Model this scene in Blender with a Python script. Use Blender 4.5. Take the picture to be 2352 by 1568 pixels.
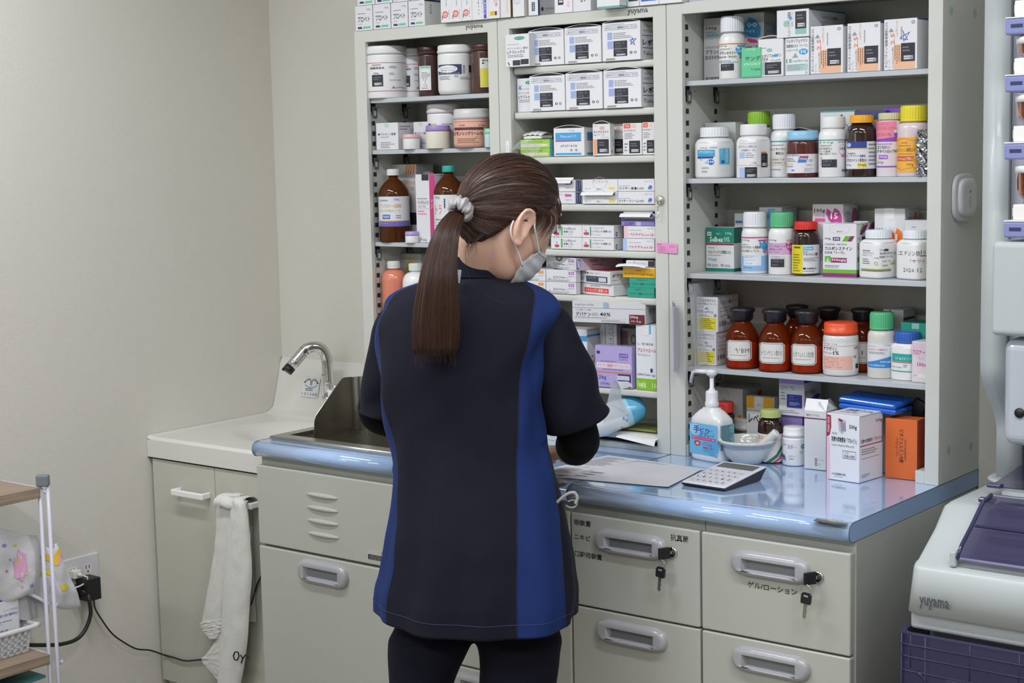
import bpy, bmesh, math, random
from mathutils import Vector, Matrix, noise
for _o in list(bpy.data.objects): bpy.data.objects.remove(_o)
SC = bpy.context.scene
COL = SC.collection
PI = math.pi
random.seed(7)
# ---------------------------------------------------------------- camera
YAW, PITCH, ROLL, FPX = 0.669, 0.1178, -0.0217, 3664.7
CC = Vector((1.6097, -2.823, 1.494))
_cy, _sy = math.cos(YAW), math.sin(YAW)
CF = Vector((-_sy*math.cos(PITCH), _cy*math.cos(PITCH), -math.sin(PITCH)))
_rt = Vector((_cy, _sy, 0)); _up = _rt.cross(CF)
CR = _rt*math.cos(ROLL) + _up*math.sin(ROLL)
CU = -_rt*math.sin(ROLL) + _up*math.cos(ROLL)
cam = bpy.data.cameras.new('camera'); cam.sensor_width = 36; cam.lens = FPX*36/2352
camo = bpy.data.objects.new('camera', cam); COL.objects.link(camo)
m = Matrix((CR, CU, -CF)).transposed().to_4x4(); m.translation = CC
camo.matrix_world = m; SC.camera = camo
cam.clip_start = .05
cam.dof.use_dof = True; cam.dof.focus_distance = 3.35; cam.dof.aperture_fstop = 18
# ---------------------------------------------------------------- light and exposure
SC.view_settings.view_transform = 'Standard'; SC.view_settings.look = 'None'
SC.view_settings.exposure = 0.0; SC.view_settings.gamma = 1; SC.view_settings.use_curve_mapping = False
SC.cycles.use_denoising = True
SC.cycles.max_bounces = 8; SC.cycles.transparent_max_bounces = 12
SC.cycles.caustics_reflective = False; SC.cycles.caustics_refractive = False
W = bpy.data.worlds.new('world'); SC.world = W; W.use_nodes = True
W.node_tree.nodes['Background'].inputs[0].default_value = (.80, .84, .88, 1)
W.node_tree.nodes['Background'].inputs[1].default_value = 0.22
CEIL = 2.45
def lamp(name, x, y, sx, sy, power, col=(.965, .985, 1.06), z=CEIL-.03, rot=(0, 0, 0)):
    l = bpy.data.lights.new(name, 'AREA'); l.shape = 'RECTANGLE'; l.size = sx; l.size_y = sy
    l.energy = power; l.color = col
    o = bpy.data.objects.new(name, l); o.location = (x, y, z); o.rotation_euler = rot; COL.objects.link(o)
    return o
LAMPS = [(-.75, -1.15), (1.0, -1.15), (-.75, -2.75), (1.0, -2.75), (2.6, -2.0)]
for _x, _y in LAMPS:
    lamp('tube_light', _x, _y, 1.2, .12, 20.5)
lamp('left_wall_fill', -1.45, -3.3, 1.0, 1.0, 9, (.80, .90, 1.0), 1.75, (0, -math.radians(90), 0)).rotation_euler = (math.radians(90), 0, math.radians(-115+90))  # added bluish fill that brightens the left wall, no window stands here
# ---------------------------------------------------------------- camera maths used to measure places on real planes
def proj(p):
    d = Vector(p)-CC; z = d.dot(CF)
    return 1176+FPX*d.dot(CR)/z, 784-FPX*d.dot(CU)/z
def ray(u, v): return CF + CR*((u-1176)/FPX) - CU*((v-784)/FPX)
def on_z(u, v, z):
    d = ray(u, v); return CC+d*((z-CC.z)/d.z)
def on_y(u, v, y):
    d = ray(u, v); return CC+d*((y-CC.y)/d.y)
def on_x(u, v, x):
    d = ray(u, v); return CC+d*((x-CC.x)/d.x)
def x_at(u, y, z):
    a, b = -3.0, 2.0
    for _ in range(40):
        c = (a+b)/2
        if proj((c, y, z))[0] < u: a = c
        else: b = c
    return (a+b)/2
def z_at(v, x, y):
    a, b = -.5, 3.0
    for _ in range(40):
        c = (a+b)/2
        if proj((x, y, c))[1] > v: a = c
        else: b = c
    return (a+b)/2
# ---------------------------------------------------------------- materials
def lin(h):
    if isinstance(h, str):
        h = h.lstrip('#'); h = ''.join(c*2 for c in h) if len(h) == 3 else h; h = [int(h[i:i+2], 16)/255 for i in (0, 2, 4)]
    return tuple(c/12.92 if c <= .04045 else ((c+.055)/1.055)**2.4 for c in h)
_mc = {}
def mat(col, rough=.5, metal=0, kind='', **k):
    """kind: '' plain | wall | cloth | cloth2 | terry | glass | clear | wood | hair | skin | brushed | emit"""
    key = (col, rough, metal, kind, tuple(sorted(k.items())))
    if key in _mc: return _mc[key]
    M_ = bpy.data.materials.new('mat_%s_%s' % (kind or 'plain', col.lstrip('#'))); M_.use_nodes = True
    nt = M_.node_tree; b = nt.nodes['Principled BSDF']; c = lin(col)
    if k.get('tintt'): c = c
    I = b.inputs
    I['Base Color'].default_value = (*c, 1); I['Roughness'].default_value = rough; I['Metallic'].default_value = metal
    if 'spec' in k: I['Specular IOR Level'].default_value = k['spec']
    if 'coat' in k: I['Coat Weight'].default_value = k['coat']; I['Coat Roughness'].default_value = .08
    if 'sss' in k:
        I['Subsurface Weight'].default_value = k['sss']; I['Subsurface Radius'].default_value = (.012, .005, .003)
    def N(t, **kw):
        n = nt.nodes.new(t)
        for a, v in kw.items():
            if a in n.inputs: n.inputs[a].default_value = v
            else: setattr(n, a, v)
        return n
    def L(a, b_): nt.links.new(a, b_)
    def coords(scale=(1, 1, 1), out='Object'):
        tc = N('ShaderNodeTexCoord'); mp = N('ShaderNodeMapping'); mp.inputs['Scale'].default_value = scale
        L(tc.outputs[out], mp.inputs[0]); return mp.outputs[0]
    def noisy(vec, sc, det=2):
        n = N('ShaderNodeTexNoise', Scale=sc, Detail=det); L(vec, n.inputs['Vector']); return n.outputs['Fac']
    def bump(h, dist, strength=1.0):
        n = N('ShaderNodeBump', Strength=strength, Distance=dist); L(h, n.inputs['Height']); L(n.outputs[0], I['Normal'])
    def tint(fac, c1, c2):
        r = N('ShaderNodeMix', data_type='RGBA'); r.inputs[6].default_value = (*c1, 1); r.inputs[7].default_value = (*c2, 1)
        L(fac, r.inputs[0]); L(r.outputs[2], I['Base Color']); return r
    mul = lambda f: tuple(min(1, x*f) for x in c)
    if kind == '':
        f = noisy(coords(), 9, 1); tint(f, mul(.975), mul(1.02))
    elif kind == 'wall':
        v = coords((1, 1, 1)); a = noisy(coords((420, 420, 110)), 1, 2); b2 = noisy(coords((110, 110, 420)), 1, 2)
        ad = N('ShaderNodeMath', operation='ADD'); L(a, ad.inputs[0]); L(b2, ad.inputs[1])
        bump(ad.outputs[0], .0007, .5)
        f = noisy(v, 2.2, 3); tint(f, mul(.965), mul(1.02))
    elif kind == 'cloth':
        v = coords((900, 900, 900)); bump(noisy(v, 1, 1), .0006, .5)
        f = noisy(coords(), 14, 3); tint(f, mul(.88), mul(1.1)); I['Sheen Weight'].default_value = k.get('sheen', .25)
        I['Sheen Roughness'].default_value = .4
    elif kind == 'terry':
        v = coords((1, 1, 1)); bump(noisy(v, 650, 2), .0022, .8)
        f = noisy(coords(), 9, 3); tint(f, mul(.93), mul(1.02)); I['Sheen Weight'].default_value = .35
    elif kind == 'glass':   # coloured glass or plastic, let light through plainly
        I['Transmission Weight'].default_value = k.get('trans', .85); I['IOR'].default_value = 1.2
        I['Roughness'].default_value = rough
    elif kind == 'clear':
        tr = N('ShaderNodeBsdfTransparent'); mx = N('ShaderNodeMixShader'); mx.inputs[0].default_value = k.get('op', .4)
        tr.inputs[0].default_value = (*[min(1, .25+x*1.0) if not k.get('tintt') else x for x in c], 1)
        out = nt.nodes['Material Output']; L(tr.outputs[0], mx.inputs[1]); L(b.outputs[0], mx.inputs[2]); L(mx.outputs[0], out.inputs[0])
        if k.get('fres'):
            lw = N('ShaderNodeLayerWeight', Blend=.35); mr = N('ShaderNodeMapRange'); mr.inputs[3].default_value = k.get('op', .4); mr.inputs[4].default_value = 1
            L(lw.outputs['Facing'], mr.inputs[0]); L(mr.outputs[0], mx.inputs[0])
    elif kind == 'wood':
        w = N('ShaderNodeTexWave', Scale=9, Distortion=5, Detail=3); w.inputs['Detail Scale'].default_value = 1.6
        w.bands_direction = 'X'; L(coords((5, .35, 8)), w.inputs[0])
        f = noisy(coords((60, 4, 90)), 1, 4)
        ad = N('ShaderNodeMath', operation='MULTIPLY'); L(w.outputs['Fac'], ad.inputs[0]); L(f, ad.inputs[1])
        tint(ad.outputs[0], lin('#a08d7a'), lin('#5f4c3e'))
    elif kind == 'hair':
        vec = N('ShaderNodeUVMap'); mp = N('ShaderNodeMapping'); mp.inputs['Scale'].default_value = (k.get('us', 90), 1.3, 1); L(vec.outputs[0], mp.inputs[0])
        n = N('ShaderNodeTexNoise', Scale=1.0, Detail=5, Roughness=.65); L(mp.outputs[0], n.inputs['Vector'])
        cr = N('ShaderNodeValToRGB'); L(n.outputs['Fac'], cr.inputs[0])
        e = cr.color_ramp.elements; e[0].position = .34; e[0].color = (*mul(.42), 1); e[1].position = .66; e[1].color = (*mul(1.55), 1)
        L(cr.outputs[0], I['Base Color']); bump(n.outputs['Fac'], .003, .7)
        I['Anisotropic'].default_value = .5
    elif kind == 'brushed':
        f = noisy(coords((4, 200, 200)), 1, 2); tint(f, mul(.9), mul(1.05))
    elif kind == 'streak':  # stainless sheet with upright streaks of tone
        f = noisy(coords((25, 25, 5)), 1, 3); tint(f, mul(.55), mul(1.1)); bump(noisy(coords(), 14, 2), .004, .4)
    elif kind == 'laminate':
        f = noisy(coords(), 5, 2); tint(f, mul(.985), mul(1.01))
    elif kind == 'skin':
        f = noisy(coords(), 30, 3); tint(f, (c[0]*.93, c[1]*.86, c[2]*.86), mul(1.04)); bump(noisy(coords(), 500, 2), .0004, .3)
    _mc[key] = M_
    return M_
WHITE = mat('#e9e8e4', .45); CARD = mat('#e4e4e2', .42); INK = mat('#33333a', .6); BLACK = mat('#17181c', .45)
CREAM = mat('#cccdc5', .38); CREAM2 = mat('#c3c4bb', .4); GREYM = mat('#9aa0a6', .35)
CHROME = mat('#d8d8d8', .08, 1.0); STEEL = mat('#c6c6c4', .3, 1.0)
# ---------------------------------------------------------------- mesh builder
class MB:
    def __init__(s):
        s.v = []; s.f = []; s.fm = []; s.sm = []; s.ms = []; s.uv = None; s.X = Matrix.Identity(4); s.fuv = {}
    def mi(s, m_):
        if m_ not in s.ms: s.ms.append(m_)
        return s.ms.index(m_)
    def addv(s, p):
        s.v.append(s.X @ Vector(p)); return len(s.v)-1
    def face(s, idx, m_, smooth=False):
        s.f.append(tuple(idx)); s.fm.append(s.mi(m_)); s.sm.append(smooth); return len(s.f)-1
    def poly(s, pts, m_, smooth=False): return s.face([s.addv(p) for p in pts], m_, smooth)
    def box(s, x0, y0, z0, x1, y1, z1, m_, bev=0, seg=2):
        if bev <= 0:
            i = [s.addv(p) for p in ((x0, y0, z0), (x1, y0, z0), (x1, y1, z0), (x0, y1, z0), (x0, y0, z1), (x1, y0, z1), (x1, y1, z1), (x0, y1, z1))]
            for q in ((0, 3, 2, 1), (4, 5, 6, 7), (0, 1, 5, 4), (1, 2, 6, 5), (2, 3, 7, 6), (3, 0, 4, 7)): s.face([i[k] for k in q], m_)
            return
        bm = bmesh.new(); bmesh.ops.create_cube(bm, size=1)
        for v in bm.verts: v.co = Vector(((x0+x1)/2+v.co.x*(x1-x0), (y0+y1)/2+v.co.y*(y1-y0), (z0+z1)/2+v.co.z*(z1-z0)))
        bmesh.ops.bevel(bm, geom=bm.edges[:], offset=bev, segments=seg, profile=.5, affect='EDGES')
        s.addbm(bm, m_); bm.free()
    def addbm(s, bm, m_, smooth=False):
        o = len(s.v)
        bm.verts.index_update()
        for v in bm.verts: s.v.append(s.X @ v.co)
        for f in bm.faces: s.face([o+v.index for v in f.verts], m_, smooth)
    def grid(s, fn, nu, nv, m_, smooth=True, closeu=False, closev=False, flip=False, mfn=None, uv=False):
        """fn(i/nu, j/nv) -> point"""
        cu = nu if closeu else nu+1; cv = nv if closev else nv+1
        idx = [[s.addv(fn(i/nu, j/nv)) for j in range(cv)] for i in range(cu)]
        for i in range(nu):
            for j in range(nv):
                a, b, c, d = idx[i][j], idx[(i+1) % cu][j], idx[(i+1) % cu][(j+1) % cv], idx[i][(j+1) % cv]
                q = (a, d, c, b) if flip else (a, b, c, d)
                mm = mfn((i+.5)/nu, (j+.5)/nv) if mfn else m_
                k = s.face(q, mm, smooth)
                if uv:
                    t = [(i/nu, j/nv), ((i+1)/nu, j/nv), ((i+1)/nu, (j+1)/nv), (i/nu, (j+1)/nv)]
                    s.fuv[k] = [t[0], t[3], t[2], t[1]] if flip else t
        return idx
    def lathe(s, prof, m_, n=40, c=(0, 0, 0), smooth=True, capb=True, capt=True, mfn=None, rfn=None):
        """prof: [(r,z)...] bottom to top; sharp corners by repeated points"""
        rings = []
        for (r, z) in prof:
            rings.append([s.addv((c[0]+(r+(rfn(2*PI*k/n, z) if rfn else 0))*math.cos(2*PI*k/n), c[1]+(r+(rfn(2*PI*k/n, z) if rfn else 0))*math.sin(2*PI*k/n), c[2]+z)) for k in range(n)])
        for j in range(len(prof)-1):
            if abs(prof[j][0]-prof[j+1][0])+abs(prof[j][1]-prof[j+1][1]) < 1e-9: continue
            mm = mfn(j) if mfn else m_
            for k in range(n):
                s.face((rings[j][k], rings[j][(k+1) % n], rings[j+1][(k+1) % n], rings[j+1][k]), mm, smooth)
        if capb and prof[0][0] > 1e-6: s.face(rings[0][::-1], mfn(0) if mfn else m_)
        if capt and prof[-1][0] > 1e-6: s.face(rings[-1], mfn(len(prof)-2) if mfn else m_)
    def tube(s, pts, r, m_, n=8, closed=False, caps=True, flat=1.0, upv=None):
        P = [Vector(p) for p in pts]; N = len(P); R = r if callable(r) else (lambda t: r)
        up = Vector(upv) if upv else None; rings = []
        for i, p in enumerate(P):
            t = (P[(i+1) % N]-P[i-1]) if closed else (P[min(i+1, N-1)]-P[max(i-1, 0)])
            if t.length < 1e-9: t = Vector((0, 0, 1))
            t.normalize()
            if up is None: up = Vector((0, 0, 1)) if abs(t.z) < .9 else Vector((1, 0, 0))
            a = up-t*up.dot(t)
            if a.length < 1e-6: a = t.orthogonal()
            a.normalize(); b = t.cross(a); up = a
            rr = R(i/max(1, N-1))
            rings.append([s.addv(p+(a*math.cos(2*PI*k/n)+b*math.sin(2*PI*k/n)*flat)*rr) for k in range(n)])
        M = N if closed else N-1
        for i in range(M):
            for k in range(n):
                s.face((rings[i][k], rings[i][(k+1) % n], rings[(i+1) % N][(k+1) % n], rings[(i+1) % N][k]), m_, True)
        if caps and not closed:
            s.face(rings[0][::-1], m_); s.face(rings[-1], m_)
    def prism(s, poly, a, b, axis, m_, smooth=False):
        """extrude a 2D polygon along axis from a to b; poly in the two other axes (x:(y,z) y:(x,z) z:(x,y))"""
        def P(p, t): return {'x': (t, p[0], p[1]), 'y': (p[0], t, p[1]), 'z': (p[0], p[1], t)}[axis]
        A = [s.addv(P(p, a)) for p in poly]; B = [s.addv(P(p, b)) for p in poly]; n = len(poly)
        area = sum(poly[i][0]*poly[(i+1) % n][1]-poly[(i+1) % n][0]*poly[i][1] for i in range(n))
        fl = (area > 0) != (axis == 'y')
        if (b-a) < 0: fl = not fl
        s.face(A[::-1] if fl else A, m_); s.face(B if fl else B[::-1], m_)
        for i in range(n):
            q = (A[i], A[(i+1) % n], B[(i+1) % n], B[i])
            s.face(q if fl else q[::-1], m_, smooth)
    def sphere(s, c, r, m_, nu=16, nv=10, sc=(1, 1, 1)):
        s.lathe_sc([(r*math.sin(PI*j/nv), -r*math.cos(PI*j/nv)) for j in range(nv+1)], m_, nu, c, sc)
    def lathe_sc(s, prof, m_, n, c, sc):
        o = s.X; s.X = o @ Matrix.Translation(c) @ Matrix.Diagonal((*sc, 1))
        s.lathe(prof, m_, n, capb=False, capt=False); s.X = o
    def build(s, name, parent=None, loc=None, rotz=0, subsurf=0, mods=None):
        me = bpy.data.meshes.new(name)
        me.from_pydata([tuple(v) for v in s.v], [], s.f)
        for m_ in s.ms: me.materials.append(m_)
        me.polygons.foreach_set('material_index', s.fm); me.polygons.foreach_set('use_smooth', s.sm)
        if s.fuv:
            ul = me.uv_layers.new(name='UVMap')
            for k, t in s.fuv.items():
                p = me.polygons[k]
                for li, q in zip(p.loop_indices, t): ul.data[li].uv = q
        me.validate(); me.update()
        o = bpy.data.objects.new(name, me); COL.objects.link(o)
        if parent is not None: o.parent = parent
        if loc is not None: o.location = loc
        o.rotation_euler = (0, 0, rotz)
        if subsurf:
            d = o.modifiers.new('s', 'SUBSURF'); d.levels = subsurf; d.render_levels = subsurf
        return o
def arc(cx, cy, r, a0, a1, n): return [(cx+r*math.cos(math.radians(a0+(a1-a0)*i/n)), cy+r*math.sin(math.radians(a0+(a1-a0)*i/n))) for i in range(n+1)]
def tag(o, label, cat, group=None, kind=None):
    o['label'] = label; o['category'] = cat
    if group: o['group'] = group
    if kind: o['kind'] = kind
    return o
def thing(name, label, cat, loc=(0, 0, 0), rotz=0, group=None):
    o = bpy.data.objects.new(name, None); COL.objects.link(o); o.location = loc; o.rotation_euler = (0, 0, rotz)
    o.empty_display_size = .05
    return tag(o, label, cat, group)
def struct(o): o['kind'] = 'structure'; return o
# ---------------------------------------------------------------- print on surfaces
_glyph = {}
def glyphs(text, bold):
    if bold > .03: bold = .017
    elif any('\u4e00' <= c <= '\u9fff' for c in text): bold = min(bold, .008)
    else: bold = min(bold, .022)
    k = (text, bold)
    if k in _glyph: return _glyph[k]
    cu = bpy.data.curves.new('t', 'FONT'); cu.body = text; cu.size = 1; cu.resolution_u = 1; cu.offset = bold
    ob = bpy.data.objects.new('t', cu); COL.objects.link(ob)
    bpy.context.view_layer.update()
    me = ob.to_mesh()
    vs = [(v.co.x, v.co.y) for v in me.vertices]; fs = [tuple(p.vertices) for p in me.polygons]
    ob.to_mesh_clear(); bpy.data.objects.remove(ob); bpy.data.curves.remove(cu)
    if not vs: vs = [(0, 0), (1, 1)]
    x0 = min(v[0] for v in vs); x1 = max(v[0] for v in vs); y0 = min(v[1] for v in vs); y1 = max(v[1] for v in vs)
    vs = [((x-x0)/(x1-x0 or 1), (y-y0)/(y1-y0 or 1)) for x, y in vs]
    _glyph[k] = (vs, fs, (x1-x0)/(y1-y0 or 1)); return _glyph[k]
def pm(c): return mat(c, .5) if isinstance(c, str) else c
def strips(pts, nx):
    if nx <= 1: return [pts]
    def clip(P, x, keep):
        o = []
        for i in range(len(P)):
            a, b = P[i-1], P[i]; ia, ib = (a[0]-x)*keep >= 0, (b[0]-x)*keep >= 0
            if ia != ib:
                t = (x-a[0])/(b[0]-a[0]); o.append((x, a[1]+t*(b[1]-a[1])))
            if ib: o.append(b)
        return o
    out = []; lo, hi = min(p[0] for p in pts), max(p[0] for p in pts)
    for k in range(int(math.floor(lo*nx)), int(math.ceil(hi*nx))):
        Q = clip(clip(list(pts), k/nx, 1), (k+1)/nx, -1)
        if len(Q) > 2: out.append(Q)
    return out
def prn(mb, fn, els, nx=1, eps=.00012):
    """els in face units, x 0..1 rightwards, y 0..1 DOWNWARDS; fn(x, y, off) -> point"""
    k = 0
    for e in els:
        t = e[0]; off = eps+.00003*k; k += 1
        if t == 'r':
            _, x0, y0, x1, y1, c = e; n = max(1, int(math.ceil(nx*abs(x1-x0)))); m_ = pm(c)
            for i in range(n):
                a = x0+(x1-x0)*i/n; b = x0+(x1-x0)*(i+1)/n
                mb.poly([fn(a, y1, off), fn(b, y1, off), fn(b, y0, off), fn(a, y0, off)], m_)
        elif t == 't':
            _, x0, y0, x1, y1, s_, c = e[:7]; rot = e[7] if len(e) > 7 else 0; bold = e[8] if len(e) > 8 else .02
            vs, fs, _a = glyphs(s_, bold); m_ = pm(c); o = []
            for (a, b) in vs:
                if rot == 90: p = (x0+(1-b)*(x1-x0), y1-a*(y1-y0)) # reads upwards
                elif rot == -90: p = (x0+b*(x1-x0), y0+a*(y1-y0))  # reads downwards
                else: p = (x0+a*(x1-x0), y1-b*(y1-y0))
                o.append(mb.addv(fn(p[0], p[1], off)))
            for f in fs: mb.face([o[i] for i in f], m_)
        elif t == 'g':      # fine print too small to read: rows of short dashes
            _, x0, y0, x1, y1, n, c = e[:7]; m_ = pm(c); vert = len(e) > 7
            rnd = random.Random(int(x0*999+y0*777+n))
            for r_ in range(n):
                if vert: h = (x1-x0)/n; a0 = x0+h*(r_+.25); a1 = a0+h*.45; q, qe = y0, y1
                else: h = (y1-y0)/n; a0 = y0+h*(r_+.25); a1 = a0+h*.45; q, qe = x0, x1
                end = q+(qe-q)*rnd.uniform(.6, 1)
                while q < end:
                    w = (qe-(y0 if vert else x0))*rnd.uniform(.05, .16); w = min(w, end-q)
                    if w < .002: break
                    if vert: mb.poly([fn(a0, q+w*.85, off), fn(a1, q+w*.85, off), fn(a1, q, off), fn(a0, q, off)], m_)
                    else: mb.poly([fn(q, a1, off), fn(q+w*.85, a1, off), fn(q+w*.85, a0, off), fn(q, a0, off)], m_)
                    q += w
        elif t == 'e':
            _, cx, cy, rx, ry, c = e; n = 24
            for Q in strips([(cx+rx*math.cos(2*PI*i/n), cy-ry*math.sin(2*PI*i/n)) for i in range(n)], nx): mb.poly([fn(x, y, off) for x, y in Q], pm(c))
        elif t == 'o':      # ring
            _, cx, cy, rx, ry, w, c = e; n = 24; m_ = pm(c)
            for i in range(n):
                q = [(2*PI*i/n), 2*PI*(i+1)/n]
                mb.poly([fn(cx+rx*s_*math.cos(a), cy-ry*s_*math.sin(a), off) for s_, a in ((1-w, q[0]), (1, q[0]), (1, q[1]), (1-w, q[1]))], m_)
        elif t == 'p':
            _, pts, c = e
            for Q in strips(pts, nx): mb.poly([fn(x, y, off) for x, y in Q], pm(c))
        elif t == 'b':      # black panel with lot number window and dashes
            _, x0, y0, x1, y1 = e[:5]
            prn_sub = [('r', x0, y0, x1, y1, '#22242c'), ('g', x0+.12*(x1-x0), y0+.15*(y1-y0), x1-.2*(x1-x0), y0+.5*(y1-y0), 2, '#6e7480'),
                       ('r', x0+.2*(x1-x0), y0+.68*(y1-y0), x1-.12*(x1-x0), y1-.1*(y1-y0), '#8d9096'), ('g', x0+.2*(x1-x0), y0+.66*(y1-y0), x1-.12*(x1-x0), y1-.08*(y1-y0), 2, '#e4e4e4')]
            prn(mb, fn, prn_sub, nx, off)
        elif t == 'w':      # pen strokes: list of points
            _, pts, wd, c = e; m_ = pm(c)
            for a, b in zip(pts, pts[1:]):
                dx, dy = b[0]-a[0], b[1]-a[1]; l = math.hypot(dx, dy) or 1; nx_, ny_ = -dy/l*wd, dx/l*wd
                q = [(a[0]+nx_, a[1]+ny_), (b[0]+nx_, b[1]+ny_), (b[0]-nx_, b[1]-ny_), (a[0]-nx_, a[1]-ny_)]
                for Q in strips(q, nx): mb.poly([fn(x, y, off) for x, y in Q], m_)
def T(x0, y0, x1, y1, s_, c='#33333a', rot=0, bold=.02): return ('t', x0, y0, x1, y1, s_, c, rot, bold)
def R(x0, y0, x1, y1, c): return ('r', x0, y0, x1, y1, c)
def G(x0, y0, x1, y1, n, c='#8a8c92', v=None): return ('g', x0, y0, x1, y1, n, c)+((1,) if v else ())
# ================================================================ the room
XW, YB, XRW, YF = -1.5817, .195, 3.4, -4.6
WALLM = mat('#cfcdc2', .85, 0, 'wall'); CEILM = mat('#e6e4dc', .9); FLOORM = mat('#8f8b80', .35, 0, 'laminate')
def slab(name, a, b, m_):
    q = MB(); q.box(*a, *b, m_); return struct(q.build(name))
slab('wall_left', (XW-.12, YF, 0), (XW, YB, CEIL), WALLM)
slab('wall_back', (XW-.12, YB, 0), (XRW+.12, YB+.12, CEIL), WALLM)
slab('wall_right', (XRW, YF, 0), (XRW+.12, YB, CEIL), WALLM)
slab('wall_front', (XW-.12, YF-.12, 0), (XRW+.12, YF, CEIL), WALLM)
slab('floor', (XW-.12, YF-.12, -.1), (XRW+.12, YB+.12, 0), FLOORM)
slab('ceiling', (XW-.12, YF-.12, CEIL), (XRW+.12, YB+.12, CEIL+.1), CEILM)
for (_x, _y), _w in zip(LAMPS, ('above the sink and the left cabinet', 'above the right end of the worktop', 'behind the camera to the left', 'straight above the camera', 'furthest to the right')):
    t = thing('ceiling_light', 'long white fluorescent ceiling fitting '+_w, 'ceiling light', (_x, _y, CEIL), 0, 'fluorescent ceiling fittings')
    q = MB(); q.box(-.62, -.14, -.018, .62, .14, 0, WHITE, .004); q.build('housing', t)
# ================================================================ upper cabinets
XL0, XL1, XM1, XR1 = -1.0857, -.6453, -.2001, .3995
YC = .195; ZC = .85; ZT = 1.7896
SHELFM = mat('#b9bdc0', .3); DARKH = mat('#2a3033', .7); BRK = mat('#7c8486', .35, .6); INNER = mat('#b5b4a8', .5)
def upmb(t):
    q = MB(); q.X = Matrix.Translation(-t.location); return q
def face_y(x0, z1, x1, z0, y, t=None):
    """printing plane facing the room (-y) between x0..x1, z1 top .. z0 bottom"""
    return lambda a, b, o: (x0+(x1-x0)*a, y-o, z1+(z0-z1)*b)
LOGO = '#5d6066'
def cabinet(name, label, x0, x1, pl, pr, topz, xi0, xi1, shelves, kind):
    t = thing(name, label, 'cabinet', (x0, 0, ZC))
    q = upmb(t); g = .0007
    q.box(x0+g, .0115, ZC, xi0, YC-.001, ZT, CREAM); q.box(xi1, .0115, ZC, x1-g, YC-.001, ZT, CREAM)      # sides
    q.box(x0+g, 0, ZC, pl, .012, ZT, CREAM, .0012); q.box(pr, 0, ZC, x1-g, .012, ZT, CREAM, .0012)      # posts
    q.box(pl-.002, .0005, topz, pr+.002, .014, ZT, CREAM, .001)                                         # top rail
    q.box(xi0, .01, ZT-.012, xi1, YC-.004, ZT, CREAM2)                                                  # roof
    q.box(xi0, YC-.008, ZC, xi1, YC-.002, ZT-.012, INNER)                                               # back
    q.build('frame', t)
    if kind == 'slots':
        q = upmb(t)
        z = ZC+.03
        while z < ZT-.04:
            for yy in (.022, .135):
                q.box(xi0, yy, z, xi0+.0006, yy+.011, z+.0105, DARKH)
            z += .0245
        q.box(xi0, .0155, ZC, xi0+.0004, .0175, ZT-.03, CREAM2)
        q.build('slotted_strip', t)
    for i, z in enumerate(shelves):
        q = upmb(t)
        if kind == 'slots':
            q.box(xi0+.001, .015, z-.0100, xi1-.001, YC-.012, z, SHELFM, .0008)
            o = q.build('shelf', t)
            for yy in (.020, .132):
                b = upmb(t)
                b.box(xi0+.001, yy-.001, z-.030, xi0+.003, yy+.013, z-.0102, BLACK)
                b.box(xi0+.003, yy+.002, z-.045, xi0+.005, yy+.017, z-.018, BRK, .0006)
                b.box(xi0+.003, yy+.002, z-.021, xi0+.018, yy+.017, z-.0195, BRK)
                b.box(xi0+.0051, yy+.005, z-.040, xi0+.0056, yy+.012, z-.028, mat('#b9b9ae', .4))
                b.build('shelf_bracket', t)
        else:
            q.box(xi0+.001, .012, z-.0155, xi1-.001, .030, z, CREAM, .005, 3)
            q.box(xi0+.001, .028, z-.006, xi1-.001, YC-.012, z-.0005, CREAM2)
            q.build('shelf', t)
    return t
CL = cabinet('medicine_cabinet', 'narrow cream steel medicine cabinet at the left, four grey shelves of jars and brown bottles', XL0, XL1, -1.0499, -.6737, 1.7627, -1.056, -.6700, [1.6287, 1.5065, 1.2854, 1.062], 'slots')
CM = cabinet('medicine_cabinet', 'middle cream cabinet with many close cream trays stacked with small ointment cartons', XL1, XM1, -.6116, -.2328, 1.7663, -.6140, -.2310, [1.6812, 1.5824, 1.4827, 1.3791, 1.2793, 1.1799, .9803, .885], 'tray')
CRB = cabinet('medicine_cabinet', 'wide cream steel medicine cabinet at the right with four grey shelves of powder bottles', XM1, XR1, -.162, .3705, 1.767, -.1680, .3730, [1.6322, 1.4323, 1.2355, 1.039], 'slots')
# maker's lettering, foot blocks, adhesive dots
def yuyama(t, ua, va, ub, vb, y):
    a, b = on_y(ua, va, y), on_y(ub, vb, y)
    q = upmb(t); prn(q, face_y(a.x, a.z, b.x, b.z, y), [T(0, 0, 1, 1, 'yuyama', LOGO, 0, .032)]); q.build('lettering', t)
yuyama(CL, 1069, 59, 1109, 66, 0); yuyama(CM, 1441, 22, 1488, 32, 0)
for t, x0, x1 in ((CRB, -.1675, -.158), (CRB, .350, .3725)):
    q = upmb(t); q.box(x0, .004, ZC, x1, .10, ZC+.024, CREAM, .001); q.build('foot_block', t)
for (u, v) in ((2186, 25), (2240, 30), (2180, 1035), (2231, 1025)):
    p = on_x(u, v, XR1); n = 20; m_ = mat('#9dbdb8', .5); q = upmb(CRB)
    q.poly([(XR1-.0005, p.y+.0085*math.cos(2*PI*i/n), p.z+.0085*math.sin(2*PI*i/n)) for i in range(n)], m_); q.build('adhesive_dot', CRB)
# lower front lip of the middle cabinet
q = upmb(CM); q.box(-.6116, .004, ZC, -.2328, .02, ZC+.012, CREAM, .001); q.build('kick_rail', CM)
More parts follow.
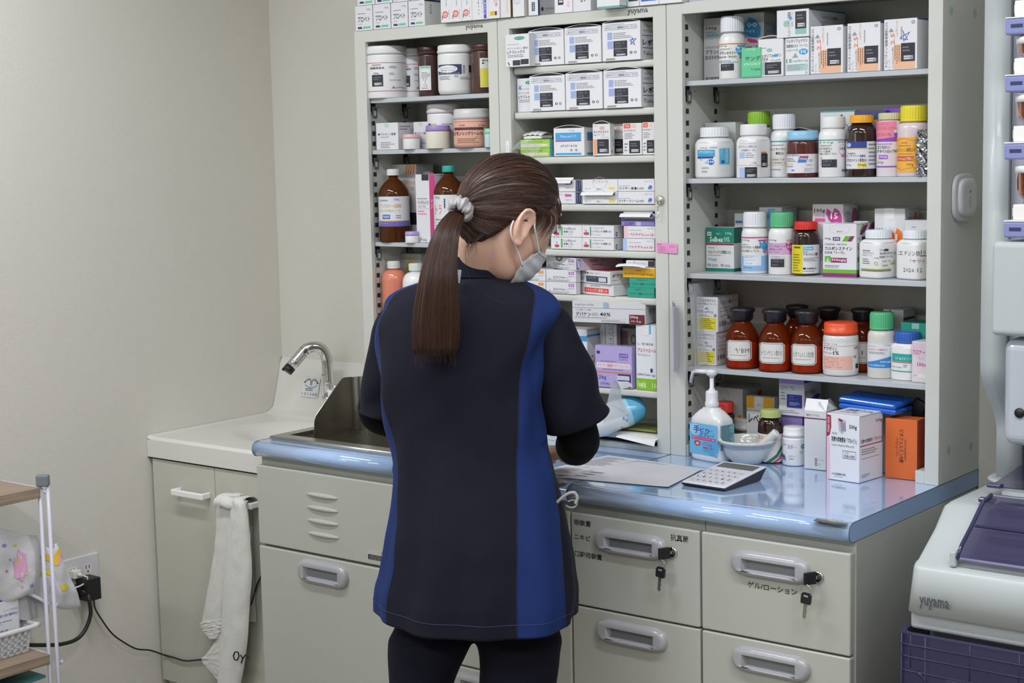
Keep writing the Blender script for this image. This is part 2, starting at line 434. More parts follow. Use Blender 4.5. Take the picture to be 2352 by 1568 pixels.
# ================================================================ worktop
BLUE = mat('#a3bfe4', .06, 0, 'laminate', coat=1.0); BLUE2 = mat('#8ea9cc', .3); EDGE = mat('#4a5560', .5)
YFR, TH = -.3734, .035
def worktop(label, x0, x1):
    t = thing('worktop', label, 'worktop', (x0, YFR, ZC-TH)); q = upmb(t)
    r = TH/2
    prof = [(YC-.002, ZC-TH), (YC-.002, ZC)]+[(YFR+r+r*math.cos(a), ZC-r+r*math.sin(a)) for a in [math.radians(90+180*i/16) for i in range(17)]]
    n = len(prof)
    A = [q.addv((x0+.0005, p[0], p[1])) for p in prof]; B = [q.addv((x1-.0005, p[0], p[1])) for p in prof]
    q.face(A, BLUE2); q.face(B[::-1], BLUE2)
    for i in range(n):
        j = (i+1) % n; q.face((A[i], B[i], B[j], A[j]), BLUE, i > 1 and i < n-1)
    # thin dark edging round the end faces
    pts = [(x1-.0006, p[0], p[1]) for p in prof]
    q.tube(pts, .0007, EDGE, 4, closed=True)
    q.tube([(x0+.0006, p[1], p[2]) for p in pts], .0007, EDGE, 4, closed=True)
    q.build('top_board', t)
    q = upmb(t); q.tube([(x0+.001, YFR+.028, ZC+.0001), (x1-.001, YFR+.028, ZC+.0001)], .0004, mat('#c9d8ea', .3), 4); q.build('edging_line', t)
    return t
WT1 = worktop('pale blue worktop at the left, under the stainless dust tray', XL0-.007, XL1-.012)
WT2 = worktop('pale blue worktop in the middle, in front of the person', XL1-.012, XM1)
WT3 = worktop('glossy pale blue worktop at the right, under the calculator and the mortar', XM1, XR1)
def plate(label, u0, v0, u1, v1, u2, v2):
    a, b, c = on_z(u0, v0, ZC), on_z(u1, v1, ZC), on_z(u2, v2, ZC)
    t = MB(); o = a; ex = b-a; ey = c-b
    t.X = Matrix.Translation(-a)
    fn = lambda x, y, k: tuple(a+ex*x+ey*(1-y)+Vector((0, 0, .0005+k)))
    prn(t, fn, [R(0, 0, 1, 1, '#4e4a44'), R(.03, .06, .97, .35, '#8f8a78'), R(.4, .08, .6, .33, '#c9b33a'), G(.06, .45, .95, .95, 3, '#8a857a')])
    return tag(t.build('caution_sticker', loc=a), label, 'sticker')
plate('dark caution sticker near the right front corner of the blue worktop', 1868, 1196, 1940, 1208, 1949, 1202)
plate('dark caution sticker beside the person at the front of the blue worktop', 1262, 1110, 1296, 1115, 1306, 1110)
# ================================================================ base cabinets
YD = -.3625
BODY = mat('#abaca3', .4); FRONT = mat('#b4b5ac', .35); HAND = mat('#a6a6a9', .2, coat=.3); HANDIN = mat('#85868a', .4)  # FRONT darkened: the weaker light low down is put into its colour
def stadium_handle(t, x0, z1, x1, z0, y, par=None):
    """raised rounded grip with a rectangular pocket, on a front facing -y"""
    q = MB(); q.X = Matrix.Translation(-t.location)
    cx, cz, hw, hh = (x0+x1)/2, (z0+z1)/2, (x1-x0)/2, (z1-z0)/2; r = hh
    def outer(a, k):  # stadium
        c, s_ = math.cos(a), math.sin(a)
        # superellipse like stadium
        e = 3.2
        d = (abs(c)**e+abs(s_)**e)**(-1/e)
        px, pz = c*d, s_*d
        return Vector((cx+hw*k*px*(1 if 1 else 1), 0, cz+hh*k*pz))
    def st(a, inset):  # true stadium param by angle
        c, s_ = math.cos(a), math.sin(a); L_ = hw-r; rr = r-inset
        # ray from centre against stadium
        lo, hi = 0, hw*1.5
        for _ in range(24):
            mdl = (lo+hi)/2; x, z = c*mdl, s_*mdl
            d = math.hypot(max(0, abs(x)-L_), z)
            if d < rr: lo = mdl
            else: hi = mdl
        return Vector((cx+c*lo, 0, cz+s_*lo))
    iw, ih = hw*.68, hh*.54; iz = cz-hh*.14
    def rect(a):
        c, s_ = math.cos(a), math.sin(a); k = min(iw/abs(c) if abs(c) > 1e-6 else 9, ih/abs(s_) if abs(s_) > 1e-6 else 9)
        return Vector((cx+c*k, 0, iz+s_*k))
    ca = math.atan2(ih, iw)
    ang = []
    for a, b, n in ((-ca, ca, 8), (ca, PI-ca, 16), (PI-ca, PI+ca, 8), (PI+ca, 2*PI-ca, 16)):
        ang += [a+(b-a)*i/n for i in range(n)]
    H = .0125; prof = [(0, 0), (.0006, .35), (.003, .72), (.007, .95), (.011, 1.0)]
    rings = []
    for ins, h in prof:
        rings.append([q.addv((p.x, y-H*h, p.z)) for p in (st(a, ins*hh/.024) for a in ang)])
    R_ = [rect(a) for a in ang]
    rings.append([q.addv((p.x, y-H*.98, p.z)) for p in R_])
    n = len(ang)
    for j in range(len(rings)-1):
        for k in range(n): q.face((rings[j][k], rings[j+1][k], rings[j+1][(k+1) % n], rings[j][(k+1) % n]), HAND, True)
    A = [q.addv((p.x, y-H*.98, p.z)) for p in R_]
    B = [q.addv((cx+(p.x-cx)*.9, y-.0004, iz+(p.z-iz)*.66+ih*.12)) for p in R_]
    for k in range(n): q.face((A[k], B[k], B[(k+1) % n], A[(k+1) % n]), HAND)
    q.face(B[::-1], HANDIN)
    return q.build('handle', par or t)
def lockkey(t, u, v, y, par, label):
    p = on_y(u, v, y)
    q = MB(); q.X = Matrix.Translation(-t.location)
    o = q.X; q.X = o @ Matrix.Translation(p) @ Matrix.Rotation(PI/2, 4, 'X')
    q.lathe([(.0, 0), (.0105, 0), (.0105, .002), (.009, .0035), (.007, .0035), (.0068, .0015), (0, .0015)], CHROME, 28)
    q.lathe([(.0, .0016), (.0066, .0016), (.0064, .0026), (.0, .0026)], mat('#55575b', .3, .8), 24)
    q.X = o; q.build('lock', par)
    # keys on a ring: a thing of its own
    k = thing('key_ring', label, 'keys', p); q = MB()
    # key head in the lock, seen edge-on and turned
    q.X = Matrix.Rotation(math.radians(-28), 4, 'Z')
    q.box(-.003, -.030, -.011, .003, -.006, .011, BLACK, .0015); q.box(-.001, -.008, -.003, .001, 0, .003, CHROME)
    q.build('inserted_key', k)
    q = MB(); c = Vector((-.010, -.026, -.020))
    q.tube([c+Vector((.011*math.cos(a), -.002*math.cos(a), .011*math.sin(a))) for a in [2*PI*i/28 for i in range(28)]], .0006, CHROME, 6, closed=True)
    q.build('ring', k)
    q = MB(); c = Vector((-.010, -.026, -.0315))
    q.X = Matrix.Translation(c) @ Matrix.Rotation(math.radians(6), 4, 'Y')
    q.prism([(-.0085, -.012), (.0085, -.012), (.0095, -.009), (.0095, .004), (.0065, .0075), (-.0065, .0075), (-.0095, .004), (-.0095, -.009)][::-1], -.0022, .0022, 'y', BLACK)
    q.box(-.004, -.0026, .001, .004, -.0022, .004, mat('#b9bcc0', .3, .5))
    q.build('key_head', k)
    q = MB(); q.X = Matrix.Translation(c) @ Matrix.Rotation(math.radians(6), 4, 'Y')
    q.prism([(-.0035, -.036), (0, -.040), (.003, -.036), (.0022, -.030), (.0035, -.026), (.0022, -.022), (.0035, -.012), (-.0035, -.012)][::-1], -.0008, .0008, 'y', mat('#aaa69c', .25, .9))
    q.build('key_blade', k)
def pxbox(u0, v0, u1, v1, y):
    a, b = on_y(u0, v0, y), on_y(u1, v1, y); return a.x, a.z, b.x, b.z
def drawer_cabinet(label, x0, x1, zs, doors=None):
    t = thing('drawer_cabinet', label, 'drawer cabinet', (x0, -.34, 0)); q = upmb(t)
    q.box(x0+.0005, -.345, .05, x1-.0005, YC-.01, ZC-TH-.0005, BODY, .001); q.box(x0+.01, -.32, 0, x1-.01, YC-.02, .05, DARKH)
    q.build('body', t)
    out = []
    for (za, zb) in zs:
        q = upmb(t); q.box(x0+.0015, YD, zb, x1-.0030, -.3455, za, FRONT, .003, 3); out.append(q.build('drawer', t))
    return t, out
Z4 = [(.7955, .6130), (.6095, .4270), (.4235, .2410), (.2375, .055)]
DB, dB = drawer_cabinet('cream drawer cabinet at the right end of the worktop, lettered for gels and lotions', .0958, XR1, Z4)
DA, dA = drawer_cabinet('cream drawer cabinet right of the person, lettered for ointments at its top', XM1, .0958, Z4)
_a = pxbox(1680, 1272, 1863, 1332, YD)
xa = x_at(1681, YD, .765); xb = x_at(1863, YD, .745); zc_ = (z_at(1262, x_at(1735, YD, .77), YD)+z_at(1342, x_at(1820, YD, .72), YD))/2
HH = .0235
for t, dr, x0, x1 in ((DB, dB, xa, xb), (DA, dA, x_at(1369, YD, .765), x_at(1532, YD, .75))):
    for i, (za, zb) in enumerate(Z4):
        zc2 = za-(.7955-zc_) if i == 0 else za-.0365
        stadium_handle(t, x0, zc2+HH, x1, zc2-HH, YD, dr[i])
lockkey(DB, 1880, 1325, YD, dB[0], 'black headed keys on a wire ring in the right drawer lock')
lockkey(DA, 1545, 1268, YD, dA[0], 'black headed keys on a wire ring in the drawer lock nearest the person')
def words(t, par, u0, v0, u1, v1, y, s_):
    x0, z1, x1, z0 = pxbox(u0, v0, u1, v1, y)
    q = upmb(t); prn(q, face_y(x0, z1, x1, z0, y), [T(0, 0, 1, 1, s_, '#2b2b2e', 0, .025)]); q.build('lettering', par)
def words2(t, par, u0, vc, u1, h, y, s_):
    """lettering whose middle-left pixel is u0,vc; h in metres"""
    p = on_y(u0, vc, y); x1 = x_at(u1, y, p.z)
    q = upmb(t); prn(q, face_y(p.x, p.z+h/2, x1, p.z-h/2, y), [T(0, 0, 1, 1, s_, '#2b2b2e', 0, .0301)]); q.build('lettering', par)
words2(DA, dA[0], 1319, 1198, 1357, .0125, YD, '眼軟膏'); words2(DA, dA[0], 1319, 1231, 1356, .0110, YD, 'ニキビ')
words2(DA, dA[0], 1320, 1270, 1383, .0125, YD, '口腔用軟膏'); words2(DA, dA[0], 1540, 1233, 1581, .0135, YD, '抗真菌')
words2(DB, dB[0], 1717, 1341, 1831, .0125, YD, 'ゲル/ローション')
_z2 = on_y(1075, 1532, YD).z
DM, dM = drawer_cabinet('cream base cabinet behind the legs of the person', XL1-.012, XM1, [(.7955, _z2+.002), (_z2-.002, .055)])
stadium_handle(DM, x_at(1045, YD, _z2-.02), _z2-.012, x_at(1180, YD, _z2-.02), _z2-.056, YD, dM[1])
# left unit with louvres
_zl = on_y(600, 1249, YD).z
DL = thing('waste_cabinet', 'cream cabinet with four louvres under the left worktop', 'cabinet', (XL0-.007, -.34, 0))
q = upmb(DL); q.box(XL0-.0060, -.345, .05, XL1-.013, YC-.01, ZC-TH-.0005, BODY, .001); q.box(XL0+.003, -.32, 0, XL1-.02, YC-.02, .05, DARKH); q.build('body', DL)
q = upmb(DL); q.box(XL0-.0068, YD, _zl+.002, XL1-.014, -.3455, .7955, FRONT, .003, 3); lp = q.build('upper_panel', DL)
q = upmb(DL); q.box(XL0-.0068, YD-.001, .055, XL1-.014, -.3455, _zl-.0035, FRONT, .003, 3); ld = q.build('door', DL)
for i in range(4):
    u0, v0 = 704+1.2*i, 1131+29.8*i
    p = on_y(u0, v0, YD); x1 = x_at(776+1*i, YD, p.z); q = upmb(DL); h = .0045
    o = q.X; q.X = o @ Matrix.Translation(((p.x+x1)/2, YD, p.z-.002)) @ Matrix.Diagonal(((x1-p.x)/2, .007, h*1.3, 1))
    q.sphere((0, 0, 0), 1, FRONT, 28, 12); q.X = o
    q.build('louvre', lp)
x0, z1, x1, z0 = pxbox(688, 1284, 803, 1350, YD-.001); zc2 = (z0+z1)/2
stadium_handle(DL, x_at(688, YD, .56), on_y(745, 1290, YD).z+.001, x_at(803, YD, .56), on_y(745, 1343, YD).z-.001, YD-.001, ld)
x0, z1, x1, z0 = pxbox(843, 1258, 893, 1290, YD); z0 = on_y(843, 1284, YD).z
q = upmb(DL); prn(q, face_y(x0, z1, x1+.02, z0, YD), [R(0, 0, 1, 1, '#b9babb'), R(.03, .5, .97, .95, '#2b2c30'), ('p', [(.32, .42), (.38, .08), (.44, .42)], '#d8c02a'), T(.48, .1, .58, .42, '注'), T(.66, .1, .76, .42, '意'), G(.08, .55, .93, .92, 3, '#8b8c90')]); q.build('caution_label', lp)
# ================================================================ stainless dust tray let into the left worktop
t = thing('dust_tray', 'stainless steel tray let into the left worktop with a perforated well', 'tray', (-1.07, -.33, ZC))
q = upmb(t); tx0, tx1, ty0, ty1 = -1.074, -.665, -.330, -.002
ix0, ix1, iy0, iy1 = -1.045, -.69, -.300, -.024
for a in ((tx0, ty0, tx1, iy0), (tx0, iy1, tx1, ty1), (tx0, iy0, ix0, iy1), (ix1, iy0, tx1, iy1)):
    q.box(a[0], a[1], ZC+.0004, a[2], a[3], ZC+.010, STEEL)
q.tube([(tx0, ty0, ZC+.006), (tx1, ty0, ZC+.006)], .004, STEEL, 8)
q.build('rim', t)
q = upmb(t); dk = mat('#3d3c36', .3, .9, 'streak')
q.box(ix0, iy0, ZC+.0005, ix1, iy1, ZC+.0015, dk)
q.build('well', t)
q = upmb(t); dots = mat('#6b675a', .35, .9)
for i in range(26):
    x = ix0+.012+(ix1-ix0-.024)*i/25; q.box(x-.0012, iy0+.02, ZC+.0016, x+.0012, iy1-.02, ZC+.0022, dots)
for j in range(30):
    y = iy0+.02+(iy1-iy0-.04)*j/29; q.box(ix0+.008, y-.001, ZC+.0018, ix1-.008, y+.001, ZC+.0024, dots)
q.build('grille', t)
# guard: side sheet bent round at the back
t = thing('dust_guard', 'dull stainless splash guard with a slanted front edge standing in the tray', 'dust guard', (-1.02, -.2, ZC+.002))
GM = mat('#d0ccbe', .24, 1.0, 'streak'); q = upmb(t); gx = -1.00
pf = on_x(722, 1000, gx); pa = on_x(722, 966, gx); pt = on_x(778, 878, gx); pu = on_x(792, 867, gx); pe = on_x(806, 866, gx)
outl = [(pf.y, ZC+.0026), (pa.y, pa.z), (pa.y+.006, pa.z+.012), (pt.y, pt.z), (pt.y+.012, pt.z+.008), (pu.y, pu.z), (pe.y, pe.z), (pe.y, ZC+.0026)]
q.prism(outl, gx-.0007, gx+.0007, 'x', GM)
zt = pe.z; ra = .03
def bend(i, j):
    if i < .45: a = i/.45*PI/2; x = gx+ra-ra*math.cos(a); y = pe.y+ra*math.sin(a)
    else: x = gx+ra+(i-.45)/.55*.26; y = pe.y+ra
    return (x, y, ZC+.0026+(zt-ZC-.0026)*j)
q.grid(bend, 24, 4, GM); q.grid(lambda i, j: tuple(Vector(bend(i, j))+Vector((0.0004, .0012, 0))), 24, 4, GM, flip=True)
q.tube([outl[i] and (gx, outl[i][0], outl[i][1]) for i in range(7)], .0011, STEEL, 6)
q.build('sheet', t)
# ================================================================ sink unit
SW = mat('#d6d4cd', .22, coat=.3); DOOR = mat('#bdbcaf', .45)
t = thing('sink', 'white resin sink with a tall backboard in the corner, left of the blue worktop', 'sink', (XW, -.2813, .7498))
q = upmb(t); sx0, sx1, sy0, sy1, sz0, sz1 = XW+.001, -1.0955, -.2813, .150, .7498, .8036
def st_(i, j):
    x = sx0+(sx1-sx0)*i; y = sy0+(sy1-sy0)*j; r_ = .008
    d = math.hypot(max(0, abs((x+1.23)/.27)), abs((y+.03)/.17)); k = max(0, 1-d); k = k*k*(3-2*k)
    e = min(1, (x-sx0)/.02, (y-sy0)/.012+.0); rim = .0025*math.exp(-((x-sx0)/.012)**2)
    z = sz1-.10*k+rim
    dd = min(y-sy0, .008); z -= (.008-math.sqrt(max(0, .008**2-(.008-dd)**2))) if dd < .008 else 0
    return (x, y, z)
for_i = None
q.grid(lambda i, j: st_(i, j*j*.6+j*.4), 60, 60, SW)
q.box(sx0, sy0, sz0, sx1, sy0+.0005, sz1-.0075, SW); q.box(sx0, sy0+.0005, sz0, sx0+.0005, sy1, sz1-.004, SW)
q.box(sx0, sy0, sz0, sx1, sy1, sz0+.002, SW)
q.build('basin', t)
q = upmb(t)
def bb(i, j):
    x = sx0+(.30 if False else 0)+(-1.097-sx0)*i; z = sz1+(.9527-sz1)*j
    y = .145+.045*j**.8
    if j > .93: y = .145+.045*.93**.8+.03*(j-.93)
    # rounded upper left corner, coved foot
    if i < .03: x += .006*(1-i/.03)*max(0, (j-.9)/.1)
    if j < .12: y -= .030*(1-j/.12)**2
    return (x, y, z)
q.grid(bb, 40, 30, SW); q.grid(lambda i, j: (sx0+(-1.097-sx0)*i, bb(i, 1)[1]+(.1945-bb(i, 1)[1])*j, .9527), 40, 2, SW)
q.grid(lambda i, j: (sx0+.0003+.006*max(0, (i-.9)/.1)*1, bb(0.05, i)[1]+(.1945-bb(.05, i)[1])*j, sz1+(.9527-sz1)*i), 20, 2, SW, flip=True)
q.build('backboard', t)
# sticker on the backboard
pA = on_y(692, 867, .165); pB = on_y(725, 915, .155)
def stk(a, b, o):
    z = pA.z+(pB.z-pA.z)*b; Y = lambda z_: .145+.045*max(.01, (z_-sz1)/(.9527-sz1))**.8-.0018
    return (pA.x+(pB.x-pA.x)*a, Y(pA.z)+(Y(pB.z)-Y(pA.z))*b-.0006-o*3, z)
q = upmb(t)
prn(q, stk, [R(0, 0, 1, 1, '#d9d8d2'), ('w', [(.5, .38), (.46, .12), (.30, .06), (.12, .22)], .055, '#8c8f92'), ('w', [(.5, .38), (.54, .12), (.70, .06), (.88, .22)], .055, '#8c8f92'),
    ('w', [(.12, .22), (.10, .28)], .05, '#2c2e31'), ('w', [(.88, .22), (.9, .28)], .05, '#2c2e31'), ('w', [(.14, .36), (.3, .46), (.5, .49), (.7, .46), (.86, .36)], .02, '#4b93c9'),
    G(.2, .52, .9, .68, 2, '#55575c'), T(.02, .74, .98, .92, 'くるくる水栓', '#4b93c9')])
q.build('sticker', t)
t = thing('faucet', 'chrome swan neck faucet with a black nozzle over the white sink', 'faucet', (-1.333, .12, .86))
p0 = on_y(757, 912, .12); p1 = on_y(751, 830, .12); e1 = on_y(668, 842, .035)
path = [p0, p1]; top = on_y(724, 797, .095)
P = [Vector(p) for p in (p0, p0.lerp(p1, .5), p1)]
c0 = p1; c1 = on_y(747, 793, .115); c2 = on_y(725, 790, .095); c3 = on_y(702, 802, .075)
pts = list(P)
for i in range(1, 17):
    s_ = i/16; pts.append(((1-s_)**3)*c0+3*(1-s_)**2*s_*c1+3*(1-s_)*s_*s_*c2+s_**3*c3)
pts += [c3.lerp(e1, .35), c3.lerp(e1, .7), e1]
q = upmb(t); q.tube(pts, .0145, CHROME, 24, upv=(0, 1, 0)); q.build('neck', t)
q = upmb(t); dv = (e1-c3).normalized(); jm = c3.lerp(e1, .1); q.tube([jm-dv*.0008, jm+dv*.0008], .0149, mat('#55565a', .3, .6), 24, upv=(0, 1, 0)); q.tube([p1-Vector((0, 0, .033)), p1-Vector((0, 0, .0345))], .0149, mat('#55565a', .3, .6), 24, upv=(0, 1, 0)); q.build('joint_line', t)
q = upmb(t); q.tube([e1+dv*.001, e1+dv*.016], .0142, BLACK, 24, upv=(0, 1, 0)); q.tube([e1+dv*.004+Vector((-.013, -.006, 0)), e1+dv*.012+Vector((-.013, -.006, 0))], .004, BLACK, 10); q.build('nozzle', t)
q = upmb(t); q.tube([p0-Vector((0, 0, .006)), p0+Vector((0, 0, .004))], .020, CHROME, 24, upv=(0, 1, 0)); q.tube([p0+Vector((0, .0, -.002)), p0+Vector((0.0, .060, -.002))], .016, WHITE, 20); q.build('base', t)
q = upmb(t); q.tube([p0+Vector((.012, -.004, .006)), p0+Vector((.035, -.018, .030)), p0+Vector((.05, -.02, .034))], lambda s_: .011-.004*s_, CHROME, 16); q.box(p0.x+.022, -.01+.1, p0.z+.004, p0.x+.05, .118, p0.z+.024, WHITE, .003); q.build('lever', t)
# cupboard under the sink
t = thing('sink_cabinet', 'cream double door cupboard under the white sink', 'cabinet', (XW, -.27, 0))
q = upmb(t); q.box(XW+.012, -.258, .10, -1.1, YC-.01, .694, DOOR); q.box(XW+.012, -.22, 0, -1.1, YC-.02, .10, DARKH); q.build('body', t)
xs = x_at(493, -.2765, .72)
for (a, b, hu) in ((XW+.012, xs-.001, (391, 1122, 472, 1140)), (xs+.001, -1.1, (520, 1146, 584, 1160))):
    q = upmb(t); q.box(a, -.2765, .172, b, -.2585, .7473, DOOR, .0008); d_ = q.build('door', t)
    q = upmb(t); pa_ = on_y(hu[0]+8, hu[1]+8, -.30); x1 = x_at(hu[2]-8, -.30, pa_.z)
    q.box(pa_.x-.006, -.306, pa_.z-.008, x1+.006, -.297, pa_.z+.008, WHITE, .003)
    q.box(pa_.x-.006, -.30, pa_.z-.006, pa_.x+.003, -.2768, pa_.z+.008, WHITE, .002); q.box(x1-.003, -.30, pa_.z-.006, x1+.006, -.2768, pa_.z+.008, WHITE, .002)
    q.build('handle', d_)
    HB = (pa_.x, x1, pa_.z)
# ================================================================ goods: helpers
def seg_u(B, yaw, u, z):
    lo, hi = 0, .6; d = Vector((math.cos(yaw), math.sin(yaw), 0))
    for _ in range(40):
        m_ = (lo+hi)/2
        if proj(B-d*m_)[0] > u: lo = m_
        else: hi = m_
    return lo
def seg_side(B, yaw, u):
    lo, hi = 0, .3; d = Vector((-math.sin(yaw), math.cos(yaw), 0))
    for _ in range(40):
        m_ = (lo+hi)/2
        if proj(B+d*m_)[0] < u: lo = m_
        else: hi = m_
    return lo
TOPLINE = mat('#8d8d8c', .6)
def carton(label, z, uL, uR, y, vT, depth=.05, yaw=0, col='#e2e2e1', front=(), side=(), top=(), name='medicine_carton', cat='carton', group=None, uS=None, vB=None, flap=None, bev=.0008, h=None, w=None, tilt=0, seam=True):
    yaw = math.radians(yaw)
    if vB is not None: B = on_z(uR, vB, z)
    else: B = Vector((x_at(uR, y, z), y, z))
    if w is None: w = seg_u(B, yaw, uL, z)
    if uS: depth = seg_side(B, yaw, uS)
    if h is None: h = z_at(vT, B.x, B.y)-z
    ex = Vector((math.cos(yaw), math.sin(yaw), 0)); ey = Vector((-math.sin(yaw), math.cos(yaw), 0))
    loc = B-ex*(w/2)+ey*(depth/2)
    t = thing(name, label, cat, loc, yaw, group); d = depth
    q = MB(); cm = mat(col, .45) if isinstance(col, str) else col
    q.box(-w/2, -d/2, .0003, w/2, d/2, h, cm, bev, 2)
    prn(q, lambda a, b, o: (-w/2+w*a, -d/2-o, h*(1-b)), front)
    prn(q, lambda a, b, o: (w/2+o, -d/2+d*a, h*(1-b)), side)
    prn(q, lambda a, b, o: (-w/2+w*a, d/2-d*b, h+o), top)
    if seam and z < 1.5: prn(q, lambda a, b, o: (-w/2+w*a, d/2-d*b, h+o), [R(.02, .93, .98, .95, TOPLINE)])
    if seam: prn(q, lambda a, b, o: (w/2+o, -d/2+d*a, h*(1-b)), [R(.03, .012, .97, .02, TOPLINE)])
    q.build('box_body', t)
    if flap == 'arc':        # lid edge bowed up, with the dark gap under it
        q = MB(); n = 12
        f = lambda a: (-w/2+w*a, h+.0004+.006*math.sin(PI*a))
        pts = [(x, -d/2+.001, zz) for x, zz in (f(i/n) for i in range(n+1))]
        q.grid(lambda i, j: (f(i)[0], -d/2+.0012+(d-.003)*j, f(i)[1]*(1-j)+(h+.0006)*j), n, 2, cm)
        q.tube(pts, .0007, cm, 5)
        q.grid(lambda i, j: (f(i)[0], -d/2+.003, h+(f(i)[1]-h)*j*.95), n, 1, BLACK, smooth=False)
        q.build('lid', t)
    elif flap == 'tab':      # tear tab standing at the front of the lid
        q = MB(); q.box(-w*.14, -d/2-.0006, h-.16*h, w*.16, -d/2-.0002, h+.0006, CARD, .0001); q.build('opening_tab', t)
    elif flap == 'open':     # front flap folded outward, hanging a little open
        q = MB(); q.grid(lambda i, j: (-w/2+w*(.04+.92*i), -d/2-.001-.012*j+.003*math.sin(PI*i), h-.001-.006*j+.004*math.sin(j*PI)), 8, 4, CARD)
        q.grid(lambda i, j: (-w/2+w*(.06+.88*i), -d/2+.001+.004*j, h+.0005+.005*math.sin(PI*j*.5)), 6, 3, CARD)
        q.build('opened_flap', t)
        q = MB(); q.box(-w*.42, -d/2-.0006, h*.70, w*.42, -d/2-.0002, h*.9, mat('#55565a', .7)); q.build('opening', t)
    elif flap == 'up':       # two top flaps standing up
        q = MB(); q.grid(lambda i, j: (-w/2+w*i, -d/2+.001+.010*j, h+.022*j), 2, 3, CARD); q.build('raised_flap', t)
        q = MB(); q.grid(lambda i, j: (w/2-.001-.016*j, -d/2+d*i, h+.018*j), 2, 3, CARD); q.build('raised_flap', t)
    return t
def glassm(c, trans=.9): return mat(c, .06, 0, 'glass', trans=trans, coat=.3)
PE = mat('#e6e6e4', .32, coat=.15); PEC = mat('#e2e6ea', .35)
def bottle(label, z, uL, uR, y, vT, body=None, cap=('#e2e6ea', .7, .2, 1), sh=.25, neck=.62, label_el=None, lab=None, sq=0, yaw=0, name='medicine_bottle', cat='bottle', vB=None, base=.06, fill=None, group=None, extra=None, capkind='screw', shk=1.0, nk=.14, els2=None):
    body = body or PE
    um = (uL+uR)/2
    if vB is not None: p = on_z(um, vB, z); y = p.y
    x = x_at(um, y, z); dep = (Vector((x, y, z))-CC).dot(CF); r = (uR-uL)/2*dep/FPX
    if vB is not None: y += r*.78; x = x_at(um, y, z); dep = (Vector((x, y, z))-CC).dot(CF); r = (uR-uL)/2*dep/FPX
    h = z_at(vT, x, y)-z
    t = thing(name, label, cat, (x, y, z), 0, group)
    phi = math.atan2(CC.y-y, CC.x-x)
    cc, cw, ch, ribs = cap[:4]; ch *= h; cr = r*cw; hb = h-ch; hs = hb*(1-sh); nr = min(cr*.9, r*neck if neck < 1 else r)
    if sq:
        yw = math.radians(yaw); e = 2+sq
        rad = lambda a, R_=r: R_*(abs(math.cos(a-yw))**e+abs(math.sin(a-yw))**e)**(-1/e)
        mw = max(abs(rad(phi+PI/2+k*.1-.8)*math.sin(PI/2+k*.1-.8)) for k in range(17)) or r
        k_ = r/mw; rad2 = lambda a: rad(a)*k_
    else: rad2 = lambda a: r
    b_ = base*r
    prof = [(-b_*1.3, 0), (-b_*.3, b_*.25), (0, b_*1.1), (0, hs)]
    ns = 12; ze = hs+(hb-hs)*(1-nk)
    for i in range(1, ns+1):
        s_ = i/ns; a = s_*PI/2
        k = 1-math.cos(a)
        if shk < 1: # bottle with a sloping shoulder flaring into the neck
            prof.append((-(r-nr)*(s_*s_*(3-2*s_)*(1-shk)+k*shk), hs+(ze-hs)*(s_*(1-shk)+math.sin(a)*shk)))
        else: prof.append((-(r-nr)*k, hs+(ze-hs)*math.sin(a)))
    prof.append((-(r-nr), hb+.002))
    q = MB(); n = 48
    rings = []
    for dr, zz in prof:
        f = (r+dr)/r; ring = []
        for k in range(n):
            a = 2*PI*k/n; rr = rad2(a)*f if sq and zz < hs+.4*(hb-hs) else (rad2(a)*f*(1-min(1, (zz-hs)/(hb-hs+1e-6)))+(r+dr)*min(1, (zz-hs)/(hb-hs+1e-6)) if sq else r+dr)
            ring.append(q.addv((rr*math.cos(a), rr*math.sin(a), zz)))
        rings.append(ring)
    for j in range(len(rings)-1):
        for k in range(n): q.face((rings[j][k], rings[j][(k+1) % n], rings[j+1][(k+1) % n], rings[j+1][k]), body, True)
    q.face(rings[0][::-1], body)
    q.face(rings[-1], body)
    q.build('bottle_body', t)
    if fill:
        q = MB(); fh = fill[1]*hb
        q.lathe([(r*.2, .002), (r*.90, .003), (r*.93, .007), (r*.93, min(fh, hs)), (r*.5, min(fh, hs)+.001)], mat(fill[0], .8), 32); q.build('contents', t)
    # cap
    q = MB(); cm = mat(cc, .35)
    rb = (lambda a, zz: (.0006 if cr > .01 else .0003)*math.cos(a*30) if .12*ch < zz < .88*ch else 0) if ribs else None
    if capkind == 'screw':
        q.lathe([(cr*.92, 0), (cr*.985, .0002), (cr, ch*.1), (cr, ch*.13), (cr*.995, ch*.87), (cr*.98, ch*.93), (cr*.93, ch*.995), (cr*.4, ch), (0, ch)], cm, 120 if ribs else 40, (0, 0, hb), rfn=rb)
        if ribs: q.lathe([(cr*1.03, -.0004), (cr*1.03, ch*.11), (cr, ch*.12)], cm, 40, (0, 0, hb), capt=False)
    elif capkind == 'lid':
        q.lathe([(cr*.96, -.001), (cr, -.001), (cr*1.02, ch*.2), (cr*1.02, ch*.28), (cr*.985, ch*.3), (cr*.985, ch*.8), (cr*.95, ch*.96), (cr*.88, ch), (0, ch)], cm, 48, (0, 0, hb))
    elif capkind == 'stopper':
        q.lathe([(cr*.72, -.002), (cr*.72, 0), (cr*.84, .001), (cr*.86, ch*.5), (cr*.98, ch*.62), (cr, ch*.68), (cr*.99, ch*.86), (cr*.6, ch*.95), (0, ch*1.0)], cm, 40, (0, 0, hb))
    q.build('cap', t)
    def surf(z0, z1, rr=None):
        def fn(a, b, o):
            s_ = max(-.999, min(.999, 2*a-1)); an = phi+math.asin(s_)
            k = (rad2(an) if rr is None else rr)+.0004+o
            return (k*math.cos(an), k*math.sin(an), z1+(z0-z1)*b)
        return fn
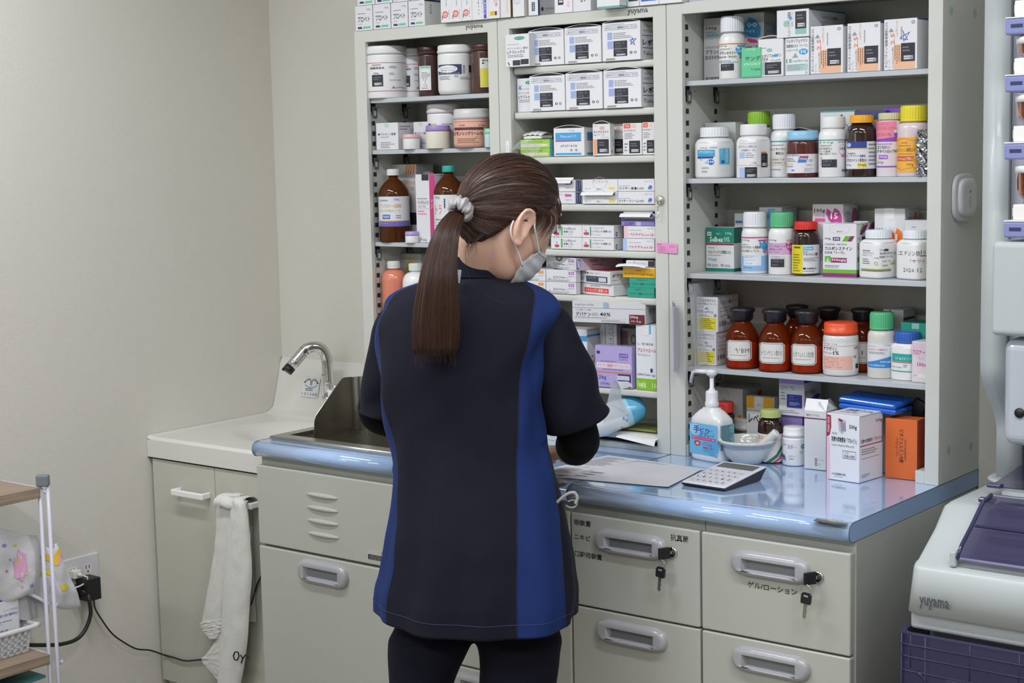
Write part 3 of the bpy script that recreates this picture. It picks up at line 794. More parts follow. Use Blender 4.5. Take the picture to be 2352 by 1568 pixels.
    if label_el is not None:
        l0, l1, lc, lx0, lx1 = lab   # fractions of body height (from the bottom), colour, x extent
        z0, z1 = hs*l0, hs*l1
        q = MB(); f = surf(z0, z1)
        if lc:
            lm = mat(lc, .5); n = 28
            aa = [math.asin(max(-1, min(1, 2*lx0-1)))+(math.asin(max(-1, min(1, 2*lx1-1)))-math.asin(max(-1, min(1, 2*lx0-1))))*i/n for i in range(n+1)]
            g = lambda a, b, o: ((rad2(phi+a)+.00025+o)*math.cos(phi+a), (rad2(phi+a)+.00025+o)*math.sin(phi+a), z1+(z0-z1)*b)
            for i in range(n):
                q.poly([g(aa[i], 1, 0), g(aa[i+1], 1, 0), g(aa[i+1], 0, 0), g(aa[i], 0, 0)], lm, False)
        prn(q, f, label_el, nx=24)
        q.build('label', t)
    if extra: extra(t, r, hs, hb, h, surf)
    return t
# repeated fronts
def els_jp(s1, s2=None, c='#2d2f45'):
    e = [G(.08, .06, .7, .14, 1), T(.08, .2, .85, .36, s1, c)]
    if s2: e.append(T(.08, .40, .6, .52, s2, c))
    return e+[G(.08, .6, .8, .9, 4)]
NAVY, GRN = '#24345f', '#6dc0a0'
# ---------------------------------------------------------------- on top of the cabinets
PRO = [G(.15, .29, .68, .35, 1, '#77797f'), T(.14, .42, .86, .66, 'プロペト', '#2e4048', 0, .035), G(.14, .7, .5, .78, 1, '#b9bbbd'), ('p', [(.14, .92), (.14, .84), (.36, .84), (.41, .92)], NAVY), ('p', [(.43, .92), (.47, .84), (.88, .84), (.88, .92)], GRN), T(.68, .13, .9, .22, '100g', '#55585c', 0, 0)]
PRS = [R(0, 0, 1, .05, NAVY), T(.25, .15, .33, .55, 'YCOX', '#33363c', -90), T(.86, .12, 1.0, .9, 'プロペト', '#2e3238', -90)]
WT = ['first', 'second', 'third', 'last']
for row in range(2):
    for i, (a, b) in enumerate(((817, 856), (858, 897), (899, 937), (939, 976))):
        zz = ZT+.0005+row*.0590
        if row: a, b = a+4, b+4-(.5*i)
        carton('%s from left of the small white ointment cartons, %s row, on the left cabinet' % (WT[i], 'lower' if not row else 'upper'), zz, a, b, .002+.001*row+.0005*i, 0, .075, 0, '#dcdde0', PRO, PRS if i == 3 else (), group='white ointment cartons with navy and green bars on the left cabinet', h=.0585, name='ointment_carton')
TEN = [T(.1, -.1, .22, .5, 'Gentamicin', '#3c5a9c', -90, 0), ('o', .42, .83, .27, .075, .3, '#d9573f'), T(.24, .79, .6, .87, '10', '#d9573f', -90), T(.72, .74, .84, .93, '10g×10', '#4a5058', -90, 0), R(.12, .85, .2, .93, '#4a66a8'), R(.62, .3, .74, .45, '#d9573f'), T(.5, .5, .62, .66, 'Cream', '#4668b0', -90, 0)]
for i, (a, b) in enumerate(((1013, 1037), (1037, 1060.5), (1061, 1084))):
    carton('%s of three narrow cartons with a red ten, standing on the left cabinet' % ('left', 'middle', 'right')[i], ZT+.0005, a, b, -.016, 0, .07, 0, '#e0e0e2', TEN, group='narrow cartons with a red ten on the left cabinet', h=.105, name='ointment_carton')
carton('slim white carton with a short blue upright bar, on the left cabinet', ZT+.0005, 1084.5, 1107, -.014, 0, .07, 0, '#dfe0e2', [R(.1, -.2, .32, .44, '#4058a8'), T(.15, .0, .28, .42, 'ANANDOTD', '#dfe0ee', -90), T(.6, .5, .75, .9, '10g×10', '#4a5058', -90, 0)], h=.105)
carton('slim white carton with a long blue upright strip, on the seam of the left cabinets', ZT+.0005, 1107.5, 1122, -.013, 0, .06, 0, '#e1e2e2', [R(.28, -.2, .7, .98, '#3b4aae'), T(.35, .2, .62, .9, 'ENACAUMOC', '#dfe0ee', -90), G(.05, .3, .2, .9, 1, '#58a096', 1)], h=.1)
carton('white carton with red upright words and a yellow maroon bar, over the seam', ZT+.0005, 1122.5, 1147, -.012, 0, .06, 0, '#e2e2e1', [T(.62, .1, .86, .74, 'タクロリムス軟', '#cf5a70', -90, 0), R(.14, .84, .6, .93, '#dcb43c'), R(.6, .84, .78, .93, '#6a2940'), G(.5, .2, .58, .7, 1, '#8a8c92', 1)], h=.1)
carton('plain white carton with a brown edge, on the middle cabinet', ZT+.0005, 1150, 1173, -.008, 0, .06, 0, '#dedcd8', [G(.6, .5, .75, .9, 1, '#b9b9b9', 1)], [R(0, 0, 1, 1, '#8a5a35')], h=.1, uS=1177)
carton('white carton with a pale blue ring mark, on the middle cabinet', ZT+.0005, 1178, 1204, -.006, 0, .05, 0, '#e2e2e1', [('o', .4, .62, .28, .11, .1, '#7fa9c9'), T(.2, .60, .6, .64, 'BAYER', '#7fa9c9', 0, 0), T(.37, .53, .44, .71, 'BAYE', '#7fa9c9', -90, 0)], h=.1)
carton('white carton with a navy side and dark teal label, on the middle cabinet', ZT+.0005, 1214, 1236, -.004, 0, .05, 0, '#e2e3e4', [R(.35, .7, .68, .9, '#1f4a55'), T(.42, .72, .6, .88, '1999', '#cfe0e0', -90), T(.3, .3, .6, .62, 'DHC', '#2c4a6a', -90)], [R(0, 0, 1, 1, '#27496c')], h=.095, uS=1240)
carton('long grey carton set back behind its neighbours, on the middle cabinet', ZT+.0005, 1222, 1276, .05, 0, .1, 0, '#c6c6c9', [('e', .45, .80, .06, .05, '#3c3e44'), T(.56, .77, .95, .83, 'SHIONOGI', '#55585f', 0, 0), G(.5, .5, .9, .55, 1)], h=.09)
carton('white carton with a black panel and pink ring, on the middle cabinet', ZT+.0005, 1274, 1315, .0, 0, .06, 0, '#e6e4e5', [('b', .2, .2, .5, .78), ('o', .8, .55, .13, .1, .4, '#e07aa0'), T(.7, .7, .85, .85, '×10', '#e07aa0', -90, 0)], [R(0, 0, 1, 1, '#d9b9c6')], h=.08)
carton('white carton with small symbols beside the black panel carton, on the middle cabinet', ZT+.0005, 1316, 1357, .002, 0, .06, 0, '#e0e0e2', [G(.2, .3, .35, .8, 1, '#44464c', 1), ('o', .5, .72, .06, .05, .5, '#33363c'), G(.6, .2, .75, .8, 1, '#77797f', 1)], h=.085, uS=1373)
carton('white carton with a teal underside jutting over the middle cabinet edge', ZT+.0005, 1371, 1423, -.03, 0, .11, 0, '#dfe3e3', [G(.75, .2, .85, .6, 1, '#57a8a0', 1), R(0, .96, 1, 1, '#6fb0ae')], [R(0, .95, 1, 1, '#6fb0ae')], h=.08)
carton('white carton with a dark bar, right of the jutting carton', ZT+.0005, 1441, 1468, -.004, 0, .06, 0, '#e0e0e2', [R(.1, .6, .9, .87, '#20303c')], h=.085)
carton('white carton with a bright blue band at its foot, on the middle cabinet', ZT+.0005, 1469, 1513, -.006, 0, .06, 0, '#e3e3e5', [R(.08, .4, .88, .9, '#2a68c8')], h=.085)
carton('plain white carton right of the blue band carton, at the cabinet seam', ZT+.0005, 1514, 1566, -.006, 0, .06, 0, '#e3e3e3', [G(.1, .3, .8, .6, 2)], h=.08)
t = thing('plastic_tray', 'grey flat tray lying on top of the right cabinet', 'tray', (-.06, .03, ZT)); q = MB(); q.box(-.09, -.02, .0005, .12, .1, .004, mat('#c5c7cc', .3), .0005); q.box(-.09, -.02, .003, .12, -.018, .012, mat('#c5c7cc', .3)); q.build('shallow_tray', t)
# ---------------------------------------------------------------- left cabinet
Z1, Z2, Z3, Z5 = 1.6290, 1.5068, 1.2857, 1.0623
def JAR(a): return [R(0, -.02, 1, .0, '#c2558f'), G(.15, .04, .4, .1, 1, '#555'), T(.1, .13, .44, .22, '硫酸亜鉛末', '#26272c'), T(.18, .34, .3, .4, '500g', '#26272c'), ('b', .14, .42, .40, .84), G(.55, .1, .8, .2, 2), G(.55, .35, .7, .44, 2), G(.55, .6, .92, .64, 1), ('w', [(.6, .93), (.66, .84), (.64, .92), (.8, .88), (.93, .92)], .006, '#44464c'), R(0, 1.0, 1, 1.02, '#c2558f')]
bottle('large white jar with pink lines and a black panel, left end of the top shelf', Z1, 843.5, 938, .052, 107, cap=('#e6e6e4', 1.0, .155, 0), sh=.06, neck=.93, label_el=JAR(0), lab=(.18, .84, None, 0, 1), capkind='lid', name='medicine_jar', cat='jar')
bottle('white jar with pink lines behind the large jar on the top left shelf', Z1, 916, 984, .105, 112, cap=('#d2d2d0', 1.0, .15, 0), sh=.06, neck=.93, label_el=JAR(1), lab=(.18, .84, None, 0, 1), capkind='lid', name='medicine_jar', cat='jar')
bottle('dark brown plastic jar with a narrow white label, between the white jars', Z1, 962, 1018, .062, 107, body=mat('#3d2420', .25, coat=.3), cap=('#3a2220', 1.03, .16, 0), sh=.05, neck=.94, label_el=[R(.1, .02, .5, .1, '#7fc0a0'), G(.14, .25, .5, .5, 4, '#8a8c92'), T(.2, .5, .35, .85, 'コーワ', '#55575c', -90, 0), G(.15, .88, .5, .96, 1)], lab=(.16, .76, '#dddddb', .05, .52), capkind='lid', name='medicine_jar', cat='jar')
bottle('white jar with an oval on a navy label, top left shelf', Z1, 1007, 1091, .048, 104, cap=('#e8e8e6', 1.0, .16, 0), sh=.08, neck=.92, label_el=[R(.0, .0, .65, .48, '#2a3660'), ('e', .27, .22, .27, .18, '#e4e4e4'), T(.08, .13, .5, .22, 'ウエキベーズ', '#2d2f38', 0, 0), T(.1, .25, .45, .33, '軟膏 500g', '#2d2f38', 0, 0), T(.0, .40, .6, .46, 'YOSHINO SEIYAKU CO.,LTD', '#c9cde0', 0, 0), G(.05, .55, .45, .75, 3), T(.68, .05, .74, .45, '医療用医薬品', '#4a4c52', -90, 0), R(.84, .05, .9, .4, '#33363c'), ('o', .5, .58, .05, .05, .3, '#4a4c52'), G(.6, .6, .95, .75, 2)], lab=(.25, .78, None, 0, 1), capkind='lid', name='medicine_jar', cat='jar', base=.25)
bottle('brown plastic jar with a white and yellow label, against the right post', Z1, 1084, 1146, .055, 102, body=mat('#4a2a22', .25, coat=.3), cap=('#4a2a22', 1.03, .13, 0), sh=.05, neck=.94, label_el=[R(.32, .35, .9, .98, '#d8cf50'), T(.4, .05, .7, .12, '軟膏', '#444', 0), R(.4, .15, .48, .2, '#33363c')], lab=(.15, .86, '#dddddb', .32, .92), capkind='lid', name='medicine_jar', cat='jar')
CR1 = [('w', [(.38, .04), (.48, .16)], .012, '#6fbf97'), ('w', [(.46, .03), (.56, .18)], .012, '#6fbf97'), ('w', [(.54, .03), (.6, .12)], .012, '#6fbf97'), ('e', .13, .42, .05, .04, '#3a62a8'), T(.2, .37, .9, .47, 'デルモゾン軟膏', '#3c4260'), G(.2, .5, .8, .56, 1), G(.2, .7, .85, .95, 4)]
carton('small white carton with green slashes at the left of the second shelf', Z2, 865, 915, .02, 281, .05, 0, '#dcdcdd', CR1, [G(.1, .1, .8, .3, 2)], uS=952)
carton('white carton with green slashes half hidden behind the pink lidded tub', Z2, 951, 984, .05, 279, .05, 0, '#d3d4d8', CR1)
def tub(label, z, uL, uR, y, vT, lid, body, lh, name='small_tub', **k):
    return bottle(label, z, uL, uR, y, vT, body=mat(body, .35), cap=(lid, 1.02, lh, 0), sh=.05, neck=.9, name=name, cat='tub', capkind='lid', **k)
tub('little white tub with a pink lid on the second left shelf', Z2, 926, 965, .022, 308, '#dda9b0', '#dfdfdd', .26)
bottle('white jar with a green and navy stripe behind the purple lidded tub', Z2, 983, 1066, .085, 239, cap=('#dededc', 1.02, .2, 0), sh=.06, neck=.92, label_el=[R(.03, .1, .1, .2, '#3c4a8c'), R(.1, .12, .26, .17, '#9dbb3c'), G(.4, .1, .7, .3, 2)], lab=(.3, .8, None, 0, 1), capkind='lid', name='medicine_jar', cat='jar')
tub('cream tub with a lilac lid on the second left shelf', Z2, 979, 1035, .026, 288, '#9a83be', '#dcd9c6', .23)
bottle('salmon pink jar with a white lid and a maroon band', Z2, 1043, 1130, .042, 250, body=mat('#dfae98', .35), cap=('#cbc9c8', 1.0, .26, 0), sh=.03, neck=.95, label_el=[R(0, -.06, 1, -.03, '#c98073'), T(.15, .08, .3, .16, '日本薬', '#6a4038', 0, 0), T(.66, .1, .82, .2, '500g', '#6a4038', 0, 0), R(.03, .22, .78, .34, '#5a2c34'), T(.0, .40, .76, .58, 'ロモンシンクリーム1%', '#4a2428', 0, .03), T(.56, .64, .72, .74, 'クリ-ム', '#8a5048', 0, 0), G(.1, .7, .7, .95, 3, '#9a6458')], lab=(.12, .9, None, 0, 1), capkind='lid', name='medicine_jar', cat='jar', base=.2)
tub('tall mint green tub behind the right post on the second left shelf', Z2, 1116, 1152, .085, 250, '#8fd0b4', '#bfdcd6', .2)
tub('short mint green lidded tub at the right post on the second left shelf', Z2, 1113, 1142, .02, 295, '#86cdb0', '#b9d4d2', .25)
AMB = mat('#2b1710', .07, 0, coat=.6)
AMC = mat('#8a4c1c', .05, 0, 'clear', op=.28, tintt=1, coat=1.0, spec=.8)
def syr(c1, band):
    return [T(.06, .10, .3, .16, '指定医薬品', '#3a4a7c', 0, 0), T(.5, .05, .68, .14, '500mL', '#3a4a9c', 0, 0), T(.05, .24, .72, .38, c1, '#d9a24a', 0, .03), T(.05, .42, .68, .52, 'シロップ小児用0.3%「トーワ」', '#d9a24a', 0, 0), R(.12, .6, .36, .75, '#4a66a0'), T(.14, .62, .34, .73, '3mg/mL', '#dde'), G(.55, .6, .75, .75, 2), R(0, .80, 1, .83, '#d9a24a'), R(0, .83, 1, 1.0, band), G(.05, .86, .4, .94, 1, '#8f82c0')]
bottle('tall brown bottle with a white cap and a purple banded label', Z3, 872.5, 943, .045, 388, body=AMC, cap=('#d8d8d4', .40, .086, 1), sh=.30, neck=.30, fill=('#0d0c10', .78), label_el=syr('アンブロキソール塩酸塩', '#6b62a8'), lab=(.34, .98, '#d9dadd', 0, 1), shk=.55, nk=.16)
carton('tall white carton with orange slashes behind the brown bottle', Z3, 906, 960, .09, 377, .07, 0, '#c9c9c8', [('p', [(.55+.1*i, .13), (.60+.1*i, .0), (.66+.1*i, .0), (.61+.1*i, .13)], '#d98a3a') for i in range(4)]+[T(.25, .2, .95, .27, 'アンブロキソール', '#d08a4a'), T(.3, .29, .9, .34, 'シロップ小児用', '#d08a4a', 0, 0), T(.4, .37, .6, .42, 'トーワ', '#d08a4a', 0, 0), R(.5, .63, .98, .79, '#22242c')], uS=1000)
t = carton('tall white box with a magenta side stripe on the third left shelf', Z3, 958, 1003, .03, 400, .05, 0, '#dcdcde', [R(.7, 0, 1, 1, '#c2407c'), R(.32, 0, .68, .09, '#2c2e34'), T(.08, .38, .66, .44, 'インクレミン', '#33363c'), T(.08, .45, .5, .49, 'シロップ5%', '#33363c', 0, 0), G(.08, .34, .62, .37, 1), R(.05, .41, .95, .413, '#d98aa8'), R(.05, .5, .95, .503, '#d98aa8'), G(.08, .52, .6, .6, 2, '#d98aa8'), T(.08, .92, .5, .98, 'alfresa', '#55585c', 0, 0), T(.76, .36, .92, .5, '5%', '#e9a8c4', -90, 0)])
t = thing('crumpled_carton', 'crumpled open white carton end leaning above the magenta striped box', 'carton', (on_y(1000, 420, .1).x, .12, Z3))
_z0 = on_y(1000, 405, .12).z-Z3; q = MB(); q.box(-.03, -.01, .0004, .04, .04, _z0-.012, mat('#b5b5b5', .5), .001); q.grid(lambda i, j: (-.038+.07*i, -.012-.01*j, _z0+.0-.015*i+.012*j*math.sin(3*i+1)+.010*math.sin(i*2)), 6, 3, mat('#c4c4c2', .5), smooth=False); q.build('torn_top', t)
bottle('brown bottle with a teal cap partly behind the hair', Z3, 999, 1070, .045, 380, body=AMC, cap=('#2f9f96', .42, .085, 0), sh=.30, neck=.30, label_el=[T(.05, .03, .2, .1, '500mL', '#555', 0, 0), G(.3, .1, .4, .5, 1, '#33363c', 1), T(.05, .25, .25, .5, 'トラ', '#c9706f', 0, 0), G(.05, .6, .8, .9, 4)], lab=(.2, .98, '#d9dadd', 0, 1), shk=.55, nk=.16)
tub('tiny white cup with a lilac lid at the foot of the brown bottle', Z3, 931, 962, .02, 531, '#a692c6', '#e6e6e6', .33)
bottle('clear bottle of orange pink liquid with a white cap on the lowest left shelf', Z5, 880, 938, .05, 599, body=mat('#d9826a', .15, coat=.3), cap=('#d6d8d2', .5, .10, 1), sh=.18, neck=.42)
bottle('white bottle with a white cap next to the orange pink bottle', Z5, 928, 990, .045, 604, cap=('#d6d8d2', .5, .10, 1), sh=.2, neck=.42)
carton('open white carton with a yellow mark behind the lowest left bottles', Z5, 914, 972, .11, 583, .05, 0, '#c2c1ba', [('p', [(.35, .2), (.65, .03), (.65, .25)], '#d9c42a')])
# ---------------------------------------------------------------- middle cabinet trays
M1, M2, M3, M4, M5, M6, M7, M8 = [z_+.0004 for z_ in (1.6812, 1.5824, 1.4827, 1.3791, 1.2793, 1.1799, .9803, .885)]
LEV = [G(.1, .03, .6, .06, 1), R(.05, .075, .93, .085, '#5a7ab0'), T(.06, .1, .93, .16, 'レボセチリジン塩酸塩DS0.5%「タカタ」', '#33384c'), R(.06, .175, .93, .185, '#5a7ab0'), R(.14, .25, .27, .44, '#9fb0d8'), G(.30, .26, .8, .43, 4), R(.14, .48, .29, .68, '#9fb0d8'), R(.30, .48, .66, .68, '#2a2d38'), T(.34, .51, .58, .57, '2025. 11', '#8a90a0', 0, 0), T(.34, .60, .5, .66, 'C012', '#8a90a0', 0, 0), ('b', .30, .69, .66, .88), ('o', .76, .80, .035, .035, .45, '#33363c'), ('o', .87, .80, .035, .035, .45, '#77797f'), G(.1, .92, .45, .98, 2, '#44464c')]
LES = [T(.15, .08, .7, .16, '0.25g×400', '#4a4c55', 0, 0), T(.12, .21, .7, .28, '持続性選択', '#8a8c92', 0, 0), R(.08, .36, 1, .38, '#4a66a8'), T(.1, .46, 1, .63, 'レボセチ', '#2e3138'), R(.08, .68, 1, .70, '#4a66a8'), T(.1, .78, .7, .88, 'Takata', '#4a4c55', 0, 0)]
ORD = ['left', 'middle', 'right']
for k, (mz, rows) in enumerate(((M1, ((1215, 1295.5, 67), (1297.5, 1381, 59), (1384, 1471, 47.5))), (M2, ((1217, 1298, 172), (1300, 1384, 165), (1387, 1473, 158))))):
    for i, (a, b, vt) in enumerate(rows):
        f = LEV+([('w', [(.8, .42), (.86, .62), (.72, .48), (.9, .45), (.75, .6), (.8, .42)], .006, '#3a62b8')] if (k == 0 and i == 2) else [])
        carton('%s of three white cartons with bowed lids on the %s tray' % (ORD[i], ('top', 'second')[k])+(', pen star' if k == 0 and i == 2 else ''), mz, a, b, .010-.002*i, vt, .09, 0, '#e3e3e5', f, LES if i == 2 else (), flap='arc', group='white cartons with bowed lids on the %s tray' % ('top', 'second')[k])
LKE = [('e', .6, .13, .22, .055, '#3f9f74'), T(.45, .11, .75, .15, '200mg', '#d8ecdf', 0, 0), G(.08, .3, .8, .33, 1), T(.08, .40, .95, .47, 'セファレキシン複合', '#4a4c55', 0, 0), T(.06, .5, .82, .6, 'L-ケフレックス', '#2e3138'), G(.1, .62, .9, .72, 2), R(.3, .8, .62, .96, '#33363c'), R(.64, .78, .97, .94, '#33363c'), ('w', [(.1, .85), (.16, .95)], .02, '#55575c')]
carton('white carton with a green oval jutting past the left post, top tray', M1, 1162, 1216, -.012, 76, .08, 0, '#e0e1e3', LKE)
carton('white carton with a green oval and blue pen marks, left end of the second tray', M2, 1189, 1238, .022, 178, .07, 0, '#dddfe3', LKE[:6]+[('w', [(.08, .2), (.2, .32), (.08, .3), (.22, .2)], .01, '#3a62b8')])
GRB = [R(0, 0, 1, 1, '#9cc94a'), T(.25, .18, .75, .38, '副腎皮質ホルモン外用剤', '#3a5a2a', 0, 0), R(.02, .52, .94, .82, '#e3ddd2'), T(.04, .56, .92, .78, 'アンテベートクリーム', '#cf5a60', 0, 0)]
for i in range(2):
    carton('%s of two lime green ointment boxes at the left of the third tray' % ('lower', 'upper')[i], M3+i*.0195, 1196, 1263, .015, 0, .07, 0, '#9cc94a', GRB, [R(0, 0, 1, 1, '#6ec4c4')], h=.019, group='lime green ointment boxes', uS=1272, name='ointment_carton')
t = thing('folded_bag', 'folded white padded sachet bundle on the lime green boxes', 'bag', on_y(1230, 318, .04)); q = MB(); zz = M3+.0395-t.location.z
q.grid(lambda i, j: (-.028+.056*i+.002*math.sin(9*j), -.015+.05*j, zz+.0165*math.sin(PI*min(1, max(0, .08+j*.9)))**.4*(1+.12*math.sin(25*i))*(.8+.2*math.sin(PI*i))), 24, 8, WHITE); q.box(-.026, -.012, zz, .026, .03, zz+.008, WHITE, .003); q.build('folded_sachets', t)
t = thing('plastic_bag', 'crinkled clear plastic bag draped over the lime green boxes', 'bag', on_y(1205, 335, .0)); q = MB()
FILM = mat('#e8ecee', .08, 0, 'clear', op=.22, spec=1.0, coat=1.0)
q.grid(lambda i, j: (-.040+.080*i, .008-.030*j+.004*math.sin(9*i+3*j), -.004+.020*math.sin(PI*i)-.0*j-.022*j+.003*math.sin(14*i)*math.cos(9*j)), 22, 14, FILM, smooth=False); q.build('film', t)
q = MB(); q.X = Matrix.Translation(on_y(1167, 340, -.02)-t.location); q.box(-.006, -.0003, -.014, .004, .0003, .016, mat('#dfe6e6', .4)); prn(q, lambda a, b, o: (-.004+.006*a, -.0004-o, .012-.02*b), [T(.2, .3, .8, .9, 'ナウゼ', '#58a0a0', -90, 0)]); q.build('tag', t)
carton('white carton with sky blue bars and red line on the third tray', M3, 1272.5, 1342.5, .012, 293, .06, 0, '#e2e2e4', [T(.5, .06, .68, .12, '60g', '#77797f', 0, 0), R(.06, .16, .90, .44, '#4aa0d4'), T(.22, .24, .74, .36, 'Methycobal 0.1%', '#d8ecf8', 0, 0), R(.06, .44, .90, .475, '#b83a66'), T(.22, .58, .76, .67, 'メチコバール 0.1%', '#33363c', 0, .03), ('o', .58, .78, .035, .04, .4, '#33363c'), ('o', .74, .78, .035, .04, .4, '#33363c'), R(.06, .88, .90, .95, '#4aa0d4')], [R(.3, .16, 1, .4, '#4a8fc4'), R(.3, .41, 1, .45, '#b83a66'), R(.3, .88, 1, .95, '#4a8fc4')], uS=1363, flap='arc')
MON = [G(.1, .05, .5, .08, 1), ('e', .55, .13, .15, .06, '#e6b08a'), T(.06, .21, .92, .29, 'モンテルカスト', '#33363c'), T(.06, .31, .7, .38, '4mg「トーワ」', '#33363c', 0, 0), T(.45, .4, .92, .44, '0.5g×28', '#d98a6a', 0, 0), R(.04, .48, .24, .96, '#e6a878'), ('b', .26, .48, .92, .93)]
MO2 = [R(.06, .02, .42, .16, '#d9694a'), T(.14, .04, .34, .14, '4mg', '#f0d8d0', 0, 0), R(.46, .04, .72, .15, '#ecc4b4'), T(.06, .2, .7, .26, 'モンテルカスト', '#44464c'), G(.1, .3, .7, .5, 4), ('b', .34, .55, .92, .94), G(.08, .6, .28, .9, 3)]
carton('white carton with an orange half disc on the third tray', M3, 1362, 1402, .012, 284, .07, 4, '#dfdfdf', MON, [T(.5, .4, .8, .7, 'モン', '#44464c'), T(.2, .8, .6, .95, '4g', '#c9582a')], flap='arc', uS=1412)
carton('white carton with a dark panel tucked behind, third tray of the middle cabinet', M3, 1402, 1436, .045, 284, .06, 0, '#d3d3d3', MON)
carton('white carton with an orange number patch on the third tray', M3, 1431, 1474, .012, 282, .07, 0, '#e0dfdf', MO2, group='white cartons with an orange number patch on the third tray')
carton('rightmost white carton with an orange number patch against the cabinet post', M3, 1476, 1506, .014, 280, .07, 0, '#e0dfdf', MO2, group='white cartons with an orange number patch on the third tray')
# tray four
ANT = [T(.3, .1, .8, .35, 'アンテベート', '#cf5a60', 0, 0), R(.72, .18, .9, .4, '#c85a9c'), T(.74, .6, .92, .75, '5g×10', '#666', 0, 0), G(.1, .5, .6, .9, 3)]
ANS = [R(.15, .06, .8, .95, '#2f4a90'), ('w', [(.3, .15), (.35, .9)], .05, '#d8dcec'), ('w', [(.6, .1), (.62, .85)], .05, '#d8dcec')]
def stack(z, n, uL, uR, y, h, depth, els, sides, labels, group, col='#e0e0e2', flaps=(None,)*6, uS=None, off=(0,)*6, yaw=0):
    for i in range(n):
        carton(labels[i], z+i*(h+.0004), uL+off[i], uR+off[i], y+.001*(i % 2), 0, depth, yaw, col, els[i % len(els)], sides[i % len(sides)], h=h, flap=flaps[i], group=group, name='ointment_carton', uS=uS)
stack(M4, 2, 1240, 1321, .014, .0258, .09, [ANT, ANT], [ANS], ['lower flat carton with a navy side, left stack on the fourth tray', 'upper opened flat carton with a navy side, left stack on the fourth tray'], 'flat cartons on the fourth tray', flaps=(None, 'open'), uS=1337)
AN2 = [T(.3, .06, .75, .3, 'アンテベート', '#cf5a60', 0, 0), T(.08, .7, .25, .82, '5g×10', '#666', 0, 0), T(.42, .72, .52, .86, '開封口', '#666', 0, 0), R(.76, .62, .92, .84, '#e0d060'), ('o', .5, .3, .2, .5, .04, '#b9bbc0')]
stack(M4, 2, 1337.5, 1418.5, .010, .0262, .09, [AN2, AN2], [()], ['lower carton with its flap hanging open, middle stack on the fourth tray', 'upper carton with a yellow patch, middle stack on the fourth tray'], 'flat cartons on the fourth tray', flaps=('open', None))
def MY(k): return [G(.03, .5, .4, .58, 1), T(.03, .62, .72, .86, ('マイザー クリーム0.05%', 'マイザー 軟膏0.05%')[k], '#2e3138', 0, .035), T(.74, .12, .94, .28, '5g×10', '#8a8c92', 0, 0), ('p', [(.82, .8), (.86, .5), (.92, .5), (.95, .62), (.92, .8)], '#4a78c0'), G(.84, .84, .94, .9, 1)]
stack(M4, 2, 1419.5, 1503, .010, .0262, .09, [MY(0), MY(1)], [()], ['lower white carton with a blue hand mark, right stack on the fourth tray', 'upper white carton with a blue hand mark, right stack on the fourth tray'], 'flat cartons with a blue hand mark')
# tray five
RIN = [T(.17, .35, .22, .55, 'V', '#444'), ('e', .2, .72, .08, .13, '#c84a50'), R(.33, .1, .385, .85, '#52b060'), T(.42, .16, .80, .4, 'リンデロン-V', '#2e3138', 0, .03), T(.42, .46, .72, .62, '軟膏0.12%', '#2e3138'), T(.42, .7, .7, .84, 'チューブ5g×10', '#777', 0, 0)]
RVG = [T(.08, .35, .16, .52, 'VG', '#444'), ('e', .14, .66, .09, .13, '#c84a50'), R(.255, .1, .29, .85, '#2f8a74'), T(.31, .36, .92, .56, 'リンデロン-VG 軟膏0.12%', '#2e3138', 0, .03), G(.35, .15, .85, .25, 1), T(.31, .7, .6, .82, 'チューブ5g×10', '#777', 0, 0)]
stack(M5, 2, 1265.5, 1336.5, .012, .0262, .09, [RIN, RIN], [()], ['lower white carton with a light green bar on the fifth tray', 'upper white carton with a light green bar on the fifth tray'], 'flat cartons with a light green bar')
stack(M5, 2, 1337, 1410, .012, .0262, .09, [RVG, RVG], [[('o', .3, .7, .1, .2, .5, '#33363c')]], ['lower white carton with a dark green bar on the fifth tray', 'upper white carton with a dark green bar and rubber band, fifth tray'], 'flat cartons with a dark green bar', uS=1431)
def MES(c, c2): return [R(0, 0, .13, 1, c), G(.18, .28, .6, .36, 1), T(.76, .12, .96, .26, '5g×10', c2, 0, 0), ('o', .57, .67, .41, .2, .03, '#d99'), T(.22, .56, .94, .78, '*メサデルム0.1%', '#c23a44', 0, .03)]
stack(M5, 2, 1432, 1504, .014, .0262, .09, [MES('#a9c4e4', '#6aa0c4'), MES('#e9c4c9', '#777a80')], [()], ['white carton with a pale blue end, bottom of the right stack on the fifth tray', 'white carton with a pale pink end, middle of the right stack on the fifth tray'], 'flat cartons with red lettering', off=(-1, 1, 0))
PUR = '#8b7ec4'
carton('torn open purple carton at the top of the right stack on the fifth tray', M5+.0532, 1427, 1503, .016, 0, .08, 0, PUR, [R(0, .35, 1, .62, '#55505c'), R(.1, .28, .95, .40, '#c9c4d8'), T(.2, .02, .85, .2, 'エクラー軟膏0.3%', '#3a2f80', 0, 0), R(.25, .68, .38, .9, '#7065ac'), R(.45, .66, .6, .98, '#b9b4ca'), G(.1, .72, .4, .95, 2, '#4a4090')], h=.0265, flap='open', name='ointment_carton')
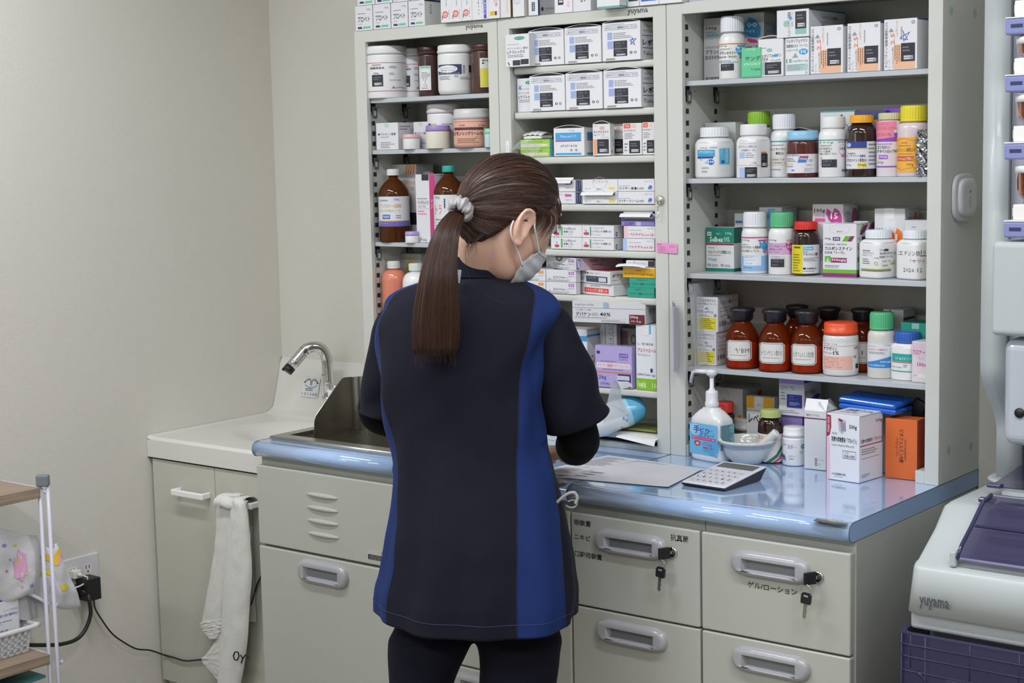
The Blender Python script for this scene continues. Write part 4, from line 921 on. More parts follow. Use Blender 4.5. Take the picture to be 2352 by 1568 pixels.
# tray six
ROK = [('o', .12, .72, .02, .06, .5, '#33363c'), T(.25, .5, .5, .72, 'ロコイド', '#2e3138', 0, .03), T(.52, .56, .74, .68, '軟膏0.1%', '#2e3138', 0, 0), R(.76, .1, .94, .36, '#b06ac0'), T(.79, .13, .91, .33, '軟膏', '#efe0f4', 0, 0), T(.76, .45, .94, .6, '5g×10', '#777', 0, 0), G(.04, .78, .94, .94, 2)]
LOC = [R(0, 0, 1, 1, '#cdb9c4'), R(.02, .1, .1, .9, '#3a4a9c'), ('w', [(.04, .15), (.05, .8)], .012, '#d8d8ec'), ('w', [(.075, .2), (.08, .9)], .012, '#d8d8ec'), T(.3, .1, .46, .4, 'LOCOID', '#4a2a3c'), T(.48, .15, .68, .35, 'OINTMENT 0.1%', '#6a4a5c', 0, 0), G(.34, .5, .6, .7, 1, '#8a6a7c')]
stack(M6, 2, 1254.5, 1323, .012, .0262, .09, [ROK, ROK], [()], ['bottom white carton with a violet patch, left stack on the sixth tray', 'second white carton with a violet patch, left stack on the sixth tray'], 'flat cartons with a violet patch', uS=1334)
carton('top carton of the left stack on the sixth tray, its long mauve side showing', M6+.0532, 1254.5, 1323, .008, 0, .125, -24, '#e0e0e2', ROK+[('p', [(.33, .0), (.57, .0), (.53, .28), (.45, .38), (.37, .28)], '#55565a'), R(.4, .05, .5, .22, '#d8d4c8')], LOC, h=.0270, name='ointment_carton', uS=1431)
ROO = ROK[1:3]+[R(.76, .1, .94, .36, '#e0a060'), T(.76, .45, .94, .6, '5g×10', '#777', 0, 0), G(.04, .78, .94, .94, 2)]
stack(M6, 2, 1186, 1253, .012, .0262, .09, [ROO, ROO], [()], ['lower white carton with an orange patch beside the face mask', 'upper white carton with an orange patch beside the face mask'], 'flat cartons with an orange patch')
carton('lower flat carton with a red word panel in the middle of the sixth tray', M6, 1334.5, 1409, .010, 0, .09, -16, '#dfdfe1', [G(.3, .1, .8, .3, 1), R(.12, .38, .86, .80, '#d8453e'), T(.16, .44, .82, .74, 'リドメックス 軟膏 0.3%', '#f4dcd8', 0, .02)], [()][0], h=.0245, uS=1446, name='ointment_carton')
carton('upper flat carton with a dark date panel in the middle of the sixth tray', M6+.025, 1326, 1401.5, .006, 0, .09, -18, '#dfdfe1', [T(.05, .12, .5, .3, 'ボアラ軟膏0.12%', '#33363c'), T(.55, .14, .72, .28, '5g×10', '#666', 0, 0), R(.28, .42, .92, .88, '#3c4656'), T(.32, .5, .56, .62, '2027.07', '#98a4b4', 0, 0), R(.66, .5, .88, .82, '#cfd4da'), G(.1, .5, .24, .8, 2)], [T(.1, .2, .6, .5, 'ボアラ', '#33363c'), G(.1, .6, .5, .75, 1)], top=[R(.3, .1, .9, .9, '#b03a48')], h=.0285, uS=1450, name='ointment_carton')
TEA = [R(0, 0, 1, 1, '#2fa088'), T(.3, .1, .7, .28, '副腎皮質ホルモン', '#10403a', 0, 0), T(.06, .48, 1.0, .74, 'クロベタゾン酪酸エステルワセリン', '#0e3a36', 0, .03)]
stack(M6, 2, 1443, 1504, .015, .0205, .08, [TEA, TEA], [()], ['lower teal green carton at the right end of the sixth tray', 'upper teal green carton at the right end of the sixth tray'], 'teal green cartons', col='#2fa088', off=(-1, 3, 0))
carton('yellow orange carton lying on the teal green cartons', M6+.0418, 1431, 1505, .016, 0, .08, 0, '#e9b020', [R(0, 0, 1, .1, '#e8e0c8'), G(.4, .2, .6, .4, 1, '#a07010'), T(.04, .55, .96, .8, 'プレドニゾロンクリーム0.5%「タイヨウ」', '#5a4208', 0, .03)], h=.0225, name='ointment_carton')
carton('white flattened carton under a rubber band on the yellow carton', M6+.0648, 1438, 1503, .020, 0, .07, 8, '#d6d8da', [T(.1, .3, .7, .6, 'ネリゾナユニバーサル5g', '#5a6aa8', 0, 0), R(.78, .05, 1, .9, '#2c3038'), R(.28, 0, .31, 1, '#c8a080')], h=.0145, name='ointment_carton')
t = thing('paper_slip', 'curled white leaflet poking out over the yellow carton', 'paper', on_y(1440, 615, .0)); q = MB(); _z = M6+.0648-t.location.z
q.grid(lambda i, j: (-.028+.075*i, -.002-.004*math.sin(3*j)+.012*j, _z+.0004+.006*j*(1-.5*i)+.003*math.sin(PI*i)), 10, 5, WHITE); q.build('leaflet', t)
# tray seven
def SX(k, els):   # the right part of the face is hidden by the post: squeeze the print into the carton's true width
    o = []
    for e in els:
        e = list(e)
        if e[0] in 'rtgb': e[1] = min(.99, e[1]*k); e[3] = min(1, e[3]*k)
        o.append(tuple(e))
    return o
carton('lilac carton with orange line and navy panel behind the tissue sheet', M7, 1368, 1452, .012, 797, .08, 2, '#b0a2d0', [R(0, .44, 1, .56, '#b9b0d4'), ('e', .09, .17, .05, .04, '#2c3a6c'), R(.66, .17, .9, .27, '#6a55b0'), T(.68, .185, .88, .255, '1g×56包', '#ddd6ee', 0, 0), T(.66, .29, .88, .34, '(1g×28×2)', '#5a4a90', 0, 0), G(.14, .36, .84, .39, 1, '#5a4a90'), R(.05, .41, .95, .53, '#e0d6e0'), T(.07, .43, .92, .51, 'メマンチン塩酸塩ドライシロップ2%', '#c8384c', 0, .02), G(.2, .55, .8, .58, 1, '#5a4a90'), R(0, .62, 1, .65, '#e07a50'), R(.62, .66, .97, .98, '#2a3266'), T(.09, .70, .3, .84, '20mg', '#5a55a8'), R(.6, .70, .93, .8, '#d8d4e4'), T(.62, .71, .91, .79, 'ドライシロップ', '#3a3a6c', 0, 0), T(.14, .88, .4, .95, '(内用)', '#5a55a8', 0, 0)], uS=1463, top=[R(0, .6, 1, 1, '#b0a2d0')])
carton('white carton with a lime green foot at the right end of the seventh tray', M7, 1462, 1508, .015, 748, .06, 0, '#e0e2e4', SX(1.42, [R(.30, .02, .58, .16, '#e9ecee'), R(.32, .0, .54, .14, '#6ab0dc'), T(.04, .27, .6, .31, 'Ca・骨代謝改善', '#44464c', 0, 0), T(.06, .36, .72, .42, 'アルファロール', '#c8383c', 0, .03), T(.04, .44, .5, .48, 'アルファカルシドール', '#44464c', 0, 0), R(.5, .66, .58, .72, '#2c3a4c'), T(.04, .74, .66, .79, 'ALFAROL Powder 1μg/g', '#33363c', 0, 0), R(0, .82, 1, 1, '#86bc2c'), T(.05, .86, .34, .97, '1μg/g', '#e6f0d0', 0, .02), T(.56, .88, .70, .96, '10', '#e6f0d0', 0, 0)]), flap='tab')
carton('white carton with a sky blue line beside the dark sleeve, seventh tray', M7, 1296, 1350, .03, 757, .08, 0, '#dadbde', [R(0, .12, 1, .22, '#4a9cd0'), T(.62, .26, .86, .34, '100g', '#777', 0, 0), T(.1, .5, .8, .6, 'クロナゼパム', '#c85060', 0, 0)], [R(0, .1, 1, .14, '#4a9cd0'), T(.3, .45, .7, .8, 'テグ', '#b04a5c', 0, 0)], uS=1380)
carton('white carton standing on end behind the lilac carton', M7, 1382, 1418, .075, 745, .05, 0, '#d6d6d6', [T(.5, .02, .75, .5, 'パントシン', '#4a4c52', -90, 0), G(.2, .02, .35, .4, 1, '#999', 1), R(.75, 0, .8, 1, '#aaa')])
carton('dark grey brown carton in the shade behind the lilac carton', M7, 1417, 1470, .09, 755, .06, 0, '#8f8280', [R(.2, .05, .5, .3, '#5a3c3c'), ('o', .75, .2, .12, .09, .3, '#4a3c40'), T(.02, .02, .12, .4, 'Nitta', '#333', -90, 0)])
_zt = max(z_at(748, x_at(1480, .03, 1.06), .03), z_at(748, x_at(1400, .03, 1.06), .03))
_h7 = M7*0+z_at(748, x_at(1462+34, .01, 1.08), .010)
carton('long white carton with a maroon dose patch lying across the tops of other cartons', _h7+.0012, 1315, 1483, .014, 0, .07, 9, '#d2d3d4', [T(.04, .1, .3, .22, '60g(0.5g×120包)', '#55575c', 0, 0), R(0, .3, 1, .315, '#6a6c72'), T(.05, .36, .26, .44, 'バルプロ酸ナトリウム細粒', '#777', 0, 0), T(.05, .5, .26, .70, 'デパケン', '#22242a', 0, .035), T(.27, .52, .36, .68, '細粒', '#99a', 0, 0), T(.38, .5, .53, .68, '40%', '#22242a', 0, .03), R(0, .80, 1, .805, '#999'), G(.04, .72, .5, .78, 1), G(.4, .84, .8, .95, 2), R(.78, .56, .99, 1.0, '#6a2a34'), T(.79, .6, .9, .76, '200mg', '#e8d8d8', 0, .03), T(.8, .82, .94, .93, '/0.5g', '#e8d8d8', 0, 0), G(.43, .02, .53, .3, 5, '#6aa0cc')], [T(.3, .3, .9, .6, 'デパケン', '#44464c')], h=.0465, uS=1512)
# bottom tray
t = thing('wipes_pack', 'soft pack of wet wipes in white and turquoise wrap in the lowest tray', 'wipes', on_y(1430, 1000, -.02)); q = MB(); _L = t.location
WIPEC = mat('#e4e5e2', .3, coat=.2)
pA, pB = on_y(1345, 1000, -.035), on_y(1480, 945, .06)
ax = (pB-pA); L_ = ax.length; axn = ax.normalized(); sdv = Vector((axn.y, -axn.x, 0)).normalized(); upv = axn.cross(sdv)*-1
def wip(i, j):
    a = 2*PI*j; k = (1-abs(2*i-1)**6)**.5 if 0 < i < 1 else 0.02
    wv = .036*(.55+.45*k)*math.cos(a); hv = (.030*k+.002)*math.sin(a)*(1+.04*math.sin(17*i+3*a))
    return tuple(pA+ax*i+sdv*wv+upv*hv+Vector((0, 0, .016-.0*i))-_L)
WRAP = mat('#5fb4d8', .3, coat=.3); WR2 = mat('#a9d6e6', .3, coat=.3); WR3 = mat('#7f9fd8', .3)
q.grid(wip, 30, 28, WIPEC, closev=True, mfn=lambda i, j: (WRAP if i > .74 else WR2 if i > .62 else WR3 if (.5 < i < .62 and int(j*28+i*30) % 5 == 0) else WIPEC)); q.build('wrap', t)
t2 = thing('tissue_sheet', 'white tissue sheet pulled up out of the wipes pack beside the sleeve', 'tissue', on_y(1415, 930, -.05)); q = MB(); TIS = mat('#dfe2e1', .7, 0, 'clear', op=.78)
b0, b1, b2, b3 = on_y(1386, 968, -.04), on_y(1392, 900, -.045), on_y(1404, 838, -.05), on_y(1430, 893, -.055)
c0, c1, c2, c3 = on_y(1446, 950, .0), on_y(1420, 908, -.02), on_y(1432, 850, -.02), on_y(1450, 888, -.03)
def bz(p, s_): return p[0]*(1-s_)**3+3*p[1]*s_*(1-s_)**2+3*p[2]*s_*s_*(1-s_)+p[3]*s_**3
q.grid(lambda i, j: tuple(bz((b0, b1, b2, b3), i).lerp(bz((c0, c1, c2, c3), i), j)+Vector((0, .008*math.sin(PI*j+4*i), 0))-t2.location), 24, 12, TIS); q.build('sheet', t2)
t = thing('paper_sheet', 'loose white sheet drooping over the front lip below the wipes pack', 'paper', on_y(1460, 1015, -.01)); q = MB(); _L = t.location
d0, d1 = on_y(1418, 1012, -.012), on_y(1506, 1013, -.012); z8 = .905
q.grid(lambda i, j: tuple(Vector((d0.x+(d1.x-d0.x)*i, -.008+.05*j if j > .3 else -.012-.006*(1-j/.3), (d0.z+.012+.0015*math.sin(7*i) if j > .3 else d0.z+.012-(.014*(1-j/.3)*(.2+.8*i)))))-_L), 14, 8, WHITE); q.build('sheet', t)
t = thing('folded_pouch', 'olive green foil pouch lying behind the wipes in the lowest tray', 'pouch', (on_y(1480, 984, .06).x, .06, M8)); q = MB(); q.box(-.05, -.03, .001, .05, .04, .006, mat('#8b8f4a', .3), .002); q.build('pouch', t)
# on the posts of the middle cabinet
t = thing('sticky_note', 'pink sticky note with pencil scribbles across the two cabinet posts', 'note', on_y(1534, 570, -.0015)); q = MB()
pa, pb = on_y(1508, 557, -.0012), on_y(1557, 582, -.0012); ww = (x_at(1557, 0, pa.z)-pa.x); hh = .0205; L_ = t.location
prn(q, lambda a, b, o: (pa.x+ww*a-L_.x, -.0010-o-.004*max(0, b-.6)*max(0, a)-L_.y, pa.z-hh*b-.0008*a-L_.z), [('p', [(0, 0), (1, .05), (.99, 1.05), (.02, 1)], '#e393c4')], 1)
sc = [('w', [(.06+.05*i, .1), (.09+.05*i, .2), (.06+.05*i, .2)], .012, '#9a6a8c') for i in range(4)]+[('w', [(.14+.08*i, .38+.18*j), (.17+.08*i, .46+.18*j), (.14+.08*i, .5+.18*j)], .01, '#9a6a8c') for i in range(4) for j in range(3)]+[('w', [(.6, .45), (.92, .42)], .008, '#9a6a8c'), ('w', [(.62, .35), (.75, .3), (.88, .36)], .01, '#9a6a8c')]
prn(q, lambda a, b, o: (pa.x+ww*a-L_.x, -.0014-o-.004*max(0, b-.6)*max(0, a)-L_.y, pa.z-hh*b-L_.z), sc, 1); q.build('note', t)
t = thing('magnet_hook', 'chrome magnetic hook on the post of the middle cabinet', 'hook', on_y(1517, 459, 0)); q = MB(); o = q.X
q.X = Matrix.Rotation(PI/2, 4, 'X'); q.lathe([(0, 0), (.0095, 0), (.0098, .001), (.0092, .0055), (.006, .0068), (0, .007)], mat('#c9c4b4', .2, .7), 28); q.X = o; q.build('magnet', t)
q = MB(); q.tube([(-.004, -.008, .0), (-.0035, -.010, -.010), (0, -.010, -.016), (.0035, -.010, -.010), (.004, -.008, .0)], .0008, CHROME, 8); q.tube([(0, -.010, -.014), (.001, -.010, -.034), (-.002, -.011, -.0375), (-.0055, -.014, -.034), (-.0075, -.0165, -.028)], .0009, CHROME, 8); q.build('hook', t)
# ================================================================ right cabinet goods
R1, R2, R3, R4 = 1.6324, 1.4325, 1.2357, 1.0392
DROP = lambda cx, cy, rx, ry, c1, c2: [('p', [(cx-rx*.9, cy-ry*.95), (cx-rx*.2, cy-ry*.5), (cx, cy-ry), (cx+rx*.55, cy-ry*.75), (cx+rx*.95, cy-ry*.1), (cx+rx*.9, cy+ry*.6), (cx+rx*.75, cy+ry*.8), (cx, cy+ry*.65), (cx-rx*.7, cy+ry*.15), (cx-rx, cy-ry*.5)], c1), ('p', [(cx-rx*.1, cy+ry*.75), (cx+rx*.6, cy+ry*.95), (cx+rx*.7, cy+ry*1.2), (cx+rx*.1, cy+ry*1.15), (cx-rx*.15, cy+ry*.95)], c2)]
BL, PK, OR_ = '#3a9ad4', '#d83a8a', '#e8742c'
carton('tall grey white carton with a blue petal mark, left end of the top right shelf', R1, 1617, 1686, .085, 38, .06, 0, '#c3c3c2', [T(.08, .13, .44, .19, '100g', '#33363c', 0, .03), G(.08, .21, .44, .24, 1), R(.1, .25, .5, .29, '#7ab2d4')]+DROP(.85, .22, .28, .15, BL, PK)+[T(.7, .19, .9, .26, '100', '#dcecf6'), G(.06, .44, .9, .48, 2), T(.06, .50, .95, .57, 'プランルカスト', '#33363c', 0, .035), T(.06, .59, .55, .65, 'DS10%', '#33363c', 0, .035), T(.06, .93, .8, .97, '高田製薬株式会社', '#44464c')])
carton('grey white carton with a large blue drop and 100, behind the green packet', R1, 1687, 1755, .09, 27, .06, 0, '#c6c6c6', DROP(.5, .24, .42, .18, BL, PK)+[T(.3, .14, .78, .22, '100', '#dcecf6', 0, .03), T(.38, .24, .7, .30, 'mg/g', '#dcecf6', 0, 0), T(.1, .50, .9, .57, 'カスト', '#33363c', 0, .04), R(0, .49, .12, .5, '#c84a3c')], [T(.1, .14, .5, .2, '100g', '#777', 0, 0), ('e', .8, .24, .15, .1, '#7aa8c4'), R(.2, .26, .7, .3, '#8fb4c8')], uS=1783)
LB = lambda band, s1, s2, dc, n: [T(.03, .02, .3, .08, '100g', '#44464c', 0, 0), R(.68, .03, .95, .08, dc), G(.05, .12, .5, .18, 2), T(.03, .22, .62, .32, s1, '#2e3138', 0, .03), T(.03, .36, .66, .44, s2, '#2e3138', 0, .02)]+DROP(.78, .26, .17, .17, dc, PK)+[T(.68, .19, .9, .27, n, '#e8f0f6')]
bottle('white bottle with a ribbed white cap and an orange line, top right shelf', R1, 1652, 1713, .045, 38, cap=('#dfe3e6', .86, .25, 1), sh=.27, neck=.7, label_el=[R(0, -.03, 1, 0, '#e0702c')]+LB(0, 'プランルカスト', 'DS10%「タカタ」', BL, '100')+[G(.03, .5, .7, .6, 2, '#7a9ac0'), R(.08, .62, .55, .84, '#2a2d35'), T(.12, .65, .4, .72, '2028. 9', '#8a90a0', 0, 0)], lab=(.10, 1.0, None, 0, 1))
t = carton('light green leaflet box with white words on the top right shelf', R1, 1703, 1748, .014, 108, .03, 0, '#62c490', [T(.3, .02, .7, .1, '100g', '#c9ecd8', 0, 0), T(.2, .28, .98, .44, 'サンデ', '#1c4a38', 0, .035), T(.15, .5, .98, .6, 'ドライシロップ', '#e4f4ea', 0, .02), T(.5, .68, .98, .78, '1mg/g', '#2e4c40', 0, 0), R(0, .95, 1, 1, '#4ab07e')])
FEX = [G(.1, .22, .4, .26, 1), ('e', .45, .3, .12, .05, '#8fbcae'), T(.04, .40, .92, .49, 'フェキソフェナジン', '#33363c', 0, .03), T(.04, .5, .4, .57, 'DS5%', '#33363c'), T(.04, .58, .34, .63, '0.3g×100', '#55575c', 0, 0), T(.5, .54, .9, .61, '15mg/包', '#4a8f8a', 0, 0), ('e', .7, .45, .1, .035, '#3a9ad4'), R(.06, .62, .24, .95, '#8fb9b4'), ('b', .26, .62, .92, .95)]
carton('small white carton with a dark panel and pale teal patch, top right shelf', R1, 1742, 1799, .016, 87, .05, 0, '#dfe0e0', FEX, [()][0], flap='arc', uS=1804)
carton('white carton with a large green 15 and a blue oval, top right shelf', R1, 1803.5, 1858, .018, 84.5, .12, 0, '#dfe1e1', [T(.05, .04, .95, .13, 'フェキソフェナジン', '#2e3138', 0, .03), T(.05, .17, .94, .26, '塩酸塩DS5%「トーワ」', '#2e3138', 0, .02), T(.05, .3, .55, .36, '0.3g×100包', '#44464c', 0, 0), ('e', .77, .38, .19, .08, '#3a9ad4'), T(.65, .34, .89, .42, '5%', '#e4f0f8', 0, .03), ('p', [(.3, .53), (.43, .4), (.56, .53)], '#9aa4a8'), T(.05, .56, .3, .66, '15', '#2f8f84', 0, .03), T(.32, .58, .95, .66, 'mg/包(0.3g)', '#4a9a92', 0, 0), R(.05, .7, .95, .88, '#a9c9c6'), G(.1, .71, .9, .87, 4), ('o', .9, .94, .05, .03, .4, '#4a9ad0')])
_hf = z_at(84.5, x_at(1858, .018, R1), .018)
carton('white carton lying on top of the two fexo cartons'.replace(' fexo', ' upright'), _hf+.0008, 1784, 1858, .014, 18, .155, 0, '#dfe1e3', [('e', .3, .5, .09, .12, '#9dbfb6'), T(.34, .08, .44, .97, 'フェキソフェナジン塩酸塩', '#33363c', 90), T(.45, .1, .52, .6, 'DS5%「トーワ」', '#33363c', 90, 0), ('e', .43, .3, .04, .07, '#3a9ad4'), R(.58, .7, .92, .9, '#8fbdb9'), ('b', .58, .08, .92, .7)], [R(0, 0, 1, .05, '#3a82c4'), T(.32, .2, .8, .34, 'フェキソフェナジン塩酸塩5%', '#33363c', 0, .02), T(.32, .4, .5, .5, '0.3g×100', '#55575c', 0, 0), ('e', .38, .6, .05, .06, '#3a9ad4')], h=.0535)
ORO = [T(.03, .05, .115, .95, 'オロパタジン塩酸塩顆粒0.5%', '#2e3138', 90, .02), T(.14, .78, .2, .98, '「トーワ」', '#33363c', 90, 0), T(.24, .55, .31, .95, '0.5g×200包', '#44464c', 90, 0), T(.2, .27, .33, .5, '2.5', '#e0805a', 90), T(.35, .03, .43, .35, 'mg/包(0.5g)', '#e0a080', 90, 0), ('p', [(.14, .25), (.22, .17), (.3, .25)], '#8a94a0'), R(.3, .5, .52, .98, '#eab694'), R(.52, .84, .94, .98, '#eab694'), G(.31, .52, .5, .95, 3, '#8a6a58', 1), ('b', .52, .48, .94, .84), ('o', .88, .08, .05, .03, .35, '#5a5c62'), G(.5, .15, .56, .45, 1, '#999', 1)]
for i, (a, b, vt) in enumerate(((1861.5, 1936, 56), (1946, 2021.5, 49), (2030, 2106, 40))):
    f = ORO+([('w', [(.55, .22), (.72, .42), (.48, .38), (.78, .27), (.6, .45), (.58, .24)], .006, '#3a62b8')] if i == 2 else [])
    carton('%s of three white cartons with upright words and orange panels%s' % (ORD[i], ', pen star on it' if i == 2 else ''), R1, a, b, .014, vt, .12, 0, '#e0e1e3', f, [R(0, 0, 1, .03, '#4a70b0')], group='white cartons with upright words and orange panels on the top right shelf')
# second shelf
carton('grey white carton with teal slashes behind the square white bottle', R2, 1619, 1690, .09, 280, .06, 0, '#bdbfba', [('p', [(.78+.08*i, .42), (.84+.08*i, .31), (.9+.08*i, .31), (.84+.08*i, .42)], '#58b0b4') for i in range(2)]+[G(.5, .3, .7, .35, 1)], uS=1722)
bottle('bulky white bottle with blue label and a date at its foot, second right shelf', R2, 1597, 1687, .052, 292, cap=('#e0e6e8', .72, .19, 1), sh=.22, neck=.68, sq=1.6, yaw=-12, base=.12, label_el=[T(.1, .04, .3, .09, 'Meiji', '#555', 0, 0)]+[('p', [(.36+.05*i, .07), (.39+.05*i, .03), (.42+.05*i, .03), (.39+.05*i, .07)], '#4aa8c8') for i in range(4)]+[R(.04, .12, .5, .34, '#3a9fc8'), T(.06, .15, .48, .24, 'クラリスロマイシン', '#e4f2f8'), R(.04, .34, .46, .4, '#2c4a9c'), T(.08, .42, .14, .47, '100g', '#444', 0, 0), ('e', .40, .52, .08, .09, '#2f5ab0'), T(.34, .47, .47, .56, '100', '#e4f0f8'), ('p', [(.2, .56), (.34, .56), (.34, .42)], '#8fc8e0'), R(.62, .08, .92, .60, '#5ab4d4'), T(.8, .1, .88, .55, 'クラリスロマイシン', '#e4f2f8', -90), T(.64, .1, .7, .3, 'ドライ', '#e4f2f8', -90, 0), ('e', .72, .52, .06, .06, '#2f5ab0'), T(.12, .68, .34, .74, '2028.06', '#55575c', 0, 0), T(.12, .80, .3, .86, 'A0450', '#55575c', 0, 0)], lab=(.05, 1.0, None, 0, 1))
bottle('white bottle with a paper slip held by a rubber band, second right shelf', R2, 1692, 1770, .050, 285, cap=('#e3e3e3', .78, .21, 0), sh=.20, neck=.74, sq=1.4, yaw=-15, label_el=[R(.04, .0, .6, .92, '#e4e5e8'), T(.06, .02, .55, .08, 'セフジトレン ピボキシル', '#44464c', 0, 0), T(.04, .10, .58, .18, 'セフジトレンピボキシル', '#2e3138', 0, .03), T(.08, .21, .55, .28, '小児用細粒10%「SW」', '#2e3138', 0, .02), R(.06, .30, .22, .48, '#a9bfe4'), G(.25, .3, .55, .48, 3), T(.4, .58, .58, .66, 'この包', '#444', 0, 0), R(.74, .3, .92, .34, '#e0704a'), ('b', .74, .35, .94, .75), R(0, .68, 1, .695, '#d0a080'), R(.06, .74, .22, 1.05, '#a9bfe4'), ('b', .22, .74, .60, 1.05)], lab=(.06, 1.06, None, 0, 1))
bottle('white bottle with a lime green ribbed cap behind the second right shelf row', R2, 1712, 1776, .115, 256, cap=('#86b82a', .80, .22, 1), sh=.2, neck=.7)
bottle('white bottle with a teal line and a ribbed white cap, set back', R2, 1770, 1832, .085, 262, cap=('#e0e2e4', .82, .24, 1), sh=.2, neck=.74, label_el=[R(0, 0, 1, .03, '#2f9a94'), G(.05, .1, .5, .15, 1), T(.02, .20, .95, .28, 'ミノサイクリン塩酸塩', '#33363c', 0, .02), T(.2, .32, .9, .4, '顆粒2%「サワイ」', '#33363c', 0, .02), R(.03, .48, .8, .7, '#d9d4c2'), G(.05, .5, .75, .68, 2), G(.05, .8, .6, .86, 1)], lab=(.05, .95, None, 0, 1))
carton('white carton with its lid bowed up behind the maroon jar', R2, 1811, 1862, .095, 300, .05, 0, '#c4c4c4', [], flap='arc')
bottle('maroon jar with a pale blue screw lid, second right shelf', R2, 1807.5, 1880, .052, 300, body=mat('#52201c', .2, coat=.4), cap=('#8fbfdc', .985, .20, 1), sh=.13, neck=.93, base=.1, label_el=[T(.0, .06, .45, .12, 'プランルカスト', '#3a5a9c', 0, 0), ('p', [(.42, .1), (.68, .1), (.66, .2), (.38, .2)], '#c0384c'), ('p', [(.38, .2), (.66, .2), (.6, .45), (.34, .45)], '#4a7ac0'), T(.40, .2, .62, .32, '100mg', '#e4ecf8'), T(.0, .02, .4, .09, '日本薬局方', '#4a70b8', 0, 0), T(.0, .5, .2, .56, '500g', '#c04a5c', 0, 0), G(.02, .18, .33, .42, 3), ('o', .74, .35, .05, .06, .3, '#55575c'), G(.6, .55, .9, .62, 1), T(.55, .74, .8, .82, '2026.12', '#777', 0, 0), T(.55, .86, .75, .92, 'B28106', '#777', 0, 0), ('e', .2, .85, .05, .04, '#4a8ac8'), G(.0, .6, .3, .7, 1)], lab=(.14, .72, '#dcdce0', 0, 1), capkind='lid')
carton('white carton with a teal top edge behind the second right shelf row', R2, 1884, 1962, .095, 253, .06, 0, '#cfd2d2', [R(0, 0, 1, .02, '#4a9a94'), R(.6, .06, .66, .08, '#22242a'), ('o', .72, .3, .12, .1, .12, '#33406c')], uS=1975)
bottle('white bottle with a plain white cap and a teal line, 150 mark', R2, 1880.5, 1947, .048, 268, cap=('#e3e3e2', .82, .19, 0), sh=.20, neck=.76, label_el=[R(0, 0, 1, .025, '#2f9a8c'), T(.06, .06, .5, .11, '100g', '#44464c', 0, 0), R(.66, .05, .92, .09, '#e0a0b4'), G(.06, .14, .5, .2, 2), T(.05, .22, .46, .29, 'トスフロキサシン', '#33363c', 0, .02), T(.05, .3, .4, .36, 'トシル酸塩', '#33363c', 0, 0), T(.05, .37, .62, .43, '細粒小児用15%「タカタ」', '#33363c', 0, 0), ('o', .8, .28, .13, .14, .08, '#c9a0b8'), T(.72, .22, .9, .3, '150', '#3a5aa0'), ('e', .82, .46, .07, .035, '#e06aa0'), R(.06, .47, .12, .72, '#e0b8c0'), R(.12, .56, .62, .78, '#2a2d35'), T(.16, .58, .44, .64, '2027. 8', '#8a90a0', 0, 0), T(.16, .68, .4, .74, 'A018', '#8a90a0', 0, 0), R(.78, .84, .98, .9, '#6a78a8')], lab=(.06, .96, None, 0, 1))
bottle('brown glass bottle with a golden cap and navy banded label', R2, 1944.5, 2013.5, .050, 264, body=AMB, cap=('#e8a81e', .76, .125, 1), sh=.24, neck=.68, label_el=[R(0, 0, .66, .24, '#2c3f90'), ('e', .1, .12, .06, .08, '#9fc0e8'), R(0, .24, 1, .28, '#e0c23a'), T(.05, .4, .3, .47, '日本薬局方', '#44464c', 0, 0), T(.02, .48, .62, .57, 'ミノサイクリン塩酸塩', '#3a4250', 0, .02), T(.03, .62, .66, .74, 'クロマイシン顆粒2%', '#2e3848', 0, .035), T(.03, .82, .16, .9, '100g', '#444', 0, 0), R(.36, .78, .66, .94, '#e8d83a'), T(.38, .8, .64, .92, '20mg/g', '#44401c'), G(.72, .05, .95, .9, 6)], lab=(.20, .86, '#dadade', 0, 1), base=.08)
carton('navy blue carton with a yellow foot behind the golden capped bottle', R2, 1963, 2034, .085, 253, .07, 0, '#3a4078', [R(0, .14, 1, .18, '#d8a83a'), R(0, .18, 1, 1, '#b9b6bc')])
carton('purple carton behind the row at the right of the second shelf', R2, 2028, 2078, .10, 245, .06, 0, '#7a50b0', [R(0, .3, 1, 1, '#a9a0a8')], uS=2092)
bottle('white bottle with a purple band, pink notes and a beige cap', R2, 2013.5, 2074, .050, 259, body=mat('#dcd6dc', .3), cap=('#c9c49c', .86, .105, 1), sh=.12, neck=.78, label_el=[R(0, .14, 1, .36, '#8a4ab0'), ('p', [(0, -.15), (.74, -.15), (.74, .06), (0, .12)], '#e6849a'), ('p', [(0, .1), (.64, .08), (.64, .25), (.02, .3)], '#e6849a'), T(.02, -.12, .45, -.04, 'バーデリン', '#6a4a58', 0, 0), T(.04, -.02, .7, .06, 'エリスロシンドライ', '#6a4a58', 0, 0), T(.04, .13, .56, .23, 'エリスロシン中止', '#6a3a4c', 0, 0), G(.05, .4, .6, .44, 1, '#9a6aa8'), T(.05, .46, .5, .54, 'エリスロシン', '#33363c', 0, .02), T(.05, .56, .9, .65, 'ドライシロップW20%', '#33363c', 0, .02), R(.1, .70, .42, .80, '#9a5ac0'), T(.12, .72, .4, .78, '200mg/g', '#ecdcf4'), T(.06, .86, .26, .92, '100g', '#555', 0, 0), R(0, .98, 1, 1.01, '#8a4ab0')], lab=(.20, .98, None, 0, 1))
